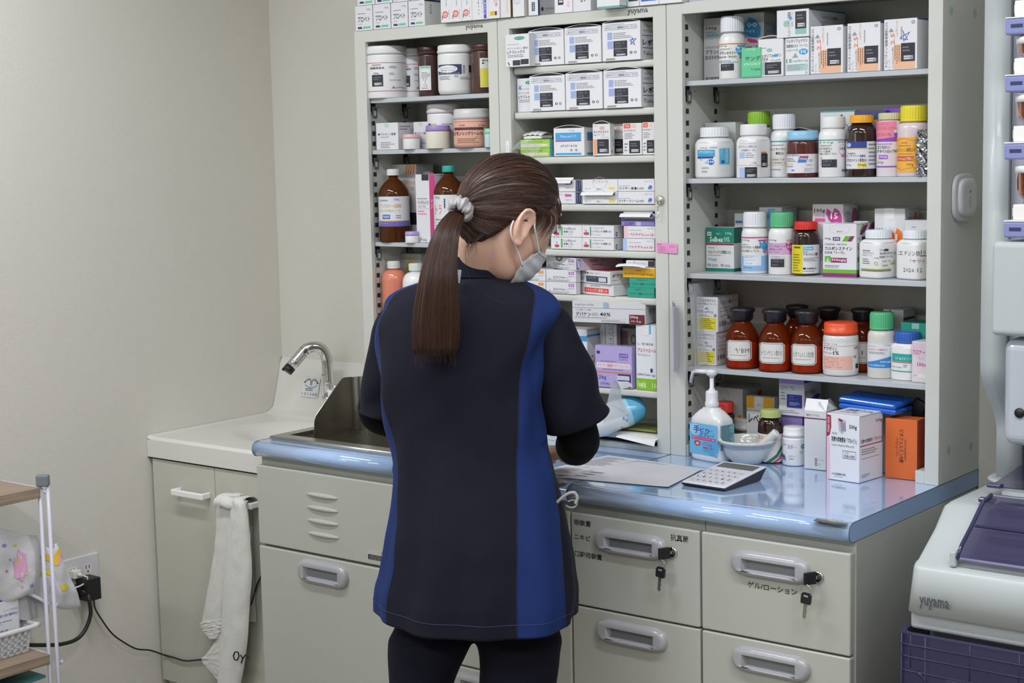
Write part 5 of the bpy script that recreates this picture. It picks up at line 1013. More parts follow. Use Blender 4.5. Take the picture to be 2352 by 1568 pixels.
bottle('pale pink bottle with a yellow ribbed cap and an orange label', R2, 2061, 2134, .046, 242, body=mat('#d9c9cc', .25, coat=.2), cap=('#e0cf2c', .80, .225, 1), sh=.15, neck=.74, label_el=[R(0, 0, 1, 1, '#e8b040'), ('w', [(.02, .08), (.15, .03), (.3, .05), (.5, .1), (.66, .05)], .008, '#c86a3c'), ('w', [(.02, .88), (.15, .94), (.3, .9), (.5, .87), (.66, .93)], .008, '#c86a3c'), R(.62, .1, .65, .96, '#c86a3c'), T(.15, .12, .32, .2, 'meiji', '#c85a4c', 0, .02), G(.04, .22, .5, .27, 1, '#9a5a3c'), T(.02, .30, .56, .42, 'リンシン細粒20%', '#7a3a2c', 0, .02), G(.05, .46, .5, .5, 1, '#9a5a3c'), R(.02, .54, .5, .68, '#c8503c'), T(.04, .57, .48, .66, '200mg(力価)/g', '#f0dcc8'), T(.3, .74, .5, .84, '100g', '#7a3a2c', 0, 0)], lab=(.10, .84, '#e8b040', 0, .75))
t = thing('foil_packet', 'crinkled silver foil packet at the right end of the second right shelf', 'packet', (x_at(2120, .012, R2), .012, R2)); q = MB(); _h = z_at(298, t.location.x, .012)-R2
FOIL = mat('#c9c9cc', .18, 1.0); rn = random.Random(5)
q.grid(lambda i, j: (-.012+.019*i+.0025*math.sin(23*j+9*i), -.003+.006*i+.004*math.sin(31*j*1.3+11*i)+.0015*rn.random(), .0005+_h*j), 6, 22, FOIL, smooth=False)
q.grid(lambda i, j: (-.012+.019*i+.0025*math.sin(23*j+9*i), .006+.004*math.sin(21*j+5*i), .0005+_h*j), 6, 22, FOIL, smooth=False); q.build('foil', t)
# third shelf
carton('white carton with teal green top and bottom bands, left end of the third shelf', R3, 1622, 1686, .090, 523, .06, 0, '#dcdcdc', [R(0, 0, 1, .355, '#15806c'), R(.05, .1, .2, .19, '#d8d4cc'), T(.07, .12, .18, .17, '細粒', '#33363c', 0, 0), T(.38, .12, .52, .16, '開封口', '#c4e0d8', 0, 0), T(.70, .1, .92, .17, '100g', '#d8ece6', 0, 0), T(.14, .21, .62, .33, 'Selbex', '#e8f4f0', 0, .03), T(.66, .21, .85, .32, '10%', '#e8f4f0', 0, 0), R(0, .36, 1, .40, '#8a2f3c'), G(.08, .45, .4, .48, 1), T(.08, .52, .74, .6, 'セルベックス細粒', '#2e3138', 0, .03), T(.76, .53, .9, .6, '10%', '#444', 0, 0), G(.08, .62, .6, .65, 1), T(.08, .69, .38, .78, '100mg/g', '#3a8fb4', 0, 0), ('o', .11, .86, .06, .03, .4, '#5a5a90'), G(.2, .84, .45, .9, 2), ('o', .58, .86, .05, .03, .4, '#5a5a90'), G(.66, .84, .92, .9, 2), R(0, .93, 1, 1, '#15806c')], [R(0, 0, 1, .355, '#126a5a'), R(0, .93, 1, 1, '#126a5a')])
carton('narrow white carton with a navy patch between green box and white bottle', R3, 1687.5, 1740, .125, 490, .05, 0, '#d4d6d8', [R(.05, .13, .35, .17, '#3a78a8'), G(.1, .25, .45, .3, 2), T(.06, .38, .48, .44, 'メチエフ', '#33466c', 0, .03), G(.06, .48, .45, .56, 2), R(.1, .58, .42, .64, '#b9bbc0'), ('e', .2, .71, .08, .03, '#33363c'), T(.3, .69, .5, .73, 'NIPRO', '#33363c'), R(.04, .8, .9, .98, '#2a5f90'), ('p', [(.12, .88), (.28, .83), (.44, .88), (.28, .93)], '#d8e0e4')])
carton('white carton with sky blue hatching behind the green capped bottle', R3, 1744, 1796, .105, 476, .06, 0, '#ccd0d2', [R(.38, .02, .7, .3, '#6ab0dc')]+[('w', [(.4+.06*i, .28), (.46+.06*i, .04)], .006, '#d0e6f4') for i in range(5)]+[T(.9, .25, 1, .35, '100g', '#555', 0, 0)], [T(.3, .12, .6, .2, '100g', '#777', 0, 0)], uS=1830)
bottle('white bottle with a white ribbed cap, pink line and blue lower label', R3, 1703.5, 1765, None, 486, vB=628.5, cap=('#e4e5e7', .84, .245, 1), sh=.20, neck=.76, label_el=[R(0, 0, 1, .035, '#c03f86'), T(.05, .07, .3, .13, '100g', '#444', 0, 0), R(.62, .08, .9, .13, '#c04a90'), G(.05, .2, .4, .24, 1), T(.02, .26, .7, .34, 'ロプクタロール塩酸塩', '#33363c', 0, .02), T(.02, .37, .66, .45, 'DS小児用0.1%「タカタ」', '#33363c', 0, 0)]+DROP(.8, .28, .14, .16, BL, PK)+[T(.74, .22, .84, .28, '1', '#e8f0f6'), R(0, .56, 1, 1.0, '#8fb8dc'), R(.1, .52, .72, .84, '#dde4ee'), G(.14, .54, .68, .62, 2), T(.2, .66, .5, .7, '2027.10', '#8a90a0', 0, 0), T(.2, .76, .4, .8, '5508', '#8a90a0', 0, 0), G(.1, .88, .5, .93, 1, '#5a80b0')], lab=(.08, .99, None, 0, 1))
bottle('white bottle with a mint green ribbed cap and a mauve label block', R3, 1765.5, 1827, None, 487, vB=631, cap=('#5cb883', .84, .235, 1), sh=.20, neck=.76, label_el=[T(.05, .06, .3, .12, '100g', '#444', 0, 0), R(.66, .07, .94, .12, '#d8a0a8'), R(0, .16, 1, .48, '#cfa9cf'), G(.05, .18, .3, .21, 1), T(.05, .22, .62, .29, 'アンブロキソール', '#6a3a70', 0, .02), T(.05, .31, .5, .37, '塩酸塩DS小児用', '#6a3a70', 0, 0), T(.05, .39, .4, .45, '1.5%「タカタ」', '#6a3a70', 0, 0)]+DROP(.78, .30, .15, .16, '#c03f86', '#d86a98')+[T(.7, .24, .86, .31, '15', '#f4e4ee'), R(.1, .52, .6, .6, '#c9cdd4'), G(.1, .52, .6, .6, 2), R(.1, .62, .58, .84, '#2a2d35'), T(.14, .65, .5, .71, '2028.11', '#8a90a0', 0, 0), T(.14, .75, .36, .81, '0067', '#8a90a0', 0, 0)], lab=(.06, .99, None, 0, 1))
bottle('brown glass bottle with a red cap and a yellow and white label', R3, 1820, 1882, None, 508, vB=633, body=AMB, cap=('#d62c28', .83, .145, 1), sh=.22, neck=.74, label_el=[R(0, 0, .38, 1, '#dccb18'), G(.05, .3, .32, .95, 7, '#7a7418'), R(.08, .06, .3, .12, '#5a5418'), R(.40, .06, .76, .18, '#58a8c8'), T(.43, .08, .73, .16, '100mg/g', '#e4f2f8'), T(.4, .22, .58, .26, '鎮咳剤', '#33363c', 0, 0), T(.40, .28, .92, .38, 'アスベリン散', '#2e3138', 0, .035), G(.42, .44, .95, .58, 3), ('e', .45, .82, .06, .035, '#22242a'), T(.55, .79, .88, .86, 'NIPRO', '#22242a', 0, .03), G(.4, .89, .9, .94, 1)], lab=(.06, .86, '#dbdcdd', 0, 1), base=.08)
carton('white carton with a magenta drop and 15 behind the red capped bottle', R3, 1866, 1936, .095, 469, .06, 0, '#d3d1d2', [T(.06, .06, .42, .13, '100g', '#33363c', 0, .02), T(.07, .15, .4, .19, '(プラスチック製)', '#555', 0, 0), R(.08, .2, .42, .25, '#d0609c')]+DROP(.72, .2, .27, .15, '#b8408a', '#c85a98')+[T(.6, .12, .84, .21, '15', '#f4e8f0', 0, .03), T(.6, .24, .86, .30, 'mg/g', '#f4e8f0', 0, 0), R(.2, .5, 1, .8, '#b9a4c0'), T(.25, .56, .5, .7, 'ソフ', '#6a3a70')], [T(.15, .1, .5, .17, '100g', '#777', 0, 0), ('e', .8, .18, .2, .12, '#b0608c'), R(.2, .26, .6, .29, '#c890b0')], uS=1969)
KAR = [T(.06, .26, .24, .31, '100g', '#33363c', 0, .02), R(.3, .25, .52, .32, '#3a3050'), T(.33, .26, .5, .31, '50%', '#e4e0ec'), ('p', [(.58, .33), (.68, .23), (.86, .23), (.76, .33)], '#6aa82c'), ('p', [(.74, .33), (.84, .23), (.95, .23), (.86, .33)], '#7a2a68'), T(.06, .37, .72, .405, '気道粘液調整・粘膜正常化剤', '#777', 0, 0), T(.06, .43, .88, .50, 'カルボシステイン', '#2e3138', 0, .035), T(.06, .515, .64, .57, 'DS50%「トーワ」', '#2e3138', 0, .02), ('p', [(.06, .72), (.06, .61), (.24, .61), (.24, .72)], '#5fae3a'), ('p', [(.08, .72), (.15, .63), (.22, .72)], '#a9d890'), R(.25, .64, .72, .73, '#8a2f5c'), T(.27, .655, .70, .715, '500mg/g', '#f0dce8', 0, .03), T(.06, .78, .5, .81, '東和薬品株式会社', '#444', 0, 0), G(.06, .82, .5, .84, 1), R(0, .86, 1, .93, '#6cae2e'), R(0, .93, 1, 1.0, '#84306c')]
carton('white carton with lime green and purple foot bands, third right shelf', R3, 1890, 1966.5, None, 514, .05, 2, '#dcdcde', KAR+[('o', .5, .1, .3, .09, .02, '#bbb'), T(.42, .13, .6, .16, '開封口', '#888', 0, 0)], [('p', [(.3, .2), (.5, .08), (.95, .02), (.95, .12), (.5, .22)], '#84306c'), ('p', [(.3, .16), (.5, .04), (.8, .0), (.5, .12)], '#6cae2e'), T(.1, .26, .3, .31, '100g', '#444', 0, 0), R(.5, .25, .85, .31, '#3a3050'), G(.1, .36, .8, .5, 3), R(.1, .62, .5, .72, '#5fae3a'), R(0, .86, 1, .93, '#5f9a2a'), R(0, .93, 1, 1, '#752a60')], vB=637, uS=1992)
carton('white carton with a purple corner tucked behind the banded carton', R3, 1960, 1992, .10, 508, .05, 0, '#c9c8ca', [('p', [(.5, .02), (1, .02), (1, .1), (.7, .16)], '#84306c')], [('p', [(.0, .2), (.5, .05), (1, .02), (1, .14), (.4, .24)], '#84306c')], uS=2008)
bottle('squarish white bottle with green and maroon lines and a date, third right shelf', R3, 1974.5, 2061, None, 527, vB=640, cap=('#e0e6ea', .68, .17, 1), sh=.18, neck=.66, sq=2.6, yaw=-20, base=.12, label_el=[G(.04, .12, .3, .2, 1), T(.04, .2, .36, .26, 'カルボシステイン', '#33363c', 0, 0), T(.04, .28, .3, .33, 'DS50%「トーワ」', '#33363c', 0, 0), G(.04, .4, .25, .6, 3), T(.38, .36, .5, .42, '100g', '#333', 0, 0), ('o', .43, .56, .05, .06, .3, '#7abf5a'), T(.53, .1, .65, .17, '100g', '#333', 0, 0), R(.66, .1, .8, .17, '#3a3050'), T(.53, .2, .98, .28, 'カルボシステイン', '#2e3138', 0, .03), T(.53, .31, .92, .39, 'DS50%「トーワ」', '#2e3138', 0, .02), T(.6, .46, .86, .52, '2031. 01', '#555', 0, 0), T(.6, .6, .78, .66, 'A0833', '#555', 0, 0), ('p', [(.84, .6), (.96, .6), (.96, .48)], '#8fc86a'), R(.02, .74, .88, .775, '#6cae2e'), R(.02, .79, .88, .81, '#7a2a3c'), R(0, .44, 0, .5, '#333')], lab=(.05, 1.0, None, 0, 1))
carton('white carton with an orange drop and a 1, back of the third shelf', R3, 2008, 2077.5, .09, 479, .06, 0, '#d2d2d1', [R(.3, .0, .68, .26, '#dcdcda'), T(.4, .1, .56, .14, '開封口', '#777', 0, 0), T(.08, .28, .36, .35, '100g', '#33363c', 0, .02), T(.08, .36, .38, .4, '(プラスチック製)', '#555', 0, 0), R(.1, .42, .4, .47, '#e07a3c')]+DROP(.74, .48, .27, .2, OR_, '#c84a8a')+[T(.68, .37, .76, .46, '1', '#f8ece0', 0, .03), T(.64, .5, .86, .58, 'mg/g', '#f8ece0', 0, 0), T(.3, .86, .9, .98, 'スチン', '#c03a40', 0, .04)], [T(.15, .12, .5, .18, '100g', '#777', 0, 0), R(.1, .22, .5, .27, '#d09070'), ('e', .75, .18, .16, .12, '#d8835a')], flap='tab', uS=2110)
carton('plain white carton behind the handwritten bottle', R3, 2077, 2132, .075, 506, .05, 0, '#cfd0d0', [G(.3, .1, .6, .14, 1)])
bottle('white bottle with black handwriting and a pen date, right end of the third shelf', R3, 2060, 2148, None, 527, vB=643, cap=('#e0e6ea', .68, .17, 1), sh=.18, neck=.66, sq=2.2, yaw=-18, base=.12, label_el=[T(.02, .14, .6, .3, 'エチジン散', '#22242a', 0, -.01), T(.62, .12, .92, .26, '10%', '#22242a', 0, -.01), R(.6, .28, .9, .31, '#c83a5c'), T(.34, .4, .8, .52, '「サワイ」', '#22242a', 0, -.01), T(.12, .68, .66, .8, '2026.12', '#22242a', 0, -.01)], lab=(.05, 1.0, None, 0, 1))
# fourth shelf
AZ = [T(.05, .05, .92, .14, 'アジスロマイシン', '#2e3138', 0, .03), T(.05, .16, .92, .23, '細粒小児用10%「トーワ」', '#33363c', 0, .02), T(.05, .25, .34, .31, '1g×30包', '#44464c', 0, 0), T(.05, .35, .32, .46, '100', '#2a3a6a', 0, .02), T(.34, .38, .78, .46, 'mg/包(1g)', '#55586a', 0, 0), ('p', [(.36, .35), (.47, .28), (.6, .35)], '#8a90a0'), G(.05, .5, .75, .56, 2), ('o', .88, .52, .06, .04, .5, '#33363c'), R(.05, .59, .92, .93, '#e2d63a'), G(.2, .6, .9, .91, 6, '#6a641c'), R(.2, .59, .21, .93, '#a89c20')]
AZS = [T(.1, .12, .95, .24, 'アジスロマイシン細粒10%「トーワ」', '#33363c', 0, .02), T(.1, .3, .9, .34, 'AZITHROMYCIN FINE GRANULES 10% TOWA', '#666', 0, 0), G(.1, .4, .7, .44, 1), T(.1, .52, .4, .58, '1g×30包', '#444', 0, 0), T(.08, .68, .4, .86, '100', '#33363c'), T(.42, .72, .95, .86, 'mg/包(1g)', '#55575c', 0, 0), ('p', [(.4, .66), (.5, .58), (.62, .66)], '#8a90a0')]
a_ = carton('lower of two white cartons with a yellow table, left of the brown bottles', R4, 1601, 1645, None, 763, .095, 2, '#dddee0', AZ, AZS, vB=840, group='white cartons with a yellow table')
_hz = z_at(763, a_.location.x, a_.location.y-.05)+.0006
carton('upper of two white cartons with a yellow table, topped by a loose rubber band', _hz, 1600.5, 1649, a_.location.y-.046, 683, .10, 5, '#dddee0', AZ, AZS+[R(.72, 0, .74, 1, '#c9b9a0')], group='white cartons with a yellow table', top=[G(.1, .1, .8, .5, 3), R(0, .72, 1, .74, '#c9b9a0')], flap=None)
APO = mat('#c65a20', .05, 0, 'clear', op=.16, tintt=1, coat=1.0, spec=1.0)
def apoth(label, uL, uR, vB, vT, cap, txt, und=True, y=None, powder=.52):
    el = [R(.02, .0, .78, 1, '#dedcd6')]
    fr = [(.05, .14), (.12, .05), (.68, .05), (.75, .14), (.75, .86), (.68, .95), (.12, .95), (.05, .86), (.05, .14)]
    el = [('p', [(.03, .12), (.11, .0), (.70, .0), (.78, .12), (.78, .88), (.70, 1.0), (.11, 1.0), (.03, .88)], '#dedcd6'), ('w', fr, .010, '#2a2a2e')]
    if txt: el += [T(.10, .36, .70, .62, txt, '#26262a', 0, -.005), R(.14, .72, .62, .735, '#3a3a3e')]
    return bottle(label, R4, uL, uR, y, vT, vB=vB, body=APO, cap=('#1f1e22', .79, cap, 0), sh=.40, neck=.50, base=.1, shk=.45, nk=.12, fill=('#efd9c4', powder), capkind='stopper', name='apothecary_bottle', label_el=el if txt else None, lab=(.30, 1.0, None, 0, 1), group='brown glass bottles with black stoppers')
apoth('left of the three front brown glass bottles with black stoppers', 1668, 1742.5, 848, 703, .215, 'ミヤBM')
apoth('middle of the three front brown glass bottles with black stoppers', 1742.5, 1819, 855, 706, .215, 'トランサミン散50%')
apoth('right of the three front brown glass bottles with black stoppers', 1816.5, 1891, 859, 709, .215, 'ビオフェルミン配合散')
def apb(lbl, uc, vt, txt=None):
    y = .132; x = x_at(uc, y, R4); r = .0295; d = (Vector((x, y, R4))-CC).dot(CF)
    return apoth(lbl, uc-r*FPX/d, uc+r*FPX/d, None, vt, .2, txt, y=y)
apb('left of the three back brown bottles, only its black stopper showing', 1831, 697)
apb('middle of the three back brown bottles, black stopper above the orange lid', 1904.5, 702)
apb('right of the three back brown bottles, its label cut off by the orange lidded jar', 1981, 705, '庄N')
bottle('frosted white jar with an orange lid and a salmon label', R4, 1890.5, 1971.5, None, 739, vB=864, body=mat('#d8d8d6', .2, coat=.3), cap=('#e8562c', .955, .215, 0), sh=.12, neck=.95, base=.12, label_el=[T(.03, .02, .2, .07, '10mg/g', '#777', 0, 0), T(.24, .02, .4, .07, '120g', '#777', 0, 0), R(0, .1, 1, .115, '#e0907a'), T(.03, .14, .4, .27, 'ナウゼリン', '#2e3138', 0, .035), T(.03, .32, .3, .41, 'ドライシロップ', '#33363c', 0, 0), T(.3, .28, .45, .42, '1%', '#2e3138', 0, .03), R(.03, .47, .82, .95, '#e4b4a4'), G(.06, .5, .6, .9, 6, '#b08478'), T(.86, .14, .96, .27, 'ナウ', '#33363c'), ('o', .88, .5, .03, .04, .4, '#33363c'), R(.90, .75, .97, .92, '#33363c')], lab=(.14, .92, '#e2dfdc', 0, 1), capkind='lid')
bottle('translucent white bottle with a mint green cap and a blue slanted label', R4, 1993, 2056, None, 716, vB=869, body=mat('#d3d0c8', .3), cap=('#55b47c', .84, .26, 1), sh=.16, neck=.78, label_el=[T(.6, .03, .8, .09, '100g', '#777', 0, 0), G(.05, .1, .3, .13, 1), T(.06, .2, .7, .27, 'カロナール細粒20%', '#d0506c', 0, .02), G(.06, .32, .7, .42, 2), ('p', [(0, .96), (0, .76), (1, .45), (1, .96)], '#3a82c4'), T(.45, .68, .85, .76, '200mg/g', '#dcecf6'), T(.06, .82, .62, .9, 'あゆみ製薬株式会社', '#dcecf6', 0, 0)], lab=(.24, .86, '#d9dadc', 0, 1))
carton('black and white striped carton behind the mint green cap', R4, 2028, 2074, .11, 712, .06, 0, '#b9bdba', [R(.3, 0, .36, .6, '#33363c'), T(.02, .1, .2, .5, '2.5', '#555', -90, 0)], [R(0, .12, 1, .16, '#22282a'), R(0, .28, 1, .32, '#22282a'), R(.3, .12, .35, .5, '#22282a')], uS=2100)
carton('teal green carton behind the blue capped bottle', R4, 2068, 2132, .075, 744, .06, 0, '#1f8a74', [R(.4, .0, .66, .1, '#8ab9ac'), T(.75, .2, .95, .3, '10', '#0e4a3c')])
bottle('white bottle with a blue cap and teal lines, right end of the fourth shelf', R4, 2047.5, 2123, None, 760, vB=874, cap=('#2d5fb0', .78, .22, 1), sh=.16, neck=.72, sq=1.0, yaw=-10, label_el=[R(0, 0, 1, .06, '#2f9f94'), R(0, .06, 1, .34, '#2f9f94'), T(.1, .14, .62, .26, 'フェロミア', '#e4f4f2', 0, .035), R(0, .36, 1, .39, '#c0384c'), T(.05, .56, .3, .63, '83.0mg/g', '#44464c', 0, 0), G(.35, .45, .5, .6, 2), G(.6, .45, .95, .65, 3), R(0, .74, 1, .78, '#2f9f94')], lab=(.12, .85, None, 0, 1))
carton('tilted pinkish white carton with magenta words at the right post', R4, 2094, 2136, None, 786, .04, -8, '#d8cfd0', [T(.2, .06, .9, .12, '100g 2.5g×4', '#777', 0, 0), R(.0, .05, 1.0, .36, '#d8c0cc'), T(.04, .2, .9, .32, 'カロナール', '#b04a90', 0, .03), T(.3, .38, .8, .45, 'アセトアミ', '#c080a8', 0, 0), T(.3, .5, .95, .64, '100mg', '#c0309a', 0, .035), R(.1, .78, .95, .88, '#e0dcda'), T(.1, .8, .3, .86, '薬剤師', '#c06a80', 0, 0)], vB=881)
t = thing('plastic_sleeve', 'clear plastic sleeve hanging at the left side of the right cabinet', 'sleeve', (-.16, .03, 1.04)); q = MB(); _L = t.location
s0, s1, s2, s3 = on_y(1578, 652, -.004), on_y(1640, 646, .10), on_y(1590, 850, -.004), on_y(1628, 830, .06)
q.grid(lambda i, j: tuple(Vector(s0).lerp(s1, i).lerp(Vector(s2).lerp(s3, i), j)+Vector((.004*math.sin(5*i+2*j)+.003, 0, 0))-_L), 12, 16, mat('#dfe3e4', .15, 0, 'clear', op=.45, coat=.6)); q.build('film', t)
t = thing('paper_wad', 'stack of white slips clipped to the cabinet post by the pump bottle', 'papers', (-.19, -.004, 1.03)); q = MB(); _L = t.location
p0, p1 = on_y(1549, 688, -.003), on_y(1556, 848, -.003); HS = p0.z-p1.z
for k in range(9):   # slips fanned out, each standing off the post and turned towards the room
    o = Matrix.Translation(Vector((p0.x-.003+.0022*k, -.003-.0014*k, p1.z+.002*math.sin(k*2)))-_L) @ Matrix.Rotation(math.radians(-62-2*k), 4, 'Z') @ Matrix.Rotation(math.radians(3-.7*k), 4, 'Y'); q.X = o
    q.box(0, 0, 0, .028, .0003, HS-.002*k, mat('#dcdee4' if k % 2 else '#c4c8d4', .6))
q.build('slips', t)
# ================================================================ on the worktop inside the right cabinet
ZW = ZC+.0006
t = thing('sanitizer_bottle', 'tall white square pump bottle of hand sanitizer with a blue label', 'bottle', on_z(1631, 1046, ZC))
_b = on_z(1651, 1065, ZW); _a = on_z(1583, 1052, ZW); _c = on_z(1681, 1046, ZW)
ex = (_b-_a); ex.z = 0; wd = ex.length; ex.normalize(); eyv = Vector((-ex.y, ex.x, 0)); dp = min(.055, max(.04, (_c-_b).dot(eyv)*1.0)); dp = .050
cen = _b-ex*wd/2+eyv*dp/2; t.location = (cen.x, cen.y, ZC); t.rotation_euler = (0, 0, math.atan2(ex.y, ex.x))
hz = lambda v: z_at(v, cen.x, cen.y)-ZC
hbd, hsh, hnk, hpt = hz(960), hz(938), hz(897), hz(848)
q = MB(); PEW = mat('#e4e6e7', .28, coat=.3)
def sqr(w_, d_, z_, e=5.0, n=48):
    o = []
    for k in range(n):
        a = 2*PI*k/n; c, s_ = math.cos(a), math.sin(a); f = (abs(c)**e+abs(s_)**e)**(-1/e); o.append((w_*f*c, d_*f*s_, z_))
    return o
secs = [(.46, .46, .0006, 4), (.49, .49, .003, 5), (.5, .5, .008, 6), (.5, .5, hbd*.93, 6), (.49, .49, hbd, 5.5), (.44, .42, hbd+(hsh-hbd)*.35, 4), (.33, .34, hbd+(hsh-hbd)*.8, 3), (.25, .31, hsh, 2.3), (.22, .30, hsh+.004, 2)]
rg = [[q.addv(p) for p in sqr(w_*wd, d_*dp, z_, e)] for w_, d_, z_, e in secs]
for j in range(len(rg)-1):
    for k in range(48): q.face((rg[j][k], rg[j][(k+1) % 48], rg[j+1][(k+1) % 48], rg[j+1][k]), PEW, True)
q.face(rg[0][::-1], PEW); q.build('bottle_body', t)
q = MB(); rr = .0145
q.lathe([(rr*.98, hsh+.001), (rr*1.02, hsh+.002), (rr, hsh+.014), (rr*.9, hsh+.016), (rr*.9, hnk-.004), (rr*.82, hnk), (.007, hnk+.001), (.0065, hnk+.004), (.0045, hnk+.005), (.0045, hpt-.012)], PEW, 32, rfn=lambda a, z: .0003*math.cos(30*a) if hsh+.002 < z < hsh+.014 else 0); q.build('collar', t)
q = MB(); q.lathe([(.0055, hpt-.016), (.0075, hpt-.013), (.0115, hpt-.011), (.0120, hpt-.004), (.0105, hpt-.001), (0, hpt)], PEW, 28)
nz = [Vector((-.006, 0, hpt-.006)), Vector((-.040, -.004, hpt-.007)), Vector((-.050, -.005, hpt-.010)), Vector((-.056, -.006, hpt-.032))]
q.tube(nz, lambda s_: .0048-.0012*s_, PEW, 12); q.build('pump_head', t)
q = MB(); LBL = '#4aa8e0'
f1 = lambda a, b, o: (-wd/2*.93+wd*.93*a, -dp/2-.0006-o, hbd*.90*(1-b)+hbd*.16*b)
els = [R(0, 0, 1, 1, '#6fbfe8'), ('e', .2, .2, .2, .18, '#9fd4f0'), ('e', .85, .7, .2, .22, '#58b0e4'), T(.14, .08, .38, .33, '手', '#3a2f90', 0, .05), T(.38, .13, .7, .28, 'ピカ', '#3a2f90', 0, .05), T(.36, .28, .88, .42, 'スプレー', '#3a2f90', 0, .03), ('e', .8, .2, .03, .025, '#3a9ad4'), ('e', .86, .27, .02, .018, '#3a9ad4'), ('w', [(.72, .18), (.72, .24)], .008, '#4a4aa0'), ('w', [(.69, .21), (.75, .21)], .006, '#4a4aa0'),
       R(.08, .43, .94, .53, '#c83a7c'), T(.11, .45, .9, .51, '酸性アルコールの力ですばやく消毒', '#f8e4ee', 0, 0), ('e', .28, .65, .12, .09, '#c83a4c'), ('p', [(.2, .68), (.28, .6), (.36, .66), (.3, .7)], '#e8c0c0'), T(.48, .57, .7, .61, '広範囲の', '#c83a5c', 0, 0), T(.46, .63, .82, .7, 'ウイルス', '#c83a5c', 0, .03), T(.48, .73, .9, .8, '細菌に効く', '#c83a5c', 0, .03), T(.5, .83, .72, .86, '手指消毒用', '#2c4a7c', 0, 0), T(.5, .88, .9, .92, 'アルコールスプレー', '#2c4a7c', 0, 0), T(.72, .94, .94, .975, '420mL', '#2c4a7c', 0, 0)]
prn(q, f1, els)
f2 = lambda a, b, o: (wd/2+.0006+o, -dp/2*.8+dp*.8*a, hbd*.90*(1-b)+hbd*.30*b)
prn(q, f2, [R(0, 0, 1, 1, '#7fb4c0'), G(.06, .02, .96, .96, 20, '#2c3a48')]); q.build('label', t)
_lx = mat('#6fbfe8', .4)
# mortar and pestle
t = thing('mortar', 'white porcelain mortar bowl with a thick rim on the blue worktop', 'mortar', on_z(1716, 1062, ZC)); _m = t.location
dd = (Vector(_m)-CC).dot(CF); Rm = 67*dd/FPX; Hm = (z_at(1006, _m.x, _m.y)-ZC); POR = mat('#d8d9d3', .12, coat=.4)
q = MB(); q.lathe([(Rm*.42, .0004), (Rm*.45, .003), (Rm*.42, .008), (Rm*.60, .014), (Rm*.80, .027), (Rm*.93, .045), (Rm*.985, Hm-.008), (Rm, Hm-.0025), (Rm*.985, Hm-.0005), (Rm*.955, Hm), (Rm*.915, Hm-.002), (Rm*.88, Hm-.012), (Rm*.75, Hm-.034), (Rm*.5, Hm-.050), (Rm*.2, Hm-.055), (0, Hm-.056)], POR, 64)
q.X = Matrix.Identity(4); q.tube([(Rm*.97*math.cos(a), Rm*.97*math.sin(a), Hm-.001) for a in [math.radians(x) for x in range(-150, -119, 6)]], lambda s_: .004*math.sin(PI*min(1, max(0, s_)))+.001, POR, 8)
q.build('bowl', t)
t = thing('pestle', 'white porcelain pestle leaning out of the mortar to the right', 'pestle', _m); q = MB()
pe_ = on_y(1785, 992, _m.y+.005)-_m; ps_ = Vector((-.004, -.006, Hm-.044)); pv = (pe_-ps_)
q.tube([ps_+pv*s_ for s_ in (0, .05, .15, .3, .55, .8, .93, .98, 1.0)], lambda s_: (.010 if s_ < .2 else .0075 if s_ < .4 else .0078+.0022*(s_-.4)/.6) if s_ < .96 else .006, POR, 20); q.build('pestle_rod', t)
# behind them
carton('white carton with green orange corner stripes behind the sanitizer', ZW, 1637, 1706, .105, 893, .075, 0, '#d0cfc8', [('p', [(.68, .7), (.85, .42), (.98, .42), (.82, .7)], '#e07a2c'), ('p', [(.72, .8), (.9, .5), (.98, .5), (.98, .7), (.92, .8)], '#2f8a5c'), ('o', .4, .15, .14, .14, .04, '#999'), T(.34, .16, .46, .2, '開封口', '#888', 0, 0)], [('p', [(.6, .45), (.8, .1), (1, .1), (.85, .45)], '#c06a30'), ('p', [(.75, .5), (.95, .2), (1, .5)], '#2f7a54')], uS=1750)
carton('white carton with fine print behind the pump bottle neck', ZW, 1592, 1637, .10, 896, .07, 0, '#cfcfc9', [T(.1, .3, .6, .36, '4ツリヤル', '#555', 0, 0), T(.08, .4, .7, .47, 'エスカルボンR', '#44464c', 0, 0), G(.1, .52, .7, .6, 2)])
bottle('dark bottle with a red cap behind the sanitizer', ZW, 1642, 1688, .07, 922, body=AMB, cap=('#c83a34', .92, .2, 0), sh=.15, neck=.85)
carton('white carton with yellow corner tabs and a large word, behind the dark bottle', ZW, 1715, 1778, .09, 914, .05, 0, '#d9d9d4', [R(0, .0, .28, .2, '#e8ac28'), R(.62, 0, .98, .2, '#e8ac28'), ('e', .45, .12, .15, .12, '#dfe0de'), T(.4, .12, .56, .16, '開封口', '#777', 0, 0), R(0, .24, 1, .245, '#444'), T(.08, .30, .85, .46, 'レベチラ', '#22242a', 0, .04)], uS=1788)
bottle('low round grey metal tin behind the mortar', ZW, 1684, 1752, None, 957, vB=1040, body=mat('#a9a9a5', .3, .85), cap=('#b4b3ae', 1.02, .36, 0), sh=.02, neck=.98, capkind='lid', name='metal_tin', cat='tin')
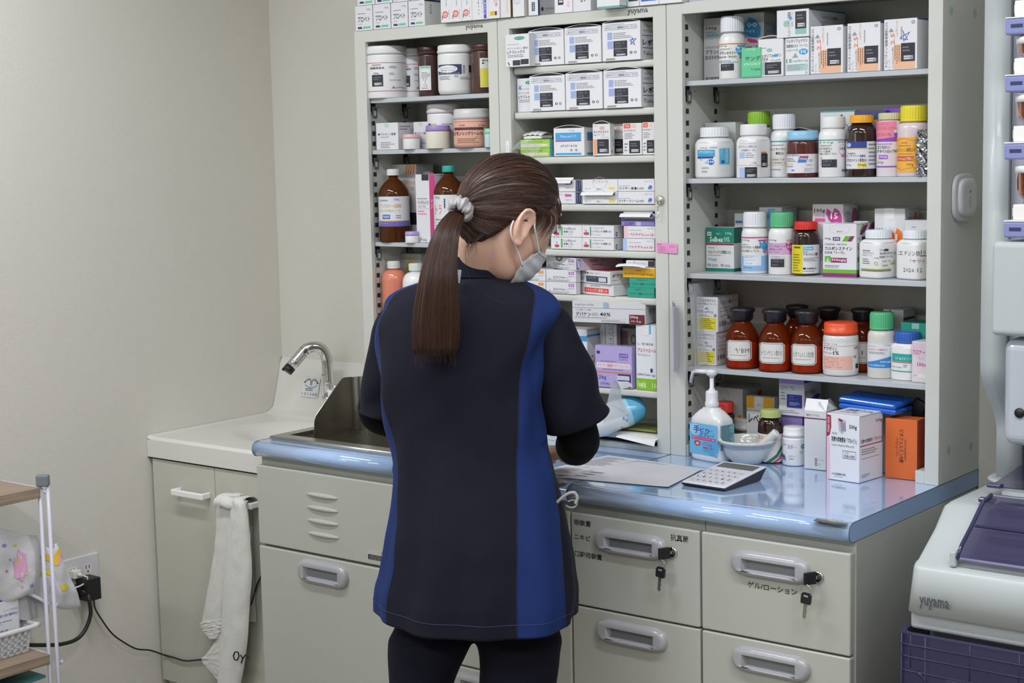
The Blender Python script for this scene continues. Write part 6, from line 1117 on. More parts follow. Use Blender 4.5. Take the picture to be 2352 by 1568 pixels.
bottle('dark brown bottle with a pale green lid and a red worded label', ZW, 1741, 1800, None, 940, vB=1064, body=AMB, cap=('#b4c27a', .78, .135, 1), sh=.26, neck=.76, base=.1, label_el=[T(.04, .06, .6, .2, 'エルデカル', '#c84a3c', 0, .035), R(0, .55, 1, .56, '#ddd'), T(.7, .16, .95, .28, '「ーワ」', '#c84a3c', 0, 0), ('p', [(.3, 1.0), (.7, .72), (.98, .30), (.98, .42), (.78, .8), (.5, 1.0)], '#2f7a5a'), ('p', [(.55, 1.0), (.8, .85), (.98, .55), (.98, .68), (.82, .92), (.7, 1.0)], '#c84a5c')], lab=(.04, .88, '#e0dcd8', 0, 1))
PU = [R(0, 0, 1, .14, '#a892cc'), T(.1, .2, .6, .25, '2021 新', '#55575c', 0, 0), T(.08, .26, .95, .31, '酸化マグネシウム細粒「ケンエー」', '#3a3a6c', 0, 0), G(.08, .35, .3, .6, 3), R(.32, .42, .92, .78, '#2c3a90'), T(.42, .46, .6, .5, '1G87', '#8a94d0', 0, 0), T(.42, .53, .75, .57, '2028. 11', '#8a94d0', 0, 0), G(.42, .62, .85, .72, 3, '#c9cde8'), R(.08, .8, .95, .805, '#aaa'), G(.1, .84, .9, .94, 2)]
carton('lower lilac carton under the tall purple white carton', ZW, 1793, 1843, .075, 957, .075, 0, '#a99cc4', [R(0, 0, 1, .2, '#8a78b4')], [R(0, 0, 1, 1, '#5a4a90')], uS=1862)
_zl2 = z_at(957, x_at(1843, .075, ZW), .075)
carton('tall white carton with a purple top band and navy panel', _zl2+.0008, 1789, 1847, .07, 872, .08, 0, '#d4d3da', PU, [R(0, 0, .6, .1, '#3a2f80'), T(.06, .3, .7, .45, '酸化マグ細粒83%', '#55575c', 0, .02), ('p', [(0, .7), (.7, .45), (1, .5), (.3, .9)], '#5a4aa0')], uS=1886)
bottle('small white jar with a mauve 25 on its label', ZW, 1797, 1852, None, 979, vB=1070, cap=('#e4e4e4', .93, .25, 0), sh=.10, neck=.86, base=.1, label_el=[T(.04, .12, .18, .18, '生薬大黄', '#c85a70', 0, 0), T(.22, .14, .46, .30, '25', '#c08ac8', 0, .02), T(.48, .2, .6, .28, 'mg', '#d8b8dc', 0, 0), ('e', .86, .22, .1, .1, '#2f8a9a'), T(.8, .18, .92, .26, '100', '#e0eef0'), ('o', .78, .46, .07, .05, .3, '#4ab0b4'), T(.28, .60, .52, .66, '2027. 6', '#555', 0, 0), T(.28, .72, .46, .78, '2481', '#555', 0, 0), ('p', [(0, .56), (.12, .62), (.14, .72), (0, .72)], '#2a5a7c'), ('p', [(0, .72), (.16, .72), (.14, .84), (0, .8)], '#8a6ab8')], lab=(.06, .96, None, 0, 1), capkind='lid')
carton('tall white carton with its top flaps standing open beside the lactose box', ZW, 1847, 1897, None, 945, .055, 2, '#d3d3d3', [T(.1, .06, .7, .10, '塩化ナトリウム', '#33363c', 0, .02), R(0, .125, 1, .145, '#7a2a48'), ('o', .55, .83, .06, .03, .4, '#22242a'), T(.68, .82, .9, .84, 'PP,PE', '#777', 0, 0), ('o', .55, .9, .06, .03, .4, '#22242a'), T(.68, .89, .76, .91, '紙', '#777', 0, 0)], vB=1081, flap='up')
_lb, _la, _lc = on_z(1973, 1109, ZW), on_z(1898, 1091, ZW), on_z(2027, 1103, ZW)
_yaw = math.degrees(math.atan2((_lb-_la).y, (_lb-_la).x))
t = carton('large white carton marked 500g with a pink edge and maroon corner', ZW, 1899, 1973, None, 956, .06, -6, '#e2e2e4', [('p', [(0, .02), (.13, .03), (.14, .2), (.1, .32), (.04, .35), (0, .35)], '#a02a44'), T(.02, .06, .09, .28, 'MARUISHI', '#f0dce0', 90, 0), ('p', [(0, .35), (.04, .35), (.09, .4), (.10, .5), (.10, 1), (0, 1)], '#e8bccb'), ('p', [(.34, .06), (.6, .09), (.58, .22), (.48, .3), (.38, .25)], '#b9b4b4'), ('p', [(.36, .06), (.5, .08), (.48, .12), (.38, .1)], '#a02a44')]+[('w', [(.44+.04*i, .12), (.47+.04*i, .25)], .008, '#5a4a7c') for i in range(4)]+[T(.70, .14, .93, .22, '500g', '#22242a', 0, .03), T(.17, .28, .32, .31, '賦形剤', '#777', 0, 0), T(.15, .34, .93, .42, '乳糖水和物原末「マルイシ」', '#22242a', 0, .04), T(.16, .45, .84, .49, 'Lactose Hydrate [Maruishi]', '#666', 0, 0), ('w', [(.5, .54), (.9, .54), (.9, .65), (.5, .65), (.5, .54)], .004, '#777'), T(.56, .56, .7, .58, '日本薬局方', '#888', 0, 0), T(.54, .595, .86, .64, '乳糖水和物', '#44464c', 0, 0), ('o', .18, .905, .02, .012, .4, '#444'), T(.22, .885, .6, .92, '丸石製薬株式会社', '#44464c', 0, .02), T(.22, .935, .5, .95, '大阪市鶴見区焼野', '#888', 0, 0)], [T(.7, .1, .95, .16, '500g', '#33363c', 0, .02), T(.08, .36, .95, .42, '乳糖水和物原末「マルイシ」', '#22242a', 0, .035), R(.04, .45, .98, .465, '#a02a44'), R(.955, .12, .98, .46, '#a02a44'), G(.1, .5, .8, .6, 3), G(.1, .64, .9, .66, 1), G(.1, .88, .5, .94, 3)], top=[T(.15, .2, .85, .5, '乳糖水和物原末「マルイシ」', '#22242a', 0, .03), T(.15, .55, .7, .75, 'Lactose Hydrate [Maruishi]', '#666', 0, 0), T(.86, .3, .98, .5, '500g', '#33363c')], vB=1110, uS=2027, name='lactose_carton', cat='carton')
_ch = on_z(2106, 1104, ZW)
ORG = '#d9692c'
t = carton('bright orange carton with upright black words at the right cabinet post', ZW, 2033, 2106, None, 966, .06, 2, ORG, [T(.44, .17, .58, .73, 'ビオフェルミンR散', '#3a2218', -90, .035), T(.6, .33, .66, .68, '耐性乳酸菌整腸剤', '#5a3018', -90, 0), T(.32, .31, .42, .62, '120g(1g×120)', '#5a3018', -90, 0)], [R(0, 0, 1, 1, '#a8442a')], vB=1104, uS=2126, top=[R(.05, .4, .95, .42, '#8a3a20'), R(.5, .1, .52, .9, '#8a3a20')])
# blue spectacle-like case on top, dark clip
t = thing('blue_case', 'glossy bright blue hinged plastic case lying slightly open on the cartons', 'case', (.23, .04, 0)); BC = mat('#1f62c4', .18, coat=.5)
zb = z_at(945, .245, .03); t.location.z = zb
p0, p1 = on_y(1931, 925, .05), on_y(2086, 940, .045)
wL = (p1-p0); ang = math.atan2(wL.y, wL.x)-.05; ln = .128
for nm, zz, tl in (('lower_shell', 0.0, 0), ('upper_shell', .014, .03)):
    q = MB(); q.X = Matrix.Translation(((p0.x+p1.x)/2-.23, .055-.04, zz)) @ Matrix.Rotation(-.10, 4, 'Z') @ Matrix.Rotation(.02+tl*.5, 4, 'Y') @ Matrix.Rotation(tl*3, 4, 'X')
    q.box(-ln/2, -.035, 0, ln/2, .035, .0115, BC, .0055, 4); q.build(nm, t)
q = MB(); q.X = Matrix.Translation(((p0.x+p1.x)/2-.23, .055-.04, .0105)) @ Matrix.Rotation(-.10, 4, 'Z'); q.box(-ln/2+.006, -.030, 0, ln/2-.004, .033, .005, BLACK); q.build('gap_shade', t)  # black slab standing in for the shade in the gap between the shells
t = thing('case_support_carton', 'white carton lying low behind the lactose box under the blue case', 'carton', (.235, .09, ZW)); q = MB(); q.box(-.055, -.03, 0, .055, .05, zb-ZW-.001, mat('#cfcfcd', .5), .001); q.build('box_body', t)
t = thing('black_clip', 'black plastic clip standing behind the orange carton', 'clip', (x_at(2108, .09, .95), .09, ZW)); q = MB(); hc = z_at(915, t.location.x, .09)-ZW
q.box(-.012, -.004, 0, .012, .004, hc-.02, BLACK, .001); q.X = Matrix.Translation((0, 0, hc-.02)) @ Matrix.Rotation(.5, 4, 'Y'); q.box(-.014, -.006, -.004, .014, .006, .018, BLACK, .002); q.build('clip_body', t)
# ================================================================ papers and calculator
def paper(label, c4, els, lift=0, curl=.0):
    P4 = [on_z(u, v, ZC+.0004+lift) for u, v in c4]  # back-left, back-right, front-right, front-left
    o = P4[3].copy(); t = thing('paper_sheet', label, 'paper', (o.x, o.y, ZC)); q = MB()
    f = lambda a, b, k: tuple(P4[0].lerp(P4[1], a).lerp(P4[3].lerp(P4[2], a), b)+Vector((0, 0, k+.0006*math.sin(3*a+5*b)+.0006+curl*max(0, a-.85)**2*20))-Vector((o.x, o.y, ZC)))
    q.grid(lambda i, j: f(i, 1-j, 0), 14, 10, mat('#d9dade', .6)); prn(q, f, els, nx=1, eps=.0003); q.build('sheet', t)
bl = (1300, 1036); paper('printed prescription sheet with tiny text in front of the person', [(1396, 1046), (1625, 1078), (1490, 1107), (1225, 1085)], [G(.04, .05, .30, .5, 12, '#9a9ca2'), G(.34, .05, .66, .42, 10, '#9a9ca2'), ('w', [(.02, .6), (.68, .6)], .002, '#999'), G(.05, .65, .25, .9, 6, '#9a9ca2'), G(.3, .65, .55, .85, 5, '#9a9ca2'), ('w', [(.05, .52), (.05, .6)], .002, '#999'), ('w', [(.12, .52), (.12, .6)], .002, '#999'), ('w', [(.19, .52), (.19, .6)], .002, '#999'), ('w', [(.72, .1), (.72, .95)], .001, '#aaa')])
paper('blank lower part of a white sheet nearest the calculator', [(1462, 1060), (1612, 1079), (1535, 1120), (1283, 1096)], [G(.04, .6, .2, .9, 3, '#8a8c90')], lift=.0008, curl=.002)
ca, cb, cc_, cd = on_z(1568, 1105, ZC+.008), on_z(1655, 1122, ZC+.008), on_z(1757, 1078, ZC+.02), on_z(1660, 1064, ZC+.02)
t = thing('calculator', 'white desk calculator with a dark back edge and grey display on the blue worktop', 'calculator', ((ca+cc_)/2)); t.location.z = ZC
cx_, cy_ = (ca+cc_).x/2, (ca+cc_).y/2
lv = ((cd-ca)+(cc_-cb))/2; lv.z = 0; wv_ = ((cb-ca)+(cc_-cd))/2; wv_.z = 0; Lc, Wc = lv.length, wv_.length
an = math.atan2(lv.y, lv.x)-PI/2; t.rotation_euler = (0, 0, an)
q = MB(); KB = mat('#26272c', .4)
q.prism([(-Lc/2+.006, .0006), (-Lc/2, .004), (-Lc/2, .006), (Lc/2, .0225), (Lc/2, .020), (Lc/2-.02, .001)], -Wc/2+.001, Wc/2-.001, 'x', KB); q.build('dark_base', t)
q = MB(); sl = math.atan2(.0165, Lc); q.X = Matrix.Translation((0, 0, .0165)) @ Matrix.Rotation(sl, 4, 'X')
q.box(-Wc/2, -Lc/2, -.003, Wc/2, Lc/2, .001, mat('#e0e0e6', .35), .0025, 3); q.build('top_shell', t)
def calp(a, b, o): return (-Wc/2+Wc*a, Lc/2-Lc*b, .0011+o)
q = MB(); q.X = Matrix.Translation((0, 0, .0165)) @ Matrix.Rotation(sl, 4, 'X'); prn(q, calp, [R(.08, .06, .92, .26, '#4a4c48'), R(.1, .075, .9, .245, '#6a6e66'), R(.1, .12, .9, .125, '#5a5e58')]); q.build('display', t)
keys = [['GT', '7', '8', '9', '%', '√'], ['MC', '4', '5', '6', '×', '÷'], ['▶', '1', '2', '3', '−', '='], ['C', '0', '00', '.', '+', '=']]
for r_ in range(4):
    for c_ in range(6):
        a0 = .08+c_*.142; b0 = .40+r_*.145
        q = MB(); q.X = Matrix.Translation((0, 0, .0165)) @ Matrix.Rotation(sl, 4, 'X')
        x0, x1 = -Wc/2+Wc*a0, -Wc/2+Wc*(a0+.125); y1, y0 = Lc/2-Lc*b0, Lc/2-Lc*(b0+.115)
        q.box(x0, y0, .0008, x1, y1, .0028, mat('#d6d6dd', .4), .0006)
        prn(q, lambda a, b, o: (x0+(x1-x0)*a, y1+(y0-y1)*b, .0028+o), [T(.32, .25, .68, .75, keys[r_][c_], '#44464f', 0, .02)]); q.build('key', t)
# call button on the side of the right cabinet
t = thing('call_button', 'white oval wireless call button stuck on the side of the right cabinet', 'button', (XR1, .10, 1.38))
a, b = on_x(2186, 400, XR1), on_x(2234, 505, XR1); cy0, cz0 = (a.y+b.y)/2, (on_x(2210, 398, XR1).z+on_x(2210, 508, XR1).z)/2; hw_, hh_ = abs(b.y-a.y)/2, abs(on_x(2210, 398, XR1).z-on_x(2210, 508, XR1).z)/2
t.location = (XR1, cy0, cz0); q = MB(); CB = mat('#d2d0d2', .35)
def ov(k, x, e=3.4, n=40): return [q.addv((x, -hw_*k*math.cos(2*PI*i/n)*(abs(math.cos(2*PI*i/n))**e+abs(math.sin(2*PI*i/n))**e)**(-1/e), hh_*k*math.sin(2*PI*i/n)*(abs(math.cos(2*PI*i/n))**e+abs(math.sin(2*PI*i/n))**e)**(-1/e))) for i in range(n)]
def ovals(lst, m_, n=40):
    rs = [ov(k, x) for k, x in lst]
    for j in range(len(rs)-1):
        for i in range(n): q.face((rs[j][i], rs[j+1][i], rs[j+1][(i+1) % n], rs[j][(i+1) % n]), m_, True)
    q.face(rs[-1][::-1], m_)
ovals([(1, .0004), (1, .004), (.97, .0065), (.9, .007)], CB); q.build('holder', t)
q = MB(); q.X = Matrix.Translation((0, .003, 0)); ovals([(.80, .0072), (.80, .011), (.74, .0135), (.6, .0145)], mat('#dcdadc', .3)); q.build('button_body', t)
q = MB(); prn(q, lambda a, b, o: (.0147+o, -.008+.016*a, .016-.04*b), [T(.4, .05, .85, .2, '病棟', '#b84a50', 0, 0), ('o', .62, .62, .36, .26, .08, '#b0888a'), T(.45, .55, .78, .7, 'PY', '#888', 0, 0)], eps=.0003); q.build('print', t)
# ================================================================ left: wall outlet, cables, towel
t = thing('wall_outlet', 'white double wall outlet plate on the left wall behind the rack', 'outlet', (XW, -.503, .49)); _L = t.location
oa, ob, oc = on_x(140, 1284, XW), on_x(222, 1266, XW), on_x(229, 1362, XW)
PLT = mat('#cfcdd0', .3); oy0, oy1, oz1, oz0 = -.562, ob.y, ob.z, oc.z
q = upmb(t); q.box(XW+.0004, oy0, oz0, XW+.006, oy1, oz1, PLT, .003, 3); q.build('plate', t)
ow = (oy1-oy0)
for k, (cy, cz) in enumerate(((oy0+ow*.30, oz1-.035), (oy0+ow*.70, oz1-.035), (oy0+ow*.30, oz0+.033), (oy0+ow*.70, oz0+.033))):
    q = upmb(t); fn = lambda a, b, o: (XW+.0062+o, cy-.010+.020*a, cz+.012-.024*b)
    prn(q, fn, [R(-.1, -.05, 1.1, 1.05, '#dcdad6'), R(.2, .1, .32, .5, '#3a3634'), R(.66, .1, .78, .5, '#3a3634'), ('e', .5, .78, .12, .12, '#3a3634')]); q.build('socket', t)
t = thing('white_plug', 'white plug with a short white cord in the wall outlet', 'plug', (XW+.007, oy0+ow*.30, oz1-.037)); q = MB(); WP = mat('#dad7cc', .35)
q.box(0, -.011, -.010, .020, .011, .010, WP, .003, 3); q.build('plug_body', t)
q = MB(); q.tube([(.018, 0, 0), (.030, .004, -.001)], lambda s_: .006-.002*s_, WP, 14); q.tube([(.029, .004, -.001), (.040, .012, -.006), (.038, .012, -.018), (.024, .0, -.028), (.006, -.03, -.036), (.004, -.06, -.040)], .0022, WP, 8); q.build('cord', t)
t = thing('black_adapter', 'square black power adapter with a thin cable running along the wall', 'adapter', (XW+.007, -.47, .46)); _L = t.location
aa, ab = on_x(198, 1332, XW+.05), on_x(233, 1372, XW+.05)
q = upmb(t); q.box(XW+.0075, aa.y, ab.z-.002, XW+.052, ab.y, aa.z, BLACK, .003, 3); q.build('adapter_body', t)
q = upmb(t); k0 = on_x(216, 1378, XW+.03)
cab = [k0+Vector((0, 0, .004))]+[on_x(u, v, XW+.022) for u, v in ((218, 1395), (232, 1420), (258, 1455), (290, 1478), (315, 1490))]+[on_x(345, 1493, XW+.02)]+[on_y(u, v, -.282) for u, v in ((375, 1503), (400, 1510), (425, 1517), (455, 1515), (490, 1512))]+[on_y(u, v, -.283) for u, v in ((530, 1500), (560, 1440), (578, 1385), (590, 1345), (600, 1322))]
def smooth_path(P, n=6):
    o = []
    for i in range(len(P)-1):
        p0, p1, p2, p3 = P[max(0, i-1)], P[i], P[i+1], P[min(len(P)-1, i+2)]
        for k in range(n):
            s_ = k/n; o.append(.5*((2*p1)+(-p0+p2)*s_+(2*p0-5*p1+4*p2-p3)*s_*s_+(-p0+3*p1-3*p2+p3)*s_**3))
    o.append(P[-1]); return o
q.tube(smooth_path(cab), .0021, BLACK, 8); q.build('cable', t)
t = thing('black_plug', 'black plug with a thick cable bending down behind the rack', 'plug', (XW+.007, oy0+ow*.34, oz0+.03)); _L = t.location
q = upmb(t); p = on_x(180, 1358, XW+.02); q.box(XW+.0075, p.y-.017, p.z-.012, XW+.03, p.y+.012, p.z+.012, BLACK, .003); q.tube([(XW+.028, p.y, p.z), (XW+.045, p.y+.010, p.z-.002)], lambda s_: .009-.003*s_, BLACK, 12); q.build('plug_body', t)
q = upmb(t); cb2 = [Vector((XW+.044, p.y+.010, p.z-.002))]+[on_x(u, v, XW+.055) for u, v in ((205, 1378), (208, 1410), (196, 1445), (175, 1468), (140, 1479), (100, 1481), (40, 1480), (-40, 1478))]
q.tube(smooth_path(cb2), .0048, mat('#1d1e20', .45), 10); q.build('cable', t)
# towel on the right door handle of the sink cabinet
t = thing('hand_towel', 'white terry towel draped in folds over the cupboard handle', 'towel', on_y(540, 1160, -.31)); _L = t.location; TW = mat('#dcdbd4', .95, 0, 'terry')
hz_ = on_y(530, 1140, -.305).z
def outline(pts):   # list of (u, v) going down one side
    return [on_y(u, v, -.320) for u, v in pts]
def drape(Lp, Rp, yo, nfold, amp, ph, name, thick=.010, topback=False):
    q = upmb(t); Ls = smooth_path(outline(Lp), 8); Rs = smooth_path(outline(Rp), 8); n = min(len(Ls), len(Rs))-1
    def f(i, j, s_=1):
        k = min(n, int(j*n)); fr = j*n-k; k2 = min(n, k+1)
        a = Ls[k].lerp(Ls[k2], fr); b = Rs[k].lerp(Rs[k2], fr); p_ = a.lerp(b, i)
        tp = max(0, 1-j/.06)
        w = amp*math.sin(i*nfold*PI+ph+1.2*j)*(.4+.6*j)+.002*noise.noise(Vector((i*5, j*14, ph)))
        edge = 1-abs(2*i-1)**4
        y = yo-s_*thick*edge**.5+w+.012*tp*tp*(s_ > 0)-.0*j
        return Vector((p_.x, -.320+y, p_.z+.003*math.sin(PI*i)*(1-j)))
    q.grid(lambda i, j: f(i, j, 1), 26, 60, TW, flip=True); q.grid(lambda i, j: f(i, j, -1), 26, 60, TW)
    return q
q = drape([(500, 1140), (490, 1160), (487, 1230), (478, 1300), (465, 1370), (452, 1436)], [(545, 1136), (540, 1160), (533, 1230), (527, 1300), (519, 1370), (507, 1440)], .012, 1.4, .004, .3, 'a'); q2 = q
q.build('left_fall', t)
q = drape([(453, 1432), (455, 1442), (462, 1452), (470, 1462), (478, 1468)], [(512, 1420), (512, 1432), (508, 1445), (504, 1455), (498, 1466)], .0095, .6, .001, 0, 'b', .012); q.build('left_hem', t)
q = drape([(540, 1140), (533, 1180), (523, 1260), (516, 1340), (512, 1440), (508, 1500), (500, 1600)], [(566, 1150), (575, 1200), (579, 1260), (581, 1320), (574, 1400), (568, 1480), (548, 1600)], -.006, 1.7, .006, 1.0, 'c', .011)
prn(q, lambda a, b, o: tuple(Vector(on_y(536+36*a, 1492+28*b+6*a, -.352))), [('w', [(.0, .5), (.1, .15), (.3, .1), (.36, .45), (.25, .8), (.08, .8), (0, .5)], .05, '#2a2a2e'), ('w', [(.45, .3), (.6, .6)], .05, '#2a2a2e'), ('w', [(.8, .2), (.6, .6), (.5, 1.0)], .05, '#2a2a2e'), ('w', [(.88, .5), (.98, .3)], .04, '#2a2a2e')], eps=.0)
q.build('right_fall', t)
q = drape([(513, 1440), (470, 1500), (455, 1516), (470, 1540), (492, 1562)], [(520, 1440), (522, 1480), (518, 1520), (512, 1550), (508, 1572)], .010, 1.2, .004, 0, 'd', .008); q.build('lower_corner', t)
q = upmb(t); hb0, hb1 = on_y(502, 1146, -.318), on_y(562, 1156, -.318)
q.grid(lambda i, j: (hb0.x+(hb1.x-hb0.x)*i, -.3015+.030*math.cos(math.radians(200-190*j))-.003, (hb0.z*(1-i)+hb1.z*i)+.018*math.sin(math.radians(max(0, 200-190*j)))*1.0-.006+.002*math.sin(9*i)), 20, 14, TW)
q.grid(lambda i, j: (hb0.x+(hb1.x-hb0.x)*(.1+.75*i), -.286+.003*math.sin(9*i), hb0.z-.3*j), 14, 10, TW)
q.build('top_fold', t)
# ================================================================ rack at the left edge
RX, RY = -1.30, -.785; PO = mat('#c6c3d0', .3); t = thing('wire_rack', 'white wire rack with wood grain boards at the left edge', 'rack', (RX, RY, 0)); WOODM = mat('#8d7a68', .55, 0, 'wood')
for z_ in (.796, .425, .05):
    q = upmb(t); q.box(XW+.03, -1.75, z_-.0225, RX-.002, RY-.012, z_, WOODM, .001); q.build('shelf_board', t)
    q = upmb(t); q.tube([(XW+.03, RY-.006, z_-.004), (RX-.006, RY-.006, z_-.004)], .003, PO, 10); q.build('cross_bar', t)
ptop = on_x(105, 1105, RX); zp = ptop.z
for yy in (RY-.006, -1.72):
    q = upmb(t)
    for dx in (-.0085, .0095): q.tube([(RX+dx*.78, yy+dx*.62, .0), (RX+dx*.78, yy+dx*.62, zp)], .0042, PO, 12)
    q.build('post', t)
    q = upmb(t); q.X = q.X @ Matrix.Translation((RX, yy, zp)) @ Matrix.Rotation(math.radians(38), 4, 'Z'); q.box(-.014, -.008, -.010, .014, .008, .016, mat('#6f777c', .45), .004, 3); q.build('post_cap', t)
for (u, v) in ((119, 1256), (130, 1388), (142, 1519), (105, 1128)):
    p = on_x(u, v, RX); q = upmb(t); q.X = q.X @ Matrix.Translation((RX, p.y+.0, p.z)) @ Matrix.Rotation(math.radians(-52), 4, 'Z') @ Matrix.Rotation(PI/2, 4, 'Y'); q.lathe([(.0, -.006), (.0045, -.006), (.0045, .006), (.003, .0075), (0, .008)], PO, 14); q.build('rivet', t)
zb_ = on_x(85, 1375, RX).z
q = upmb(t); pb_ = on_x(128, 1388, RX); q.tube(smooth_path([Vector((RX-.004, RY-.006, pb_.z+.004)), Vector((RX-.05, RY-.008, pb_.z+.014)), Vector((RX-.11, RY-.012, pb_.z+.02)), Vector((XW+.05, RY-.015, pb_.z+.02))]), .004, PO, 10); q.build('towel_bar', t)
# patterned towel on the rack
t = thing('patterned_cloth', 'white towelling cloth with pink clouds, yellow moons and stars hanging on the rack', 'cloth', on_x(60, 1300, -1.40)); _L = t.location; PC = mat('#d9d9dc', .95, 0, 'terry'); GC = mat('#b9b9b8', .9)
XP = -1.365
LT_ = [(-60, 1190), (-60, 1240), (-60, 1290), (-60, 1340), (-60, 1385)]; top_ = [(-60, 1196), (0, 1215), (40, 1225), (65, 1232), (85, 1232), (100, 1242), (112, 1262), (128, 1250), (137, 1275)]
bot_ = [(-60, 1370), (0, 1385), (30, 1378), (60, 1366), (90, 1378), (115, 1384), (138, 1398), (162, 1400), (182, 1392)]
tp, bt = [on_x(u, v, XP) for u, v in top_], [on_x(u, v, XP) for u, v in bot_]
TPp, BTp = smooth_path(tp, 6), smooth_path(bt, 6); nn = len(TPp)-1
def cl(i, j, o=0):
    k = min(nn, int(i*nn)); fr = i*nn-k; k2 = min(nn, k+1)
    a = TPp[k].lerp(TPp[k2], fr); b = BTp[k].lerp(BTp[k2], fr); p_ = a.lerp(b, j)
    bul = .016*math.sin(PI*min(1, j*1.0))**.6
    return Vector((XP+bul+.007*math.sin(i*17+2.5*j)+.004*noise.noise(Vector((i*9, j*5, 1)))-.04*max(0, i-.75)/.25*(1-j)*0+o, p_.y, p_.z))
q = upmb(t); q.grid(lambda i, j: cl(i, j), 70, 30, PC); q.grid(lambda i, j: cl(i, j)+Vector((-.006, 0, 0)), 70, 30, PC, flip=True)
q.grid(lambda i, j: cl(i, 0)+Vector((-.006*j, 0, .004*math.sin(PI*j))), 70, 3, PC)
q.build('cloth_body', t)
def pxij(u, v):   # where a pixel lies on the cloth
    best = None
    for i in range(0, 71, 1):
        for j in range(0, 31):
            p_ = cl(i/70, j/30); a, b = proj(p_); d = (a-u)**2+(b-v)**2
            if best is None or d < best[0]: best = (d, i/70, j/30)
    return best[1], best[2]
def motif(name, polys):
    q = upmb(t); u0, v0 = polys[0][0][0]; ci, cj = pxij(u0, v0)
    ea, eb = proj(cl(min(1, ci+.02), cj)), proj(cl(ci, min(1, cj+.05))); e0 = proj(cl(ci, cj))
    A = ((ea[0]-e0[0])/.02, (ea[1]-e0[1])/.02); B = ((eb[0]-e0[0])/.05, (eb[1]-e0[1])/.05); det = A[0]*B[1]-A[1]*B[0] or 1
    for k, (pts, c) in enumerate(polys):
        P_ = []
        for (u, v) in pts:
            du, dv = u-e0[0], v-e0[1]; i = ci+(du*B[1]-dv*B[0])/det; j = cj+(A[0]*dv-A[1]*du)/det
            P_.append((max(0, min(1, i)), max(0.0, min(1, j))))
        for Q in strips(P_, 70):
            cm_ = sum(a for a, b in Q)/len(Q)
            q.poly([cl(a, b, .0018+.0004*k) for a, b in Q], mat(c, .9))
    q.build(name, t)
def blob(cx, cy, rx, ry, n=5, k=.18, ph=0): return [(cx+rx*math.cos(a)*(1+k*math.sin(n*a+ph)), cy+ry*math.sin(a)*(1+k*math.sin(n*a+ph))) for a in [2*PI*i/40 for i in range(40)]]
def star(cx, cy, r, n=5, k=.45, ph=.3): return [(cx+r*(1 if i % 2 == 0 else k)*math.sin(PI*i/n+ph), cy-r*(1 if i % 2 == 0 else k)*math.cos(PI*i/n+ph)) for i in range(2*n)]
motif('printed_cloud', [(blob(47, 1298, 14, 32, 6, .12), '#d8a5c4')]); motif('printed_sun', [([(38, 1290), (46, 1270), (42, 1290), (48, 1300), (41, 1303), (40, 1318), (34, 1300)], '#e3c94e')])
motif('printed_cloud', [(blob(137, 1286, 7, 24, 5, .15), '#d8a5c4')]); motif('printed_sun', [(blob(135, 1272, 5, 14, 3, .1), '#e3b93e')])
motif('printed_moon', [([(91, 1325), (95, 1312), (103, 1307), (112, 1308), (113, 1322), (103, 1317), (96, 1321)], '#e3cf2e')]); motif('printed_star', [(star(149, 1346, 9, 4, .6), '#e6d424')])
for u, v, c, r_ in ((10, 1252, '#9088c0', 6), (34, 1251, '#e0c84e', 5), (23, 1285, '#5aa890', 3.5), (73, 1344, '#8f86c4', 6), (50, 1347, '#dca6b4', 5), (93, 1278, '#7fbfae', 3.5), (15, 1311, '#c06a84', 4), (30, 1324, '#e3cf4e', 4)): motif('printed_star', [(star(u, v, r_), c)])
for u, v, rx, ry in ((97, 1256, 7, 12), (107, 1345, 8, 20)):
    motif('printed_outline', [(q_, '#d9b4cc') for q_ in [[(u+rx*s_*math.cos(a)*(1+.15*math.sin(5*a)), v+ry*s_*math.sin(a)*(1+.15*math.sin(5*a))) for a, s_ in ((a0, 1), (a0+.26, 1), (a0+.26, .88), (a0, .88))] for a0 in [2*PI*k/24 for k in range(24)]]])
t = thing('grey_cloth', 'grey cloth hanging lower behind the patterned cloth on the rack', 'cloth', on_x(60, 1400, XP-.01)); q = upmb(t)
g0, g1 = [on_x(u, v, XP-.014) for u, v in ((-60, 1360), (20, 1372), (60, 1362), (110, 1372))], [on_x(u, v, XP-.014) for u, v in ((-60, 1410), (20, 1418), (70, 1424), (112, 1410))]
G0, G1 = smooth_path(g0), smooth_path(g1)
q.grid(lambda i, j: G0[int(i*(len(G0)-1))].lerp(G1[int(i*(len(G1)-1))], j)+Vector((.003*math.sin(i*14), 0, 0)), 18, 6, GC); q.build('cloth_body', t)
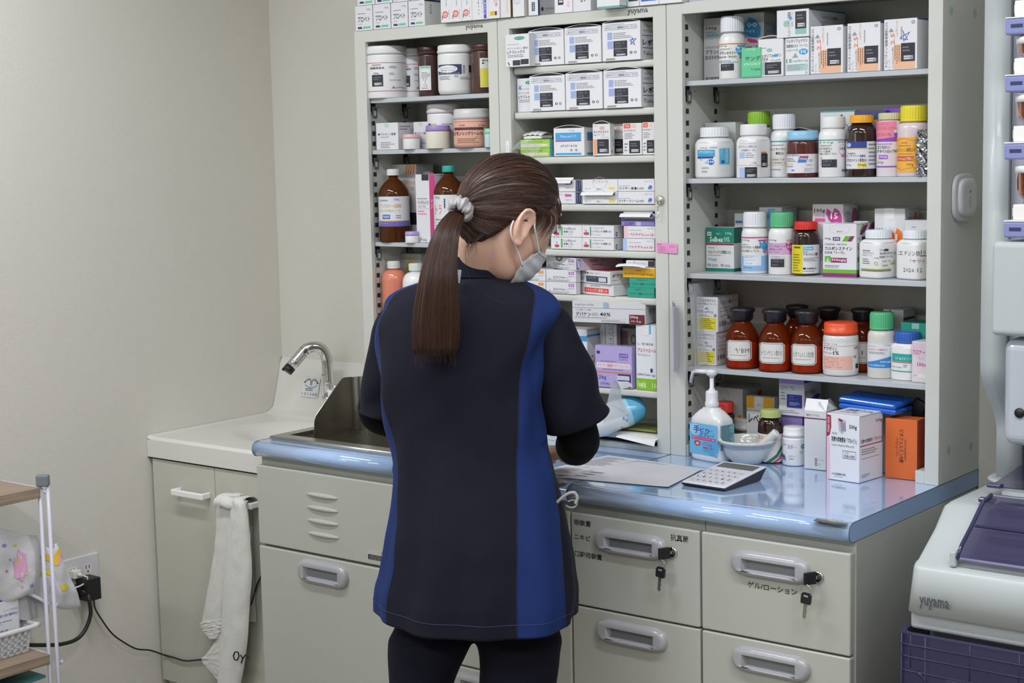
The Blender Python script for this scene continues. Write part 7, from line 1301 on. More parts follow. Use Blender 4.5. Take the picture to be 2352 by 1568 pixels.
# white carton and basket on the lower board
t = thing('white_basket', 'white slotted plastic basket on the lower wooden board', 'basket', (-1.40, -.96, .4255)); _L = t.location; BK = mat('#d6d8d8', .35)
bx1 = RX-.045; cA = on_x(78, 1437, bx1); by1 = cA.y; bh = on_x(68, 1440, bx1).z; bx0, by0 = XW+.06, -1.18; bz = .4258
q = upmb(t); sl_ = .012
def wall(p0, p1, nrm, n):
    p0, p1 = Vector(p0), Vector(p1); d = (p1-p0)
    H_ = bh-bz
    for k in range(n+1):
        a = p0+d*(k/n); w_ = d.normalized()*.0032
        q.poly([a-w_, a+w_, a+w_+nrm*sl_+Vector((0, 0, H_)), a-w_+nrm*sl_+Vector((0, 0, H_))], BK); q.poly([a-w_-nrm*.002, a-w_-nrm*.002+nrm*sl_+Vector((0, 0, H_)), a+w_-nrm*.002+nrm*sl_+Vector((0, 0, H_)), a+w_-nrm*.002], BK)
    for z0, z1 in ((0, .10), (.26, .33), (.50, .57), (.72, 1.0)):
        for o in (0, -.002):
            q.poly([p0+nrm*(sl_*z0+o)+Vector((0, 0, H_*z0)), p1+nrm*(sl_*z0+o)+Vector((0, 0, H_*z0)), p1+nrm*(sl_*z1+o)+Vector((0, 0, H_*z1)), p0+nrm*(sl_*z1+o)+Vector((0, 0, H_*z1))], BK)
wall((bx1-sl_, by0, bz), (bx1-sl_, by1-sl_, bz), Vector((1, 0, 0)), 22); wall((bx0, by1-sl_, bz), (bx1-sl_, by1-sl_, bz), Vector((0, 1, 0)), 12)
q.box(bx0, by0, bz, bx1-sl_, by1-sl_, bz+.002, BK); q.build('slotted_walls', t)
q = upmb(t); q.tube(smooth_path([Vector((bx1+.002, by0, bh)), Vector((bx1+.002, by1-.02, bh)), Vector((bx1-.004, by1+.004, bh+.002)), Vector((bx1-.03, by1+.008, bh)), Vector((bx0, by1+.003, bh))]), .0055, BK, 10, flat=.7); q.build('rim', t)
t = thing('medicine_carton', 'white carton with a deep blue band standing in the basket', 'carton', (bx1-.08, by1-.09, bz+.0025)); _L = t.location
cc = on_x(44, 1432, bx1-.022); ct = on_x(42, 1334, bx1-.022).z; q = upmb(t); cyy = on_x(46, 1440, bx1-.022).y
q.box(bx1-.10, -1.14, bz+.003, bx1-.022, cyy, ct, mat('#d9dade', .45), .001)
fx = bx1-.022; zr = ct-bz
prn(q, lambda a, b, o: (fx+o, cyy-.14+.14*a, ct-zr*b), [R(-.4, .155, 1, .225, '#2a35b0'), G(-.3, .02, .3, .08, 1), ('w', [(.72, .37), (.98, .35), (.98, 1)], .002, '#8a8c94'), T(.86, .36, .97, .385, '500g', '#777', 0, 0), T(.2, .40, .62, .465, 'ツムレンS', '#2a35a8', 0, .04), T(.64, .41, .97, .45, '配合顆粒', '#3a45a8', 0, 0), G(.1, .5, .9, .56, 2), G(.1, .62, .95, .7, 2), G(.1, .78, .8, .9, 3)]); q.build('box_body', t)
t = thing('teal_folder', 'teal folder edge lying under the lower rack board', 'folder', (RX-.1, -.95, .30)); q = MB(); fz = on_x(60, 1556, RX-.05)
q.X = Matrix.Translation(fz-t.location) @ Matrix.Rotation(.06, 4, 'X'); q.box(-.16, -.3, -.004, .03, .03, .002, mat('#3f7f80', .5), .001); q.build('folder', t)
t2 = thing('storage_case', 'dark case supporting the teal folder in the rack', 'case', (RX-.1, -1.0, .05)); q = MB(); q.box(-.10, -.2, .0005, .02, .05, fz.z-.05-.012, mat('#4a4d50', .5), .004); q.build('case_body', t2)
# ================================================================ packaging machine at the right edge
MX = .53; MW = mat('#b6bcbb', .4, coat=.1); MW2 = mat('#b0b6b7', .3, coat=.3); PURP = mat('#3c3a5c', .05, 0, 'clear', op=.62, coat=.6); PURD = mat('#2b2a4c', .3)
t = thing('packing_machine', 'white medicine packing machine with purple tinted covers at the right edge', 'machine', (MX+.3, -.2, 0))
MX1 = 1.25; q = upmb(t)
body = [(-.437, .735), (-.418, .801)]+[(-.418+.018*(1-math.cos(math.radians(a))), .801+.010*math.sin(math.radians(a))) for a in (30, 60, 90)]+[(-.330, .852), (-.290, .885), (-.262, .888), (.12, .888), (.12, .735)]
nb = len(body); bev = .016
def sect(x, k): # shrink the outline towards the middle for the rounded left edge
    cy, cz = -.16, .80; return [q.addv((x, cy+(p[0]-cy)*k, cz+(p[1]-cz)*(k if p[1] > .80 else 1))) for p in body]
S = [sect(MX, .93), sect(MX+.004, .975), sect(MX+.010, .992), sect(MX+.018, 1.0), sect(MX1, 1.0)]
for a, b in zip(S, S[1:]):
    for i in range(nb): q.face((a[i], a[(i+1) % nb], b[(i+1) % nb], b[i]), MW, True)
q.face(S[0][::-1], MW); q.build('upper_body', t)
q = upmb(t); q.box(MX+.006, -.428, .705, MX1, .12, .7352, MW2, .006, 3); q.build('body_skirt', t)
q = upmb(t)
pA_ = on_y(2113, 1376, -.435); zz0 = pA_.z; pB_ = on_y(2181, 1388, -.435)
prn(q, lambda a, b, o: (pA_.x+(pB_.x-pA_.x)*a, -.4335-.0028-(.0)*b-o, zz0+.006-.0205*b+(pB_.z-pA_.z)*0*a), [T(0, 0, 1, 1, 'yuyama', '#4a4c52', 0, .032)], eps=.0012); q.build('lettering', t)
# code-like sticker is left blank
# tinted lower cover
q = upmb(t)
LX0, LY0, LZ1 = MX-.012, -.452, .703
def ring(z, n=8, r=.03, ins=0):
    P_ = [(LX0+ins, .10)]+[(LX0+r+(-(r-ins))*math.cos(math.radians(90*i/n)), LY0+r-(r-ins)*math.sin(math.radians(90*i/n))) for i in range(n+1)]+[(MX1, LY0+ins)]
    return P_
RNG = ring(0)
for k in range(len(RNG)-1):
    a, b = RNG[k], RNG[k+1]; q.poly([(a[0], a[1], .05), (b[0], b[1], .05), (b[0], b[1], LZ1), (a[0], a[1], LZ1)], PURP, True)
    a2, b2 = ring(0, ins=.012)[k], ring(0, ins=.012)[k+1]; q.poly([(a[0], a[1], LZ1), (b[0], b[1], LZ1), (b2[0], b2[1], LZ1), (a2[0], a2[1], LZ1)], PURD)
q.build('tinted_cover', t)
q = upmb(t)
for dz in (.018, .038, .062): q.tube([(p[0]-.0003, p[1]-.0003, LZ1-dz) for p in RNG], .0012, PURD, 5)
cx_ = LX0+.03
for i, x in enumerate([LX0+.012, cx_, cx_+.025, cx_+.10, cx_+.18, cx_+.26]):
    y = LY0+.001 if x >= cx_ else LY0+.03-.03*math.sin(math.acos(max(-1, min(1, (LX0+.03-x)/.03))))
    q.tube([(x, y-.0006, LZ1-.002), (x, y-.0006, LZ1-(.062 if i > 2 else .30 if i != 1 else .055))], .0012, PURD, 5)
q.tube([(cx_+.01+.020*math.cos(a), LY0-.0005, LZ1-.092+.030*math.sin(a)) for a in [math.radians(x) for x in range(-90, 91, 15)]], .0018, PURD, 5)
q.build('cover_ribs', t)
q = upmb(t); q.box(MX+.02, -.38, .03, MX1, .10, .704, mat('#7f848a', .5)); q.box(MX+.05, -.40, .1, MX1, -.38, .62, mat('#8e9398', .5), .01); q.build('inner_body', t)
# tinted lids
q = upmb(t); LID = mat('#4a4768', .06, 0, 'clear', op=.55, coat=.8); LIDD = mat('#35345a', .2, coat=.4)
a = on_y(2233, 1168, -.335); b = on_y(2190, 1245, -.41)
lx = MX+.075
lidp = [(-.262, .898), (-.300, .892), (-.345, .862), (-.385, .838), (-.405, .820)]
q.grid(lambda i, j: (lx+(MX1-lx)*i, lidp[min(4, int(j*4))][0]+(lidp[min(4, int(j*4)+1)][0]-lidp[min(4, int(j*4))][0])*(j*4-int(j*4)), .006+lidp[min(4, int(j*4))][1]+(lidp[min(4, int(j*4)+1)][1]-lidp[min(4, int(j*4))][1])*(j*4-int(j*4))), 6, 16, LID)
q.build('front_lid', t)
q = upmb(t)
q.tube([(lx, p[0], p[1]+.007) for p in lidp], .0035, LIDD, 8)
q.box(lx-.018, -.275, .893, lx+.01, -.262, .901, LIDD, .002)
for p in (lidp[2], lidp[4]): q.tube([(lx+.006, p[0], p[1]+.0075), (MX1, p[0], p[1]+.0075)], .0022, LIDD if p is lidp[2] else mat('#8f8cb4', .1, coat=1), 8)
q.box(lx+.02, -.29, .872, MX1, -.27, .898, mat('#3a3a6a', .3)); q.build('front_lid_frame', t)
q = upmb(t)
for a_, b_, zz_, c_ in ((-.300, -.285, .886, '#2c356a'), (-.33, -.312, .868, '#8d8f9c'), (-.352, -.338, .854, '#3a3a58'), (-.385, -.362, .836, '#a3a4ae')): q.box(lx+.03, a_, zz_-.006, MX1, b_, zz_, mat(c_, .3), .001)
q.build('feed_slots', t)
q = upmb(t); q.box(lx-.012, -.408, .812, lx-.001, -.390, .838, MW, .003); q.build('lid_latch', t)
q = upmb(t); tl0 = on_z(2240, 1133, .9); q.box(MX+.062, -.185, .8885, MX1, -.175, .903, MW2, .002)
q.grid(lambda i, j: (MX+.045+(MX1-MX-.045)*i+.0*j, -.19+.14*j, .905+.045*j*0+.012*j), 2, 4, mat('#3f3e58', .05, 0, 'clear', op=.78, coat=1)); q.box(MX+.04, -.196, .902, MX+.065, -.180, .909, LIDD, .002); q.build('rear_lid', t)
q = upmb(t); q.tube([(MX+.115+.09*0, -.06, .918), (MX+.3, -.06, .918)], .010, mat('#9a98c8', .1, coat=1), 14); q.build('lid_hinge', t)
# tower with an S shaped front edge
q = upmb(t)
TW_ = [(-.05, .888), (-.05, .975)]+[(-.05-.08*(3*s_*s_-2*s_**3), .975+.13*s_) for s_ in [i/12 for i in range(1, 13)]]+[(-.13, 1.95), (.12, 1.95), (.12, .888)]
q.prism(TW_, MX, MX+.046, 'x', MW, True); q.build('tower_side', t)
q = upmb(t); q.lathe([(.05, 0), (.05, .003), (.045, .006)], MW, 28, (MX+.03, -.03, .885)); q.build('tower_foot', t)
q = upmb(t); TB = [(p[0]+.010, p[1]) for p in TW_[:-2]]+[(.11, 1.95), (.11, .888)]
q.prism(TB, MX+.047, MX1, 'x', mat('#bcc0cc', .3, coat=.3), True); q.build('tower_front', t)
q = upmb(t); hp0, hp1 = on_y(2293, 552, -.20), on_y(2345, 768, -.20)
q.box(MX+.052, -.22, on_y(2294, 768, -.2).z, MX1, -.115, hp0.z, MW, .010, 4); q.build('hopper_box', t)
q = upmb(t); q.box(MX+.068, -.205, .98, MX1, -.10, on_y(2294, 775, -.2).z, mat('#b4bac2', .3, coat=.4), .02, 5); q.build('lower_housing', t)
q = upmb(t); pe = on_y(2342, 948, -.206); q.X = q.X @ Matrix.Translation(pe) @ Matrix.Rotation(PI/2, 4, 'X'); q.lathe([(0, 0), (.0085, 0), (.0085, .002), (0, .0022)], BLACK, 24); q.build('round_port', t)
# row of tablet cassettes
q = upmb(t); pb = -.182
CAS, AMBC = mat('#8189b8', .35), mat('#8a3413', .08, 0, 'glass', trans=.5, coat=.4)
for k, vv in enumerate((62, 192, 345, 522, -70)):
    px_ = [2329, 2328, 2326, 2325, 2330][k]; p = on_y(px_, vv, pb); hk = (.076, .075, .091, .104, .09)[k]
    cs = thing('tablet_cassette', ['second highest whole', 'third', 'fourth', 'lowest', 'topmost, cut off'][k]+' amber tablet cassette on a lavender base, right edge', 'cassette', (p.x+.05, pb, p.z), group='amber tablet cassettes on the machine')
    q2 = MB(); q2.box(-.05, -.04, -.015, .06, .05, .011, CAS, .003); q2.build('cassette_base', cs)
    q2 = MB()
    for j in range(3): q2.box(-.0503, -.030, -.008+.006*j, -.0499, .04, -.0065+.006*j, mat('#4a4f78', .5))
    q2.box(-.040, -.0405, -.004, -.020, -.0400, .002, mat('#2f3358', .5)); q2.build('vent_slots', cs)
    q2 = MB(); q2.box(-.05, -.04, .0112, .06, .05, .0135, WHITE, .001); q2.box(-.036, -.036, .0135, .05, .045, .040, WHITE, .002); q2.box(-.039, -.030, .02, -.0362, .03, .034, WHITE, .001); q2.build('white_holder', cs)
    q2 = MB(); q2.grid(lambda i, j: ((-.046+.010*max(0, 1-j*3)*1.0 if i < .01 or i > .99 or (i > .5) else -.036) if False else (.005+(-.048-.002*math.sin(j))*math.cos(2*PI*i)*(.74 if j < .15 else .74+.26*min(1, (j-.15)/.25)), .005+.042*math.sin(2*PI*i), .038+(hk-.050)*j)), 28, 14, AMBC, closeu=True); q2.build('amber_cup', cs)
    q2 = MB(); q2.lathe([(.048, hk-.012), (.050, hk-.012), (.050, hk-.002), (.047, hk), (0, hk)], WHITE, 36, (.005, .005, 0)); q2.build('cup_lid', cs)
# ================================================================ the person
ER = Vector((_cy, _sy, 0)); EF = Vector((-_sy, _cy, 0)); EZ = Vector((0, 0, 1))
def WP(u, v, t): return CC+ray(u, v)*t
PT = 2.97
feet = WP(1095, 1200, PT); PL = Vector((feet.x, feet.y, 0))
person = thing('person', 'person with long brown ponytail and white face mask in a navy tunic facing the cabinets', 'person', PL)
def pq():
    q = MB(); q.X = Matrix.Translation(-PL); return q
BA = math.radians(20)
FB = EF*math.cos(BA)+ER*math.sin(BA); RB = ER*math.cos(BA)-EF*math.sin(BA)
NAVYC = mat('#141422', .85, 0, 'cloth', sheen=.03, spec=.2); ROYAL = mat('#172c60', .8, 0, 'cloth', sheen=.03, spec=.2); TROU = mat('#12121e', .85, 0, 'cloth', sheen=.02, spec=.15); BLK = mat('#0d0d11', .85, 0, 'cloth', sheen=.02, spec=.15)
SKIN = mat('#e2b9a2', .5, 0, 'skin', sss=.06)
def baked(q, name, voxel, smooth=4, parent=person, m_=None, fac=.5):
    """fuse overlapping closed shapes into one continuous skin"""
    o = q.build('tmp'); r_ = o.modifiers.new('r', 'REMESH'); r_.mode = 'VOXEL'; r_.voxel_size = voxel
    if smooth: s_ = o.modifiers.new('s', 'SMOOTH'); s_.iterations = smooth; s_.factor = fac
    dg = bpy.context.evaluated_depsgraph_get(); me = bpy.data.meshes.new_from_object(o.evaluated_get(dg)); me.name = name
    bpy.data.objects.remove(o); me.materials.clear(); me.materials.append(m_ or q.ms[0])
    me.polygons.foreach_set('use_smooth', [True]*len(me.polygons)); me.polygons.foreach_set('material_index', [0]*len(me.polygons))
    ob = bpy.data.objects.new(name, me); COL.objects.link(ob); ob.parent = parent
    return ob
# ---- torso rings: v, left u, right u, half depth, centre depth, back seams (left, right), right front seam
TR = [ # v   uL    uR    b     t     sL    sR    sF
 (634, 1020, 1166, .050, 2.985, 1024, 1160, 1170),
 (640,  995, 1185, .058, 2.980, 1000, 1180, 1190),
 (650,  955, 1212, .066, 2.976,  962, 1205, 1216),
 (664,  915, 1244, .076, 2.974,  925, 1226, 1252),
 (682,  890, 1270, .086, 2.972,  902, 1230, 1280),
 (704,  876, 1284, .094, 2.970,  891, 1228, 1292),
 (735,  864, 1284, .101, 2.970,  882, 1221, 1290),
 (780,  860, 1272, .106, 2.970,  877, 1212, 1282),
 (840,  864, 1256, .108, 2.968,  878, 1202, 1270),
 (900,  872, 1250, .106, 2.966,  886, 1194, 1262),
 (960,  884, 1254, .105, 2.964,  898, 1190, 1258),
 (1020, 896, 1262, .106, 2.962,  910, 1189, 1258),
 (1080, 904, 1276, .110, 2.960,  918, 1189, 1268),
 (1140, 904, 1290, .116, 2.958,  918, 1190, 1279),
 (1200, 897, 1304, .122, 2.956,  911, 1190, 1286),
 (1260, 888, 1316, .127, 2.955,  901, 1191, 1292),
 (1320, 877, 1324, .131, 2.955,  891, 1191, 1297),
 (1350, 868, 1327, .133, 2.955,  884, 1192, 1300),
 (1378, 865, 1326, .134, 2.955,  881, 1192, 1302),
 (1402, 866, 1322, .135, 2.955,  880, 1192, 1304),
]
def ring_pt(rg, phi, grow=0):
    v, uL, uR, b, t = rg[:5]
    c = WP((uL+uR)/2, v, t); w = (uR-uL)/2*t/FPX; s_, c_ = math.sin(BA), math.cos(BA)
    a = math.sqrt(max(1e-4, w*w-(b*s_)**2))/c_
    e = 2.25; cs, sn = math.cos(phi), math.sin(phi); f = (abs(cs)**e+abs(sn)**e)**(-1/e)
    return c+RB*(a+grow)*f*cs+FB*(b+grow)*f*sn
def solve_phi(rg, u, lo, hi):
    for _ in range(30):
        m_ = (lo+hi)/2
        if proj(ring_pt(rg, m_))[0] < u: lo = m_
        else: hi = m_
    return lo
def silh(rg, right):
    best = None
    for k in range(0, 121):
        ph = math.radians(-90+k) if right else math.radians(-90-k)
        u = proj(ring_pt(rg, ph))[0]
        if best is None or (u > best[0] if right else u < best[0]): best = (u, ph)
    return best[1]
NB, NS, NF = 34, 14, 30
def ring_angles(rg):
    sr, sl_ = silh(rg, True), silh(rg, False)
    aR = solve_phi(rg, rg[6], math.radians(-90), sr)
    aF = solve_phi(rg, rg[7], math.radians(-90), sr) if rg[7] < rg[2]-3 else sr+.10
    # left seam: search between left silhouette and back
    lo, hi = sl_, math.radians(-90)
    for _ in range(30):
        m_ = (lo+hi)/2
        if proj(ring_pt(rg, m_))[0] < rg[5]: lo = m_
        else: hi = m_
    aL = lo; aLf = sl_-.35
    A = [aL+(aR-aL)*i/NB for i in range(NB)]+[aR+(aF-aR)*i/NS for i in range(NS)]+[aF+(aLf+2*PI-aF)*i/NF for i in range(NF)]+[aLf+2*PI+(aL-aLf)*i/NS for i in range(NS)]
    return A
def lerp_ring(k):
    i = min(len(TR)-2, int(k)); f = k-i
    # Catmull-Rom through the table
    P_ = [TR[max(0, i-1)], TR[i], TR[i+1], TR[min(len(TR)-1, i+2)]]
    return tuple(.5*((2*b)+(-a+c)*f+(2*a-5*b+4*c-d)*f*f+(-a+3*b-3*c+d)*f**3) for a, b, c, d in zip(*P_))
def fold(p, phi, s_):
    """cloth folds: long soft vertical ones towards the hem, slanting ones under the arms"""
    low = max(0, s_-.45)/.55
    w = .0065*low*math.sin(phi*5+1.2+3*s_)+.004*low*math.sin(phi*11+2*s_+.6)
    mid = math.exp(-((s_-.45)/.18)**2)
    side = math.exp(-((phi+.25)/.55)**2)+math.exp(-((phi+2.85)/.5)**2)
    w += .0060*mid*side*math.sin(s_*34+phi*6)+.0050*noise.noise(Vector((p.x*11, p.y*11, p.z*4)))+.0016*noise.noise(p*22)
    w -= .007*math.exp(-((phi+.42-.25*s_)/.13)**2)*math.exp(-((s_-.42)/.2)**2)
    w += .004*math.exp(-((s_-.28)/.1)**2)*math.sin(phi*4.0+9*s_)*side
    return w
q = pq(); NR = 96; rows = []
for r_ in range(NR+1):
    k = r_/NR*(len(TR)-1); rg = lerp_ring(k); s_ = r_/NR; row = []
    rg = rg[:5]+(rg[1]+6+max(0, min(14, (rg[0]-1150)*.1)), )+rg[6:]
    for phi in ring_angles(rg):
        p = ring_pt(rg, phi); ph = phi if phi < PI/2 else phi-2*PI
        d = (p-WP((rg[1]+rg[2])/2, rg[0], rg[4])); d.z = 0; d.normalize()
        fr = max(0, min(1, (k-1)/3)); p = p+d*fold(p, ph, s_)*fr
        # the back hem hangs lower in the middle, the left side rises a little
        if s_ > .8:
            h = (s_-.8)/.2; bk = max(0, -math.sin(ph))
            p.z -= h*h*(.006+.010*bk*math.cos((ph+PI/2-.35)*1.0))
        # shoulder blades and spine
        bkk = max(0, -math.sin(ph))**2
        p = p+d*bkk*(.006*math.exp(-((s_-.36)/.12)**2)*math.cos((ph+PI/2)*3.4)-.004*math.exp(-((s_-.62)/.12)**2))
        row.append(q.addv(p))
    rows.append(row)
NT = len(rows[0])
for r_ in range(NR):
    for c_ in range(NT):
        mm = NAVYC if c_ < NB else ROYAL if c_ < NB+NS else NAVYC if c_ < NB+NS+NF else ROYAL
        q.face((rows[r_][c_], rows[r_+1][c_], rows[r_+1][(c_+1) % NT], rows[r_][(c_+1) % NT]), mm, True)
# hem turned under
inn = [q.addv((q.v[i]+PL)+(WP(1095, 1300, PT)-(q.v[i]+PL))*.06+Vector((0, 0, .006))) for i in rows[-1]]
for c_ in range(NT): q.face((rows[-1][c_], inn[c_], inn[(c_+1) % NT], rows[-1][(c_+1) % NT]), NAVYC, True)
tun = q.build('tunic', person)
# seams: fine dark piping along the princess lines, hem stitch
q = pq()
for col in (0, NB, NB+NS):
    q.tube([tun.data.vertices[rows[r_][col]].co+PL for r_ in range(3, NR+1)], .0009, mat('#15172a', .8), 5)
q.build('seam', tun)
q = pq(); q.tube([tun.data.vertices[rows[NR-5][c_]].co+PL+(tun.data.vertices[rows[NR-5][c_]].co+PL-WP(1095, 1420, PT)).normalized()*.0004 for c_ in range(NT)], .0005, mat('#3a4068', .8), 4, closed=True); q.build('hem_stitch', tun)
# ---- collar stand
q = pq(); cbase = WP(1098, 626, 2.985)
def collar(a, j, o=0):
    cx_, rx_, ry_ = cbase, .0580-.006*j+o, .056-.005*j+o
    p = cx_+RB*rx_*math.cos(a)+FB*ry_*math.sin(a)
    back = -math.sin(a)
    p.z += -.012+j*(.030+.010*back)+.006*back-.012*max(0, -back)
    p = p+FB*(.002*j)
    return p
q.grid(lambda i, j: collar(2*PI*i, j), 56, 6, NAVYC, closeu=True); q.grid(lambda i, j: collar(2*PI*i, j, -.003), 56, 6, NAVYC, closeu=True, flip=True)
q.grid(lambda i, j: collar(2*PI*i, 1, -.003*j), 56, 2, NAVYC, closeu=True); q.tube([collar(2*PI*i/56, 0, .0006)+Vector((0, 0, .003)) for i in range(56)], .0008, mat('#15172a', .8), 5, closed=True); q.build('collar', tun)
q = pq(); lb = WP(1062, 632, 2.862)
q.box(0, 0, 0, 0, 0, 0, WHITE) if False else None
f = lambda a, b, o: tuple(WP(1043+17*a-4*b, 618+30*b+2*a, 2.905-.014*b)-CF*o)
prn(q, f, [R(0, 0, 1, 1, '#8f8f96'), R(.15, .1, .85, .9, '#77777f'), ('w', [(.3, .3), (.7, .7)], .05, '#a86a6c'), G(.2, .2, .8, .8, 3, '#b9b9bf')]); q.build('neck_label', tun)
# ---- sleeves
def sleeve(rows_, m_, closed_top=True, thick=.0025, n=40, wrinkle=.003, nameseed=0, mfn=None, blunt=1.0, backz=None):
    q = pq(); S = []
    M_ = 34
    def at(k):
        i = min(len(rows_)-2, int(k)); f = k-i
        P_ = [rows_[max(0, i-1)], rows_[i], rows_[i+1], rows_[min(len(rows_)-1, i+2)]]
        r_ = [.5*((2*b)+(-a+c)*f+(2*a-5*b+4*c-d)*f*f+(-a+3*b-3*c+d)*f**3) for a, b, c, d in zip(*P_)]
        return WP(r_[0], r_[1], r_[4]+r_[5]), WP(r_[2], r_[3], r_[4]-r_[5]), r_[4]
    cs = [(lambda L_, R_: (L_+R_)/2)(*at(k/M_*(len(rows_)-1))[:2]) for k in range(M_+1)]
    for k in range(M_+1):
        L_, R_, t_ = at(k/M_*(len(rows_)-1)); c = cs[k]; a = (R_-L_)/2
        ax = (cs[min(M_, k+1)]-cs[max(0, k-1)]).normalized(); nrm = a.cross(ax).normalized()
        if nrm.dot(CF) > 0: nrm = -nrm
        ring = []
        for i in range(n):
            th = 2*PI*i/n; p = c+a*math.cos(th)+nrm*a.length*blunt*math.sin(th)
            d = (p-c).normalized(); s_ = k/M_
            p = p+d*(wrinkle*(noise.noise(p*14+Vector((nameseed, 0, 0)))+.6*math.sin(s_*16+3*math.cos(th)+nameseed)*s_))
            ring.append(p)
        S.append(ring)
    I0 = [[q.addv(p) for p in r_] for r_ in S]
    I1 = [[q.addv(p+(cs[k]-p).normalized()*thick) for p in r_] for k, r_ in enumerate(S)]
    for k in range(M_):
        for i in range(n):
            mm = mfn(k/M_, i/n) if mfn else m_
            q.face((I0[k][i], I0[k][(i+1) % n], I0[k+1][(i+1) % n], I0[k+1][i]), mm, True)
            q.face((I1[k][i], I1[k+1][i], I1[k+1][(i+1) % n], I1[k][(i+1) % n]), m_, True)
    for i in range(n): q.face((I0[M_][i], I0[M_][(i+1) % n], I1[M_][(i+1) % n], I1[M_][i]), m_, True)
    if closed_top:
        tp = q.addv(cs[0]+(cs[0]-cs[2])*.25)
        for i in range(n): q.face((I0[0][(i+1) % n], I0[0][i], tp), m_, True)
    return q, S
# rows: uL, vL, uR, vR, depth, depth tilt of the left/right points
RS = [(1228, 728, 1272, 700, 2.925, 0), (1222, 748, 1298, 714, 2.925, 0), (1223, 785, 1320, 750, 2.928, 0), (1228, 830, 1343, 795, 2.934, 0), (1232, 885, 1365, 848, 2.944, 0), (1239, 942, 1383, 896, 2.956, 0), (1252, 990, 1399, 936, 2.968, 0)]
q, S1_ = sleeve(RS, NAVYC, nameseed=1, wrinkle=.0055); q.build('right_sleeve', tun)
LS_ = [(898, 716, 935, 706, 3.03, 0), (872, 722, 945, 716, 3.035, 0), (857, 752, 950, 745, 3.04, 0), (845, 805, 950, 800, 3.05, 0), (834, 862, 948, 866, 3.06, 0), (825, 912, 944, 925, 3.07, 0), (820, 940, 941, 962, 3.075, 0)]
q, S2_ = sleeve(LS_, NAVYC, nameseed=5, wrinkle=.0055); q.build('left_sleeve', tun)
# ---- arms: joints in space
shR, elR = WP(1262, 760, 2.935), WP(1330, 1012, 2.985); hdR = on_z(1290, 1060, .882)
shL, elL = WP(915, 770, 3.05), WP(869, 948, 3.085); hdL = Vector((elL.x+.10, elL.y+.235, .886))
wrR = elR.lerp(hdR, .74)+Vector((.012, 0, .008)); wrL = elL.lerp(hdL, .74)+Vector((0, 0, .01))
def limb(q, pts, rad, m_, n=18): q.tube(smooth_path([Vector(p) for p in pts], 6), rad, m_, n)
q = pq(); limb(q, [shR.lerp(elR, .45), shR.lerp(elR, .75), elR+Vector((0, 0, .004)), elR.lerp(wrR, .12), elR.lerp(wrR, .35), elR.lerp(wrR, .60)], lambda s_: .042-.003*math.sin(PI*s_)-(.010 if s_ > .8 else .0)*((s_-.8)/.2 if s_ > .8 else 0), BLK, 28)
us = baked(q, 'undersleeve', .005, 6, m_=BLK)
q = pq(); limb(q, [shL.lerp(elL, .45), shL.lerp(elL, .75), elL+Vector((0, 0, .004)), elL.lerp(wrL, .12), elL.lerp(wrL, .35), elL.lerp(wrL, .60)], lambda s_: .043-.003*math.sin(PI*s_)-(.010 if s_ > .8 else .0)*((s_-.8)/.2 if s_ > .8 else 0), BLK, 28)
baked(q, 'undersleeve', .005, 6, m_=BLK)
# ---- head frame
PSI, PIT = math.radians(66), math.radians(23)
hf = EF*math.cos(PSI)+ER*math.sin(PSI); hr = ER*math.cos(PSI)-EF*math.sin(PSI)
HF = hf*math.cos(PIT)-EZ*math.sin(PIT); HU = EZ*math.cos(PIT)+hf*math.sin(PIT); HR = hr
HC = WP(1170, 482, 2.955)
def H(f, r, u): return HC+HF*f+HR*r+HU*u
def HB(f, r, u):   # the face is bent further down than the crown
    k = max(0, min(1, (.03-u)/.07)); a = math.radians(19)*k*k*(3-2*k)
    return H(f*math.cos(a)+u*math.sin(a), r, u*math.cos(a)-f*math.sin(a))
HEADR = [(-.116, .036, .070, .020), (-.108, .022, .083, .034), (-.095, .002, .090, .046), (-.078, -.022, .092, .055), (-.058, -.048, .091, .062), (-.035, -.070, .092, .067), (-.010, -.083, .0915, .070), (.016, -.090, .091, .073), (.040, -.087, .086, .072), (.062, -.072, .070, .062), (.080, -.048, .046, .043), (.089, -.020, .020, .020)]
def headring(k, a):
    i = min(len(HEADR)-2, int(k)); f = k-i
    P_ = [HEADR[max(0, i-1)], HEADR[i], HEADR[i+1], HEADR[min(len(HEADR)-1, i+2)]]
    u, b, fr, w = (.5*((2*b_)+(-a_+c_)*f+(2*a_-5*b_+4*c_-d_)*f*f+(-a_+3*b_-3*c_+d_)*f**3) for a_, b_, c_, d_ in zip(*P_))
    e = 2.3; c, s_ = math.cos(a), math.sin(a); g = (abs(c)**e+abs(s_)**e)**(-1/e)
    return HB((b+fr)/2+(fr-b)/2*g*c, w*g*s_, u)
# ---- skin: one continuous body
q = pq(); NH = 44
hrg = [[q.addv(headring(k/NH*(len(HEADR)-1), 2*PI*i/40)) for i in range(40)] for k in range(NH+1)]
for k in range(NH):
    for i in range(40): q.face((hrg[k][i], hrg[k][(i+1) % 40], hrg[k+1][(i+1) % 40], hrg[k+1][i]), SKIN, True)
q.face(hrg[0][::-1], SKIN); q.face(hrg[-1], SKIN)
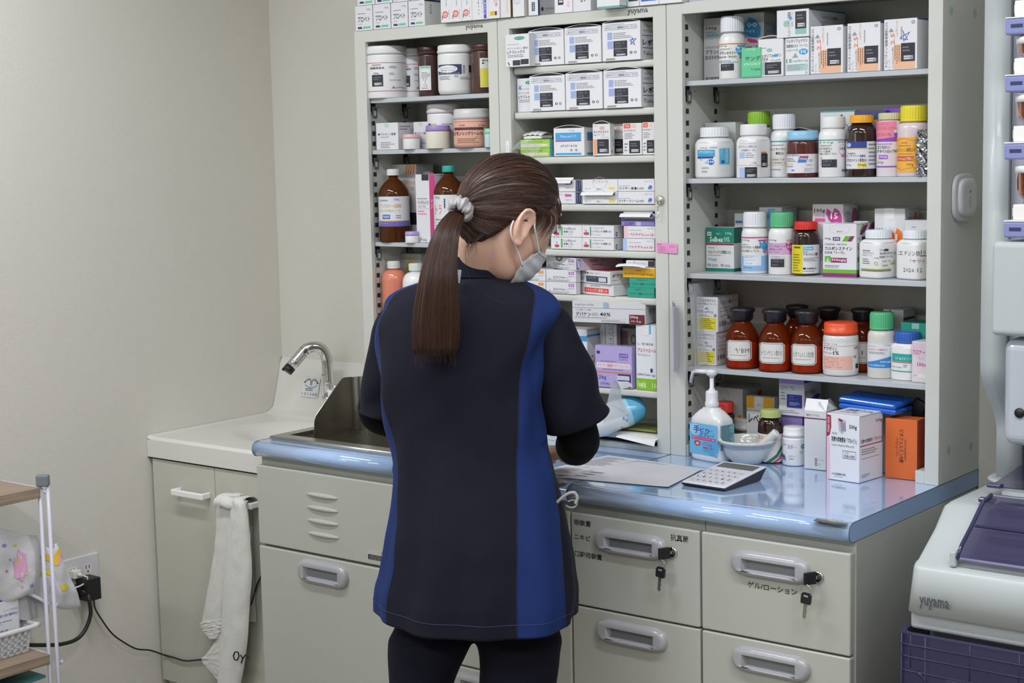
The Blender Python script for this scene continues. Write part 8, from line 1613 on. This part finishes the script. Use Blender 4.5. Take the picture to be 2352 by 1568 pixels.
# nose, lips, brow, lids
q.tube([HB(.086, 0, .012), HB(.093, 0, -.010), HB(.101, 0, -.028), HB(.101, 0, -.034), HB(.086, 0, -.041)], lambda s_: .006+.005*math.sin(PI*min(1, s_*.75)), SKIN, 12)
for s_ in (-1, 1):
    q.sphere(tuple(HB(.092, .008*s_, -.034)), .0065, SKIN, 10, 8); q.tube([HB(.086, .012*s_, .022), HB(.086, .030*s_, .026), HB(.076, .046*s_, .020)], .005, SKIN, 8)
q.tube([HB(.074, -.020, -.064), HB(.081, -.006, -.062), HB(.081, .006, -.062), HB(.074, .020, -.064)], .0055, SKIN, 8); q.tube([HB(.072, -.016, -.072), HB(.077, 0, -.072), HB(.072, .016, -.072)], .0055, SKIN, 8)
# ears
def ear(s_):
    E_ = lambda f, u, o=0: H(.003+f, (.078+o)*s_, -.034+u)
    q.tube(smooth_path([E_(.012, .006, .002), E_(.014, .022, .008), E_(.004, .034, .014), E_(-.010, .034, .018), E_(-.019, .020, .020), E_(-.018, .000, .018), E_(-.011, -.016, .012), E_(-.003, -.030, .007), E_(.004, -.031, .004), E_(.008, -.022, .001)], 5), lambda k: .0030+.0010*math.sin(PI*k), SKIN, 10)
    q.tube(smooth_path([E_(-.004, .024, .010), E_(-.011, .014, .013), E_(-.010, -.002, .012), E_(-.004, -.014, .008)], 4), .0034, SKIN, 8)
    q.tube([E_(.009, .004, .004), E_(.009, -.006, .006), E_(.007, -.014, .004)], .0042, SKIN, 8)
    oval = lambda i, j, o: E_(-.003+.0165*math.cos(2*PI*i)*j-.001*math.sin(2*PI*i)*j, .003+.031*math.sin(2*PI*i)*j, o)
    RA = [q.addv(oval(i/20, 1, .012-.006*math.cos(2*PI*i/20)+.003*math.sin(2*PI*i/20))) for i in range(20)]; RB_ = [q.addv(oval(i/20, 1, -.012)) for i in range(20)]; RC_ = [q.addv(oval(i/20, .5, .005)) for i in range(20)]
    for i in range(20):
        q.face((RB_[i], RB_[(i+1) % 20], RA[(i+1) % 20], RA[i]), SKIN); q.face((RA[i], RA[(i+1) % 20], RC_[(i+1) % 20], RC_[i]), SKIN)
    q.face(RB_[::-1], SKIN); q.face(RC_, SKIN)
    q.sphere(tuple(E_(-.002, -.026, .007)), .0072, SKIN, 12, 8)
ear(1); ear(-1)
nk0, nk1 = WP(1103, 650, 3.002), H(-.035, 0, -.060)
limb(q, [nk0-Vector((0, 0, .06)), nk0, nk0.lerp(nk1, .45), nk1, H(-.02, 0, -.02)], lambda s_: .047-.003*math.sin(PI*s_), SKIN, 28)
# trunk under the clothes
for rg_a, rg_b in ((3, 19),):
    RG = [[q.addv(ring_pt(TR[k], 2*PI*i/32, -.016)) for i in range(32)] for k in range(rg_a, rg_b)]
    for k in range(len(RG)-1):
        for i in range(32): q.face((RG[k][i], RG[k+1][i], RG[k+1][(i+1) % 32], RG[k][(i+1) % 32]), SKIN, True)
    q.face(RG[0], SKIN); q.face(RG[-1][::-1], SKIN)
q.tube([WP(1010, 715, 2.98), nk0-Vector((0, 0, .045)), WP(1180, 715, 2.96)], .042, SKIN, 18)
for sh, el, wr in ((shR, elR, wrR), (shL, elL, wrL)):
    ins = WP(1080, 760, 2.97).lerp(sh, .6)
    limb(q, [ins, sh, sh.lerp(el, .5), el, el.lerp(wr, .4), wr], lambda s_: (.034 if s_ < .5 else .033-.008*(s_-.5)*2), SKIN, 18)
# hands: palm and five fingers, gathered over the paper
def hand(wr, hd, side):
    fw = (hd-wr); fw.z = fw.z*.35; fw.normalize(); sd = fw.cross(EZ).normalized()*side; up = sd.cross(fw)*side; up = up if up.z > 0 else -up
    q.tube([wr-fw*.02, wr+fw*.012, wr+fw*.035, wr+fw*.062, wr+fw*.078], lambda s_: .026+.008*math.sin(PI*s_), SKIN, 16, flat=1.0) if False else None
    for k, o in enumerate((-.026, -.010, .008, .024)):    # palm: four fused rays
        limb(q, [wr+sd*o*.45, wr+fw*.035+sd*o*.85+up*.004, wr+fw*.078+sd*o+up*.004], lambda s_: .0155-.0035*s_, SKIN, 12)
    for o, ln, cv in ((-.029, .060, .020), (-.011, .074, .024), (.009, .078, .026), (.027, .066, .024)):
        b = wr+fw*.074+sd*o+up*.004
        limb(q, [b, b+fw*ln*.42+up*.002, b+fw*ln*.75-up*cv*.45+sd*o*.02, b+fw*ln*.92-up*cv], lambda s_: .0088-.0022*s_, SKIN, 10)
    b = wr+fw*.022-sd*.022
    limb(q, [b, b+fw*.026-sd*.022-up*.006, b+fw*.052-sd*.026-up*.014, b+fw*.072-sd*.018-up*.020], lambda s_: .0125-.0045*s_, SKIN, 10)
hand(wrR, hdR, 1); hand(wrL, hdL, -1)
# legs and feet
hipL, hipR = WP(985, 1400, 2.965), WP(1195, 1400, 2.95)
ftL, ftR = WP(960, 2050, 2.96), WP(1176, 2050, 2.94); ftL.z = ftR.z = .05
for hp, ft in ((hipL, ftL), (hipR, ftR)):
    limb(q, [hp+Vector((0, 0, .1)), hp, hp.lerp(ft, .5), hp.lerp(ft, .75), ft], lambda s_: .058-.026*s_, SKIN, 18)
    limb(q, [ft+Vector((0, 0, .0)), ft+FB*.06-Vector((0, 0, .015)), ft+FB*.14-Vector((0, 0, .028))], lambda s_: .030-.010*s_, SKIN, 12)
body = baked(q, 'body', .0036, 3, m_=SKIN, fac=.45)
# ---- trousers
q = pq()
for hp, rows_ in ((0, ((1400, 895, 1100, 2.965), (1440, 893, 1093, 2.965), (1468, 891, 1088, 2.965), (1500, 890, 1073, 2.965), (1535, 892, 1056, 2.963), (1568, 894, 1043, 2.96), (1650, 900, 1030, 2.96), (1800, 905, 1022, 2.96), (2050, 905, 1015, 2.96))), (1, ((1400, 1085, 1300, 2.95), (1440, 1090, 1296, 2.95), (1468, 1093, 1292, 2.95), (1500, 1100, 1287, 2.95), (1535, 1102, 1284, 2.945), (1568, 1100, 1279, 2.94), (1650, 1104, 1262, 2.94), (1800, 1108, 1250, 2.94), (2050, 1112, 1240, 2.94)))):
    rr = []
    for v, a, b, t_ in rows_:
        kk_ = .86 if v < 1430 else .93 if v < 1450 else 1
        c = WP((a+b)/2+(6 if hp == 0 else -6)*(kk_ < 1), v, t_+(.014 if v < 1450 else 0)); w = (b-a)/2*t_/FPX*kk_
        rr.append([q.addv(c+ER*w*math.cos(x)+EF*w*.95*math.sin(x)+EF*.004*noise.noise(Vector((x, v*.01, hp*3)))) for x in [2*PI*i/36 for i in range(36)]])
    for k in range(len(rr)-1):
        for i in range(36): q.face((rr[k][i], rr[k+1][i], rr[k+1][(i+1) % 36], rr[k][(i+1) % 36]), TROU, True)
    q.face(rr[0], TROU); q.face(rr[-1][::-1], TROU)
q.tube([WP(995, 1370, 2.975), WP(1095, 1355, 2.975), WP(1190, 1370, 2.965)], .060, TROU, 20)
baked(q, 'trousers', .006, 3, m_=TROU)
for ft in (ftL, ftR):
    q = pq(); p = ft+FB*.05; q.X = q.X @ Matrix.Translation((p.x, p.y, 0)) @ Matrix.Rotation(math.atan2(FB.y, FB.x), 4, 'Z')
    q.lathe_sc([(0, 0), (.9, .001), (1, .012), (.95, .04), (.6, .065), (0, .075)], WHITE, 28, (0, 0, .0), (.125, .045, 1)); q.build('shoe', person)
# ---- mask
MSK = mat('#d5d6d6', .75, 0, 'cloth', sheen=.1); q = pq()
PM = math.radians(23+19); HFm = hf*math.cos(PM)-EZ*math.sin(PM); HUm = EZ*math.cos(PM)+hf*math.sin(PM)
def HM(f, r, u): return HC+HFm*(f+.005)+HR*r+HUm*(u+.001)
def msk(i, j, o=0):
    AZ = 47+13*math.sin(PI*min(1, j*1.05))**.8-6*j; az = math.radians(-AZ+2*AZ*i); u = -.018-.104*j-.016*math.sin(az)**2*(1-.5*j)
    fr = .104+.010*math.cos(az*1.6)*math.sin(PI*min(1, j*1.15+.05))-.012*j*j
    rr_ = .068+.002*math.sin(PI*j)-.010*j*j
    f_ = -.008+(fr+.008)*math.cos(az)**.9 if math.cos(az) > 0 else 0
    pl = .0009*math.sin(j*26)
    return HM(f_+(pl+o)*math.cos(az), (rr_+pl+o+.004)*math.sin(az)*1.06, u-.006*abs(math.sin(az))*(1-2*j)*1.6)
q.grid(lambda i, j: msk(i, j), 40, 26, MSK, flip=True); q.grid(lambda i, j: msk(i, j, -.0012), 40, 26, MSK)
mask = q.build('face_mask', person)
q = pq(); dm = mat('#b5b6b8', .8)
for jj in (.06, .94): q.tube([msk(i/30, jj, .0006) for i in range(31)], .0008, dm, 4)
for ii in (.025, .05, .95, .975): q.tube([msk(ii, j/20, .0006) for j in range(21)], .0007, dm, 4)
q.build('mask_seam', mask)
LOOP = mat('#dedede', .6)
for s_, ii in ((1, .985), (-1, .015)):
    E_ = lambda f, u, o=0: H(.003+f, (.078+o)*s_, -.034+u)
    q = pq(); q.tube(smooth_path([msk(ii, .05, .001), msk(ii, .05, .001).lerp(E_(.019, .012, .006), .5), E_(.019, .012, .006), E_(.016, .026, .000), E_(0, .034, -.003), E_(-.016, .026, -.002), E_(-.0225, .008, .002), E_(-.020, -.014, .003), E_(-.020, -.014, .003).lerp(msk(ii, .50, .001), .5)+HR*.002*s_, msk(ii, .50, .001)], 6), .0017, LOOP, 8); q.build('ear_loop', mask)
for s_ in (-1, 1):
    q = pq(); q.sphere(tuple(HB(.078, .031*s_, .004)), .0115, mat('#e6e2dc', .15), 16, 12); q.sphere(tuple(HB(.0865, .0315*s_, .002)), .0052, mat('#2a1a12', .1), 12, 8); q.build('eye', person)
# ---- hair
HAIRM = mat('#3d251b', .32, 0, 'hair', us=160, spec=.5); HAIRT = mat('#412a1e', .36, 0, 'hair', us=70, spec=.45)
KL = Vector((-.088, 0, -.030)); kd = KL.normalized()
hl = [(.80, 0, .52), (.78, .25, .50), (.70, .50, .40), (.56, .72, .24), (.40, .86, .06), (.30, .93, -.12), (.18, .97, .00), (.06, .98, .16), (-.10, .98, .02), (-.20, .93, -.24), (-.28, .82, -.48), (-.38, .64, -.66), (-.46, .42, -.78), (-.50, .2, -.84), (-.51, 0, -.86)]
HLn = [Vector(p).normalized() for p in hl]
loop = HLn+[Vector((p.x, -p.y, p.z)) for p in HLn[-2:0:-1]]
NLp = len(loop)
def loopdir(t_):
    x = t_*NLp; i = int(x) % NLp; f = x-int(x)
    P_ = [loop[(i-1) % NLp], loop[i], loop[(i+1) % NLp], loop[(i+2) % NLp]]
    a, b, c, d = P_
    return (.5*((2*b)+(-a+c)*f+(2*a-5*b+4*c-d)*f*f+(-a+3*b-3*c+d)*f**3)).normalized()
def srad(d, th=0):   # radius of the hair surface in direction d (head axes)
    A_ = (.1015 if d.x > 0 else .1035)+th, .0835+th, (.1035 if d.z > 0 else .116)+th
    return 1/math.sqrt((d.x/A_[0])**2+(d.y/A_[1])**2+(d.z/A_[2])**2)
def hairpt(t_, j, th=0):
    h = loopdir(t_); w = math.acos(max(-1, min(1, h.dot(kd)))); jj = j
    d = (h*math.sin((1-jj)*w)+kd*math.sin(jj*w))/max(1e-5, math.sin(w)); d.normalize()
    # lift slightly at the hairline, gather towards the tie
    lift = -.006*(1-min(1, j/.12))
    r_ = srad(d, th+lift); p = d*r_
    g = max(0, (j-.80)/.20); p = p.lerp(KL*1.10, g*g*.75)
    p += d*(.0006*math.sin(t_*2*PI*31+3*j)+.0012*math.sin(t_*2*PI*13+1.3+2*j))*(1-g)
    return H(p.x, p.y, p.z)
q = pq(); q.grid(lambda i, j: hairpt(i, j*.985), 240, 44, HAIRM, closeu=True, flip=True, uv=True)
rnd = random.Random(3)
def ribbon(pts, w0, m_, n=5, tip=.3, u0=0):
    P_ = [Vector(p) for p in pts]; N_ = len(P_)
    up = None; rings = []
    for i, p in enumerate(P_):
        t_ = (P_[min(i+1, N_-1)]-P_[max(i-1, 0)]).normalized(); a = (p-HC) if up is None else up; a = a-t_*a.dot(t_)
        if a.length < 1e-6: a = t_.orthogonal()
        a.normalize(); b = t_.cross(a); s_ = i/(N_-1); w = w0*(min(1, .35+s_*4))*(1-(1-tip)*max(0, (s_-.6)/.4))
        rings.append([q.addv(p+a*math.cos(x)*w*.45+b*math.sin(x)*w) for x in [2*PI*k/n for k in range(n)]]); up = a
    for i in range(N_-1):
        for k in range(n):
            fi = q.face((rings[i][k], rings[i][(k+1) % n], rings[i+1][(k+1) % n], rings[i+1][k]), m_, True)
            uu = u0+k*.004; q.fuv[fi] = [(uu, i/N_), (uu+.004, i/N_), (uu+.004, (i+1)/N_), (uu, (i+1)/N_)]
for k in range(1500):
    t_ = rnd.random(); j0 = rnd.uniform(.0, .45) if rnd.random() < .6 else 0.0; dt = rnd.uniform(-.010, .010); th = rnd.uniform(.0000, .0012)
    ribbon([hairpt(t_+dt*math.sin(3*s_), j0+(.97-j0)*s_, th*math.sin(PI*min(1, s_+.12))) for s_ in [i/22 for i in range(23)]], rnd.uniform(.0004, .0011), HAIRM, 4, .5, rnd.random())
# fringe and side locks in front of the ear
for k in range(120):
    t0 = rnd.uniform(-.04, .115); p1 = hairpt(t0 % 1, .03, .001); p0 = hairpt(t0 % 1, .22, .0006); L_ = rnd.uniform(.030, .066)
    ribbon(smooth_path([p0, hairpt(t0 % 1, .12, .0012), p1, p1+hf*.004-EZ*L_*.45, p1+hf*.001+HR*rnd.uniform(-.004, .004)-EZ*L_], 6), rnd.uniform(.0005, .0012), HAIRM, 4, .15, rnd.random())
for k in range(26):
    s0 = rnd.uniform(.058, .074); ff = rnd.uniform(.020, .058)
    ribbon(smooth_path([H(ff-.020, .0835, .016), H(ff-.004, .0835, .008), H(ff+.004, .0785, -.006), H(ff-.002, .075, -.024-.018*rnd.random())], 6), rnd.uniform(.0008, .0018), HAIRM, 5, .1, rnd.random())
# short stray hairs at the nape
for k in range(60):
    s0 = rnd.uniform(-.045, .06); p0_ = H(-.062+.010*rnd.random(), s0, -.070+.012*rnd.random()-.0)
    ribbon([p0_, H(-.066, s0+.004*rnd.uniform(-1, 1), -.085), H(-.062+.01*rnd.uniform(-1, 1), s0+.008*rnd.uniform(-1, 1), -.098-.012*rnd.random())], .0004, HAIRM, 4, .2, rnd.random())
hair = q.build('hair', person)
# ponytail
KW = H(KL.x*1.12, KL.y, KL.z*1.12)
TAIL = [(484, 1034, 1072, 2.885), (505, 1014, 1064, 2.862), (535, 996, 1055, 2.845), (570, 983, 1050, 2.838), (610, 971, 1048, 2.833), (660, 960, 1050, 2.832), (710, 951, 1052, 2.834), (750, 947, 1054, 2.836), (785, 947, 1053, 2.838), (812, 951, 1047, 2.840)]
def tailpt(a, s_, k=1.0):
    x = s_*(len(TAIL)-1); i = min(len(TAIL)-2, int(x)); f = x-i
    P_ = [TAIL[max(0, i-1)], TAIL[i], TAIL[i+1], TAIL[min(len(TAIL)-1, i+2)]]
    v, l, r_, t_ = (.5*((2*b)+(-a_+c)*f+(2*a_-5*b+4*c-d)*f*f+(-a_+3*b-3*c+d)*f**3) for a_, b, c, d in zip(*P_))
    c = WP((l+r_)/2, v, t_); w = (r_-l)/2*t_/FPX
    dep = min(w*.8, .026)
    groove = 1+.03*math.sin(a*9+2*s_)+.015*math.sin(a*23+s_*3)
    return c+ER*w*k*math.cos(a)*groove-EF*dep*k*math.sin(a)*groove
q = pq(); q.grid(lambda i, j: tailpt(2*PI*i, j, 1-.5*max(0, j-.93)/.07*.4), 120, 60, HAIRT, closeu=True, uv=True)
for k in range(1200):
    a = rnd.uniform(0, 2*PI) if rnd.random() < .3 else rnd.uniform(0, PI); s0 = rnd.uniform(0, .12); s1 = rnd.uniform(.9, 1.0)+.07*(rnd.random()**2); kk = rnd.uniform(.95, 1.02); da = rnd.uniform(-.25, .25)
    pts = []
    for i in range(26):
        s_ = s0+(s1-s0)*i/25; e_ = max(0, s_-1)
        p = tailpt(a+da*s_*math.sin(3*s_), min(1, s_), kk*(1-.10*max(0, s_-.93)/.07*rnd.random()*.3))
        p.z -= e_*.45; pts.append(p)
    ribbon(pts, rnd.uniform(.0005, .0013), HAIRT, 4, .25, rnd.random())
# long stray hair over the back
ribbon(smooth_path([WP(1068, 560, 2.86), WP(1071, 610, 2.85), WP(1085, 650, 2.85), WP(1120, 680, 2.852), WP(1170, 700, 2.858)], 6), .0005, HAIRT, 4, .4, .3)
q.build('ponytail', person)
# scrunchie
SCR = mat('#a5a2a1', .3, 0, 'cloth', sheen=.5); q = pq()
sc = WP(1058, 480, 2.880); ax = (WP(1020, 520, 2.86)-WP(1085, 455, 2.91)).normalized(); e1_ = ax.orthogonal().normalized(); e2_ = ax.cross(e1_)
def scr(i, j):
    a, b = 2*PI*i, 2*PI*j
    rr_ = .0165+.0085*math.cos(b)*(1+.15*math.sin(6*a+1))+.0014*math.sin(11*a+2*b)+.0008*math.sin(19*a+3*b)
    hh_ = .0125*math.sin(b)*(1+.2*math.sin(5*a))+.0024*math.sin(8*a+b)+.001*math.sin(17*a+2*b)
    return sc+(e1_*math.cos(a)+e2_*math.sin(a))*rr_+ax*hh_
q.grid(scr, 96, 22, SCR, closeu=True, closev=True); q.build('scrunchie', person)
# coiled key strap hanging from the side pocket
t = thing('clear_coil_strap', 'clear coiled strap and clip sticking out of the tunic side pocket', 'strap', WP(1300, 1150, 2.88)); _L = t.location
COIL = mat('#b4b3a8', .12, 0, coat=.8)
q = upmb(t); base = smooth_path([WP(u, v, tt) for u, v, tt in ((1272, 1162, 2.90), (1285, 1148, 2.885), (1303, 1134, 2.878), (1319, 1131, 2.876), (1326, 1142, 2.877), (1322, 1156, 2.88))], 14)
hel = []
for i, p in enumerate(base[:-1]):
    t_ = (base[i+1]-p).normalized(); a = t_.orthogonal().normalized(); b = t_.cross(a)
    for k in range(3): ang = (i*3+k)*1.5; hel.append(p.lerp(base[i+1], k/3)+a*.0026*math.cos(ang)+b*.0026*math.sin(ang))
q.tube(hel, .0008, COIL, 6); q.build('coil', t)
q = upmb(t); q.tube(base, .0014, mat('#8d8f88', .2), 8); q.build('core', t)
q = upmb(t); q.tube(smooth_path([WP(u, v, 2.88) for u, v in ((1304, 1152), (1316, 1148), (1326, 1156), (1318, 1165), (1306, 1164), (1300, 1160))], 4), .0016, mat('#a4a9ad', .08, 0, 'clear', op=.6, coat=1), 8); q.build('clip', t)
